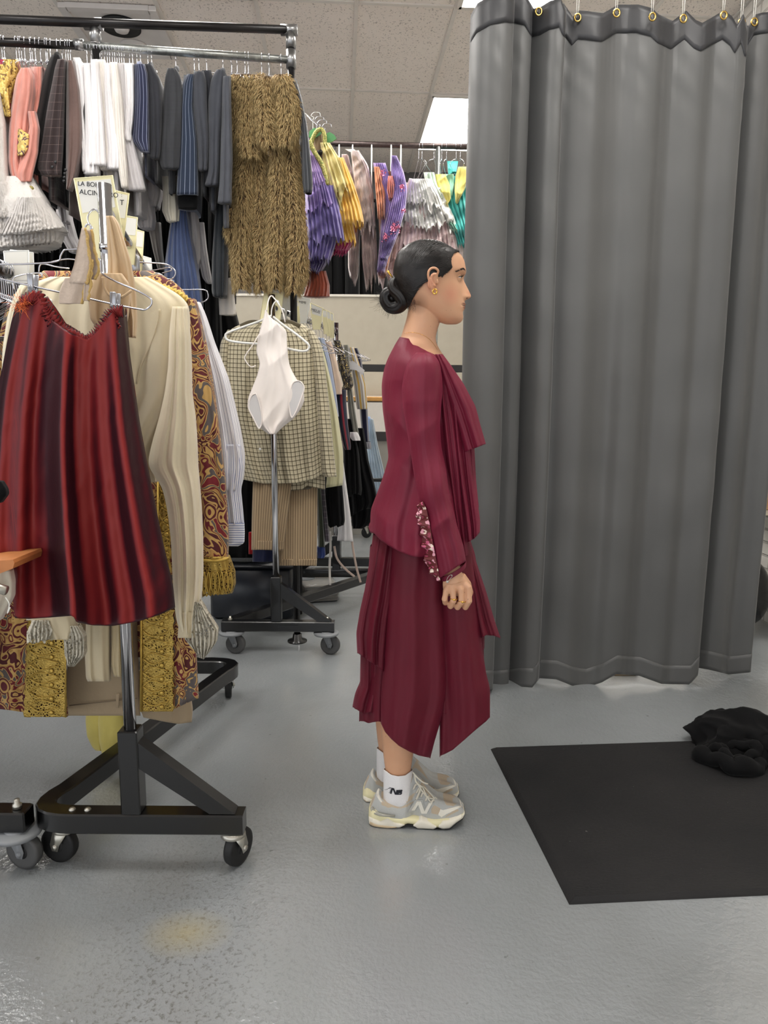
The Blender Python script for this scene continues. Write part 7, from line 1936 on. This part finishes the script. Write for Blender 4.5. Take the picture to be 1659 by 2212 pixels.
P = W(UV_[..., 0] + 2.5 * np.cos(kk * 46)[:, None] * (1 - cx)[None], UV_[..., 1], np.full((nr_, nc_), 1.80))
P[..., 1] += -.012 * wob - .02 * cx[None] ** 1.0 + .004
surf('sleeve_ruffle', P, print_mat(), TOP, False, solid=.001)
# skirt
drape('underskirt', [(1150, 812, 1010, .9), (1200, 806, 1026, .95), (1300, 792, 1036), (1400, 784, 1044), (1500, 777, 1046), (1556, 776, 1049)], 2.0, .105, m_skirt, SKIRT, n=150, nr=90, folds=5.5, amp=.016, seed=41, hem=[(774, 1555), (790, 1558), (810, 1562), (828, 1562), (860, 1550), (1000, 1545), (1049, 1540)], caps=(False, False), topamp=.2, solid=.001, hemwave=.004)
drape('skirt_tier', [(1300, 786, 850), (1420, 779, 848), (1480, 778, 846), (1508, 766, 846), (1530, 762, 842)], 2.03, .10, m_skirt, SKIRT, n=70, nr=60, folds=3, amp=.010, seed=43, hem=[(761, 1524), (768, 1532), (780, 1540), (800, 1541), (825, 1534), (845, 1530)], caps=(False, False), solid=.001, hemwave=.003)
drape('skirt_tier', [(1155, 806, 870, .7), (1220, 799, 862), (1300, 787, 856), (1345, 778, 850), (1400, 770, 845), (1452, 772, 840)], 1.97, .10, m_skirt, SKIRT, n=80, nr=70, folds=3.4, amp=.013, seed=45, hem=[(768, 1408), (775, 1412), (786, 1420), (800, 1430), (816, 1440), (829, 1452), (842, 1420)], caps=(False, False), solid=.001)
drape('skirt_tier', [(1180, 800, 830), (1250, 795, 825), (1320, 782, 822), (1347, 775, 820)], 2.04, .06, m_skirt, SKIRT, n=40, nr=40, folds=2, amp=.006, seed=46, hem=[(774, 1346), (790, 1349), (820, 1352)], caps=(False, False), solid=.001)
drape('skirt_panel', [(1160, 850, 968, .9), (1220, 842, 962), (1300, 838, 957), (1400, 833, 961), (1470, 829, 965), (1520, 826, 961), (1560, 823, 950), (1600, 823, 938), (1636, 823, 929)], 1.895, .05, m_skirt, SKIRT, n=130, nr=110, folds=1.7, amp=.009, seed=47, hem=[(822, 1560), (832, 1581), (845, 1596), (862, 1611), (885, 1624), (905, 1632), (929, 1637)], caps=(False, False), topamp=.3, solid=.001, wr=.001)
drape('skirt_panel', [(1160, 925, 1012, .9), (1250, 935, 1024), (1350, 945, 1034), (1450, 950, 1041), (1520, 950, 1050), (1556, 950, 1058), (1634, 950, 1058)], 1.915, .052, m_skirt, SKIRT, n=110, nr=100, folds=1.5, amp=.009, seed=49, hem=[(949, 1634), (960, 1629), (978, 1620), (1000, 1601), (1028, 1576), (1050, 1558), (1058, 1549)], caps=(False, False), topamp=.3, solid=.001, wr=.001)
drape('skirt_tier', [(1165, 1000, 1014), (1220, 1004, 1030), (1280, 1010, 1050), (1340, 1016, 1067), (1382, 1022, 1081)], 1.98, .08, m_skirt, SKIRT, n=70, nr=60, folds=2.4, amp=.011, seed=51, hem=[(1022, 1384), (1036, 1380), (1050, 1372), (1066, 1373), (1082, 1379)], caps=(False, False), solid=.001)
drape('skirt_tier', [(1280, 1012, 1040), (1360, 1018, 1047), (1422, 1024, 1046)], 1.99, .06, m_skirt, SKIRT, n=40, nr=40, folds=2, amp=.008, seed=53, hem=[(1024, 1428), (1035, 1420), (1047, 1398)], caps=(False, False), solid=.001)

# ---- socks and sneakers
m_sock = cloth('white_sock', (232, 230, 230), .85, .2, .03, .35, 300)
m_suede = cloth('grey_suede', (176, 177, 174), .9, .4, .08, .3, 200)
m_mesh = cloth('beige_mesh', (186, 170, 148), .85, .2, .08, .4, 420)
m_whiteleather = plain('white_leather', (224, 220, 208), .45)
m_midc = plain('cream_foam', (226, 218, 176), .55, var=.05)
m_midw = plain('white_foam', (228, 222, 206), .55, var=.03)
m_out = plain('black_outsole', (28, 28, 30), .6)
m_tan = plain('tan_foam', (206, 184, 150), .55)
m_tpu = plain('grey_heel_band', (150, 148, 136), .25, coat=.4)
m_lace = cloth('cream_lace', (214, 208, 192), .85, .2, .05, .5, 300)
def sneaker(dx, dv, Yc, near):
    T_ = bpy.data.objects.new('sneaker', None); COL.objects.link(T_); T_.parent = PERSON; T_.location = Vector((0, 0, .0))
    X = lambda a: 740 + a / 4.02 + dx
    Vv = lambda b_: 1300 + b_ / 4.02 + dv
    # upper: stations along the foot (zoom x, top, half width m)
    st = [(232, 1835, .012), (240, 1790, .022), (262, 1730, .027), (290, 1690, .030), (312, 1662, .042), (335, 1700, .045), (390, 1728, .048), (460, 1738, .050), (520, 1735, .050), (548, 1695, .048), (562, 1640, .044), (590, 1540, .034), (612, 1480, .026), (650, 1520, .030), (700, 1575, .036), (760, 1640, .042), (830, 1705, .046), (900, 1728, .048), (960, 1742, .047), (1010, 1757, .042), (1045, 1785, .034), (1062, 1815, .022), (1068, 1840, .010)]
    st = np.array(st, float)
    xs = np.concatenate([np.linspace(232, 700, 170), np.linspace(703, 1068, 130)])
    top = smooth_rows(np.interp(xs, st[:, 0], st[:, 1]), 8); wd = .88 * smooth_rows(np.interp(xs, st[:, 0], st[:, 2]), 14)
    botx = [232, 300, 500, 700, 900, 1068]; bot = np.interp(xs, botx, [1850, 1860, 1885, 1895, 1890, 1846])
    NS = 100
    a = np.linspace(0, PI, NS)
    P = np.zeros((len(xs), NS, 3))
    for i, x in enumerate(xs):
        c, s = np.cos(a), np.sin(a)
        lo, hi = Vv(bot[i]), Vv(top[i])
        vv = lo + (hi - lo) * np.abs(s) ** .8
        bulge = np.sign(c) * np.abs(c) ** (.55 if x > 650 or x < 560 else .8)
        yy_ = Yc - wd[i] * bulge * (1 - .12 * np.abs(s))
        p = W(np.full(NS, X(x)), vv, np.minimum(yy_, 2 * Yc - yy_))
        p[:, 1] = yy_
        P[i] = p
    zu = projA
    mats = [m_mesh, m_suede, m_whiteleather, m_sock]
    # which panel each face of the side belongs to, told by its outline on the shoe's side
    grey = [[(225, 1840), (285, 1690), (315, 1655), (340, 1710), (400, 1775), (480, 1795), (600, 1720), (640, 1650), (680, 1620), (720, 1650), (790, 1720), (850, 1800), (1000, 1790), (1060, 1760), (1080, 1860), (1000, 1930), (240, 1930)],
            [(540, 1700), (560, 1640), (600, 1560), (620, 1470), (640, 1500), (690, 1560), (640, 1650), (580, 1690)],
            [(700, 1570), (760, 1600), (900, 1730), (1060, 1760), (1060, 1775), (930, 1790), (850, 1810)]]
    hole = [[(770, 1790), (800, 1765), (850, 1795), (870, 1830), (820, 1850), (770, 1840)], [(900, 1860), (960, 1815), (1000, 1800), (1010, 1815), (940, 1850), (890, 1875)], [(870, 1705), (990, 1755), (960, 1775), (900, 1765)], [(330, 1720), (400, 1760), (480, 1745), (500, 1760), (400, 1790), (340, 1765)], [(480, 1800), (590, 1740), (640, 1730), (560, 1780)]]
    white = [[(850, 1800), (870, 1810), (1050, 1762), (1060, 1768), (900, 1845), (860, 1870), (830, 1850)], [(290, 1680), (310, 1655), (330, 1700), (345, 1740), (330, 1740)]]
    nrr, ncc = P.shape[:2]
    XX = np.tile(((xs[:-1] + xs[1:]) / 2)[:, None], (1, ncc - 1)); am = (a[:-1] + a[1:]) / 2
    BB = ((bot[:-1] + bot[1:]) / 2)[:, None] + (((top - bot)[:-1] + (top - bot)[1:]) / 2)[:, None] * np.sin(am)[None] ** .8
    MM = np.zeros(XX.shape, int)
    for gs, val in ((grey, 1), (hole, 0), (white, 2)):
        for g in gs: MM[pip(g, XX, BB)] = val
    F = []; MI = []
    for i in range(nrr - 1):
        for k in range(ncc - 1):
            F.append((i * ncc + k, (i + 1) * ncc + k, (i + 1) * ncc + k + 1, i * ncc + k + 1)); MI.append(int(MM[i, k]))
    mb = MB(); mb.v = [tuple(p) for p in P.reshape(-1, 3)]; mb.f = F; mb.mi = MI; mb.uv = [None] * len(F)
    mb.f.append(tuple(range(ncc - 1, -1, -1))); mb.mi.append(1); mb.uv.append(None)
    mb.build('upper', mats, T_)
    # sole: side outline with a width that follows the foot
    def slab(topl, botl, inset, mat, name, wav=0):
        xs2 = np.linspace(max(topl[0][0], botl[0][0]), min(topl[-1][0], botl[-1][0]), 90)
        T1 = np.array(topl, float); B1 = np.array(botl, float)
        tz = np.interp(xs2, T1[:, 0], T1[:, 1]); bz = np.interp(xs2, B1[:, 0], B1[:, 1])
        tz = smooth_rows(tz, 2); bz = smooth_rows(bz, 1)
        ww = np.interp(xs2, [222, 232, 260, 330, 560, 700, 900, 980, 1030, 1058, 1070], [.014, .027, .038, .043, .046, .049, .054, .050, .041, .027, .012]) + inset + .002
        Q = []
        for i, x in enumerate(xs2):
            row = []
            for (sy, kz, kw) in ((-1, 0, .94), (-1, .25, 1.0), (-1, .6, 1.02), (-1, 1, .95), (-.5, 1, .95), (.5, 1, .95), (1, 1, .95), (1, .6, 1.02), (1, .25, 1.0), (1, 0, .94), (.4, 0, .94), (-.4, 0, .94)):
                p = W(X(x), Vv(bz[i] + (tz[i] - bz[i]) * kz), Yc - ww[i] * kw); p[1] = Yc + sy * ww[i] * kw
                # keep the tread on the floor
                row.append(p)
            Q.append(row)
        Q = np.array(Q); Q[..., 2] = np.maximum(Q[..., 2], .0015)
        return surf(name, Q, mat, T_, True, caps=(True, True))
    slab([(226, 1848), (250, 1815), (330, 1840), (450, 1870), (600, 1885), (800, 1905), (950, 1890), (1030, 1860), (1062, 1825)],
         [(226, 1900), (260, 1950), (400, 1965), (520, 1950), (560, 1925), (640, 1935), (700, 1965), (800, 1960), (850, 1960), (930, 1955), (985, 1910), (1045, 1870), (1062, 1832)], -.002, m_midc, 'midsole')
    slab([(228, 1865), (262, 1880), (330, 1905), (390, 1880), (450, 1915), (525, 1930), (540, 1935)], [(228, 1925), (260, 1962), (330, 1975), (400, 1980), (480, 1970), (520, 1950), (540, 1940)], .0012, m_midw, 'sole_pod')
    slab([(236, 1900), (300, 1925), (380, 1938), (450, 1950), (470, 1955)], [(236, 1935), (300, 1966), (380, 1975), (450, 1968), (470, 1960)], .0022, m_tan, 'heel_insert')
    slab([(615, 1940), (650, 1905), (690, 1885), (740, 1905), (790, 1935), (815, 1950)], [(615, 1948), (660, 1975), (730, 1985), (790, 1975), (815, 1962)], .0015, m_midw, 'sole_pod')
    slab([(835, 1940), (870, 1905), (920, 1900), (990, 1880), (1040, 1855), (1062, 1830)], [(835, 1962), (880, 1975), (930, 1968), (985, 1922), (1045, 1880), (1062, 1845)], .0012, m_midw, 'sole_pod')
    slab([(228, 1925), (260, 1958), (400, 1978), (520, 1955), (560, 1932), (620, 1940), (660, 1972), (730, 1982), (800, 1972), (830, 1972), (930, 1965), (985, 1918), (1048, 1872), (1066, 1830)],
         [(228, 1945), (260, 1978), (400, 1996), (520, 1968), (560, 1942), (620, 1952), (660, 1988), (730, 2000), (800, 1986), (830, 1984), (930, 1981), (985, 1932), (1050, 1884), (1066, 1840)], -.001, m_out, 'outsole')
    if near:
        def side(x, b_, o=.002):
            i = int(np.argmin(abs(xs - x))); s = np.clip((bot[i] - b_) / (bot[i] - top[i]), 0, 1) ** (1 / .8); c = math.sqrt(max(0, 1 - s * s))
            y = Yc - wd[i] * c ** (.55 if x > 650 or x < 560 else .8) * (1 - .12 * s) - o
            return W(X(x), Vv(b_), y)
        # heel band
        f = MB(); f.tube([side(x, y, .008) for x, y in [(252, 1800), (262, 1828), (320, 1850), (380, 1858), (455, 1862)]], [.003, .0035, .0035, .0035, .003], 10)
        f.tube([side(x, y, .007) for x, y in [(254, 1780), (280, 1820), (330, 1842), (390, 1855), (455, 1862)]], .0025, 8); f.build('heel_band', m_tpu, T_)
        # N emblem: grey pad, white letter, drawn as strips following the side
        def plate(poly_, mat, name, o):
            f = MB()
            for pl_ in poly_:
                f.prism([side(q[0], q[1], o) for q in pl_], (0, .004, 0))
            f.build(name, mat, T_, False)
        def stroke(a_, b2, w): return [(a_[0] - w, a_[1]), (a_[0] + w, a_[1]), (b2[0] + w, b2[1]), (b2[0] - w, b2[1])]
        plate([stroke((655, 1722), (600, 1822), 27), stroke((665, 1722), (702, 1852), 30), stroke((770, 1738), (722, 1852), 27)], m_suede, 'emblem_pad', .003)
        plate([stroke((660, 1735), (612, 1812), 14), stroke((664, 1735), (702, 1840), 17), stroke((762, 1750), (716, 1840), 14)], m_whiteleather, 'emblem', .0055)
        # laces
        f = MB()
        rsl = np.random.RandomState(9)
        for j, (xa, ya) in enumerate([(640, 1560), (670, 1590), (705, 1625), (745, 1660), (790, 1695)]):
            pts = bez([side(xa - 25, ya + 70, .003), side(xa - 5, ya + 30, .004), W(X(xa + 25), Vv(ya + 5), Yc) + np.array([0, -.012, 0]), W(X(xa + 40), Vv(ya + 20), Yc) + np.array([0, .012, .002])], 5)
            f.tube(pts, .0028, 8, flat=.6)
        bow = [[(650, 1560), (680, 1620), (740, 1690), (790, 1700), (740, 1650), (690, 1600)], [(680, 1610), (660, 1660), (640, 1705), (655, 1690), (685, 1640)], [(690, 1600), (730, 1680), (770, 1730), (800, 1700), (820, 1720)], [(610, 1480), (650, 1520), (700, 1560), (740, 1580)], [(625, 1500), (640, 1560), (690, 1600)]]
        for bpts in bow:
            f.tube(bez([W(X(x), Vv(y), Yc - .028) + np.array([0, -.006 * math.sin(i_), 0]) for i_, (x, y) in enumerate(bpts)], 5), .0024, 8, flat=.7)
        f.build('lace', m_lace, T_)
    return T_
sneaker(0, 0, 1.925, True)
sneaker(-12.5, -45, 2.055, False)
for (dx, dv, Yl, near) in ((0, 0, 1.925, True), (-15, -46, 2.055, False)):
    s_ = drape('sock', [(1664, 829, 891), (1690, 829, 889), (1715, 829, 890), (1732, 829, 893), (1744, 831, 893, .85), (1752, 834, 890, .6)] if near else [(1664 + dv, 829 + dx, 888 + dx), (1720 + dv, 829 + dx, 889 + dx), (1750 + dv, 832 + dx, 888 + dx, .7)], Yl, .0365, m_sock, PERSON, n=60, nr=40, folds=3, amp=.0006, seed=2, wr=.0007, hem=None, caps=(False, True), top=[(829 + dx, 1662 + dv), (845 + dx, 1674 + dv), (860 + dx, 1677 + dv), (876 + dx, 1675 + dv), (891 + dx, 1664 + dv)], solid=.002, ex=1)
# emblem on the sock: two slanted bars and block letters
f = MB()
def S(x, y): 
    p = W(740 + x / 4.02, 1300 + y / 4.02, 1.925); u = 740 + x / 4.02
    c = (u - 860) / 31.5; p[1] = 1.925 - .0392 * math.sqrt(max(.02, 1 - c * c)) - .0006; return p
def poly(pts): f.prism([S(*p) for p in pts], (0, .0012, 0))
for k_ in range(5):
    y0 = 1560 + k_ * 11; poly([(420 - k_ * 10 - 12, y0), (445 - k_ * 9, y0), (443 - k_ * 9, y0 + 6), (414 - k_ * 10 - 12, y0 + 6)])
poly([(425, 1560), (438, 1560), (424, 1612), (410, 1612)]); poly([(430, 1560), (445, 1560), (468, 1612), (452, 1612)]); poly([(466, 1572), (478, 1572), (470, 1612), (456, 1612)])
poly([(480, 1572), (494, 1572), (482, 1612), (468, 1612)]); poly([(490, 1572), (515, 1572), (518, 1580), (512, 1590), (486, 1590), (489, 1582), (504, 1582), (504, 1580), (488, 1580)])
poly([(484, 1592), (512, 1590), (515, 1600), (506, 1612), (476, 1612), (479, 1604), (500, 1604), (500, 1599), (482, 1599)])
f.build('sock_emblem', M['ink'], PERSON, False)
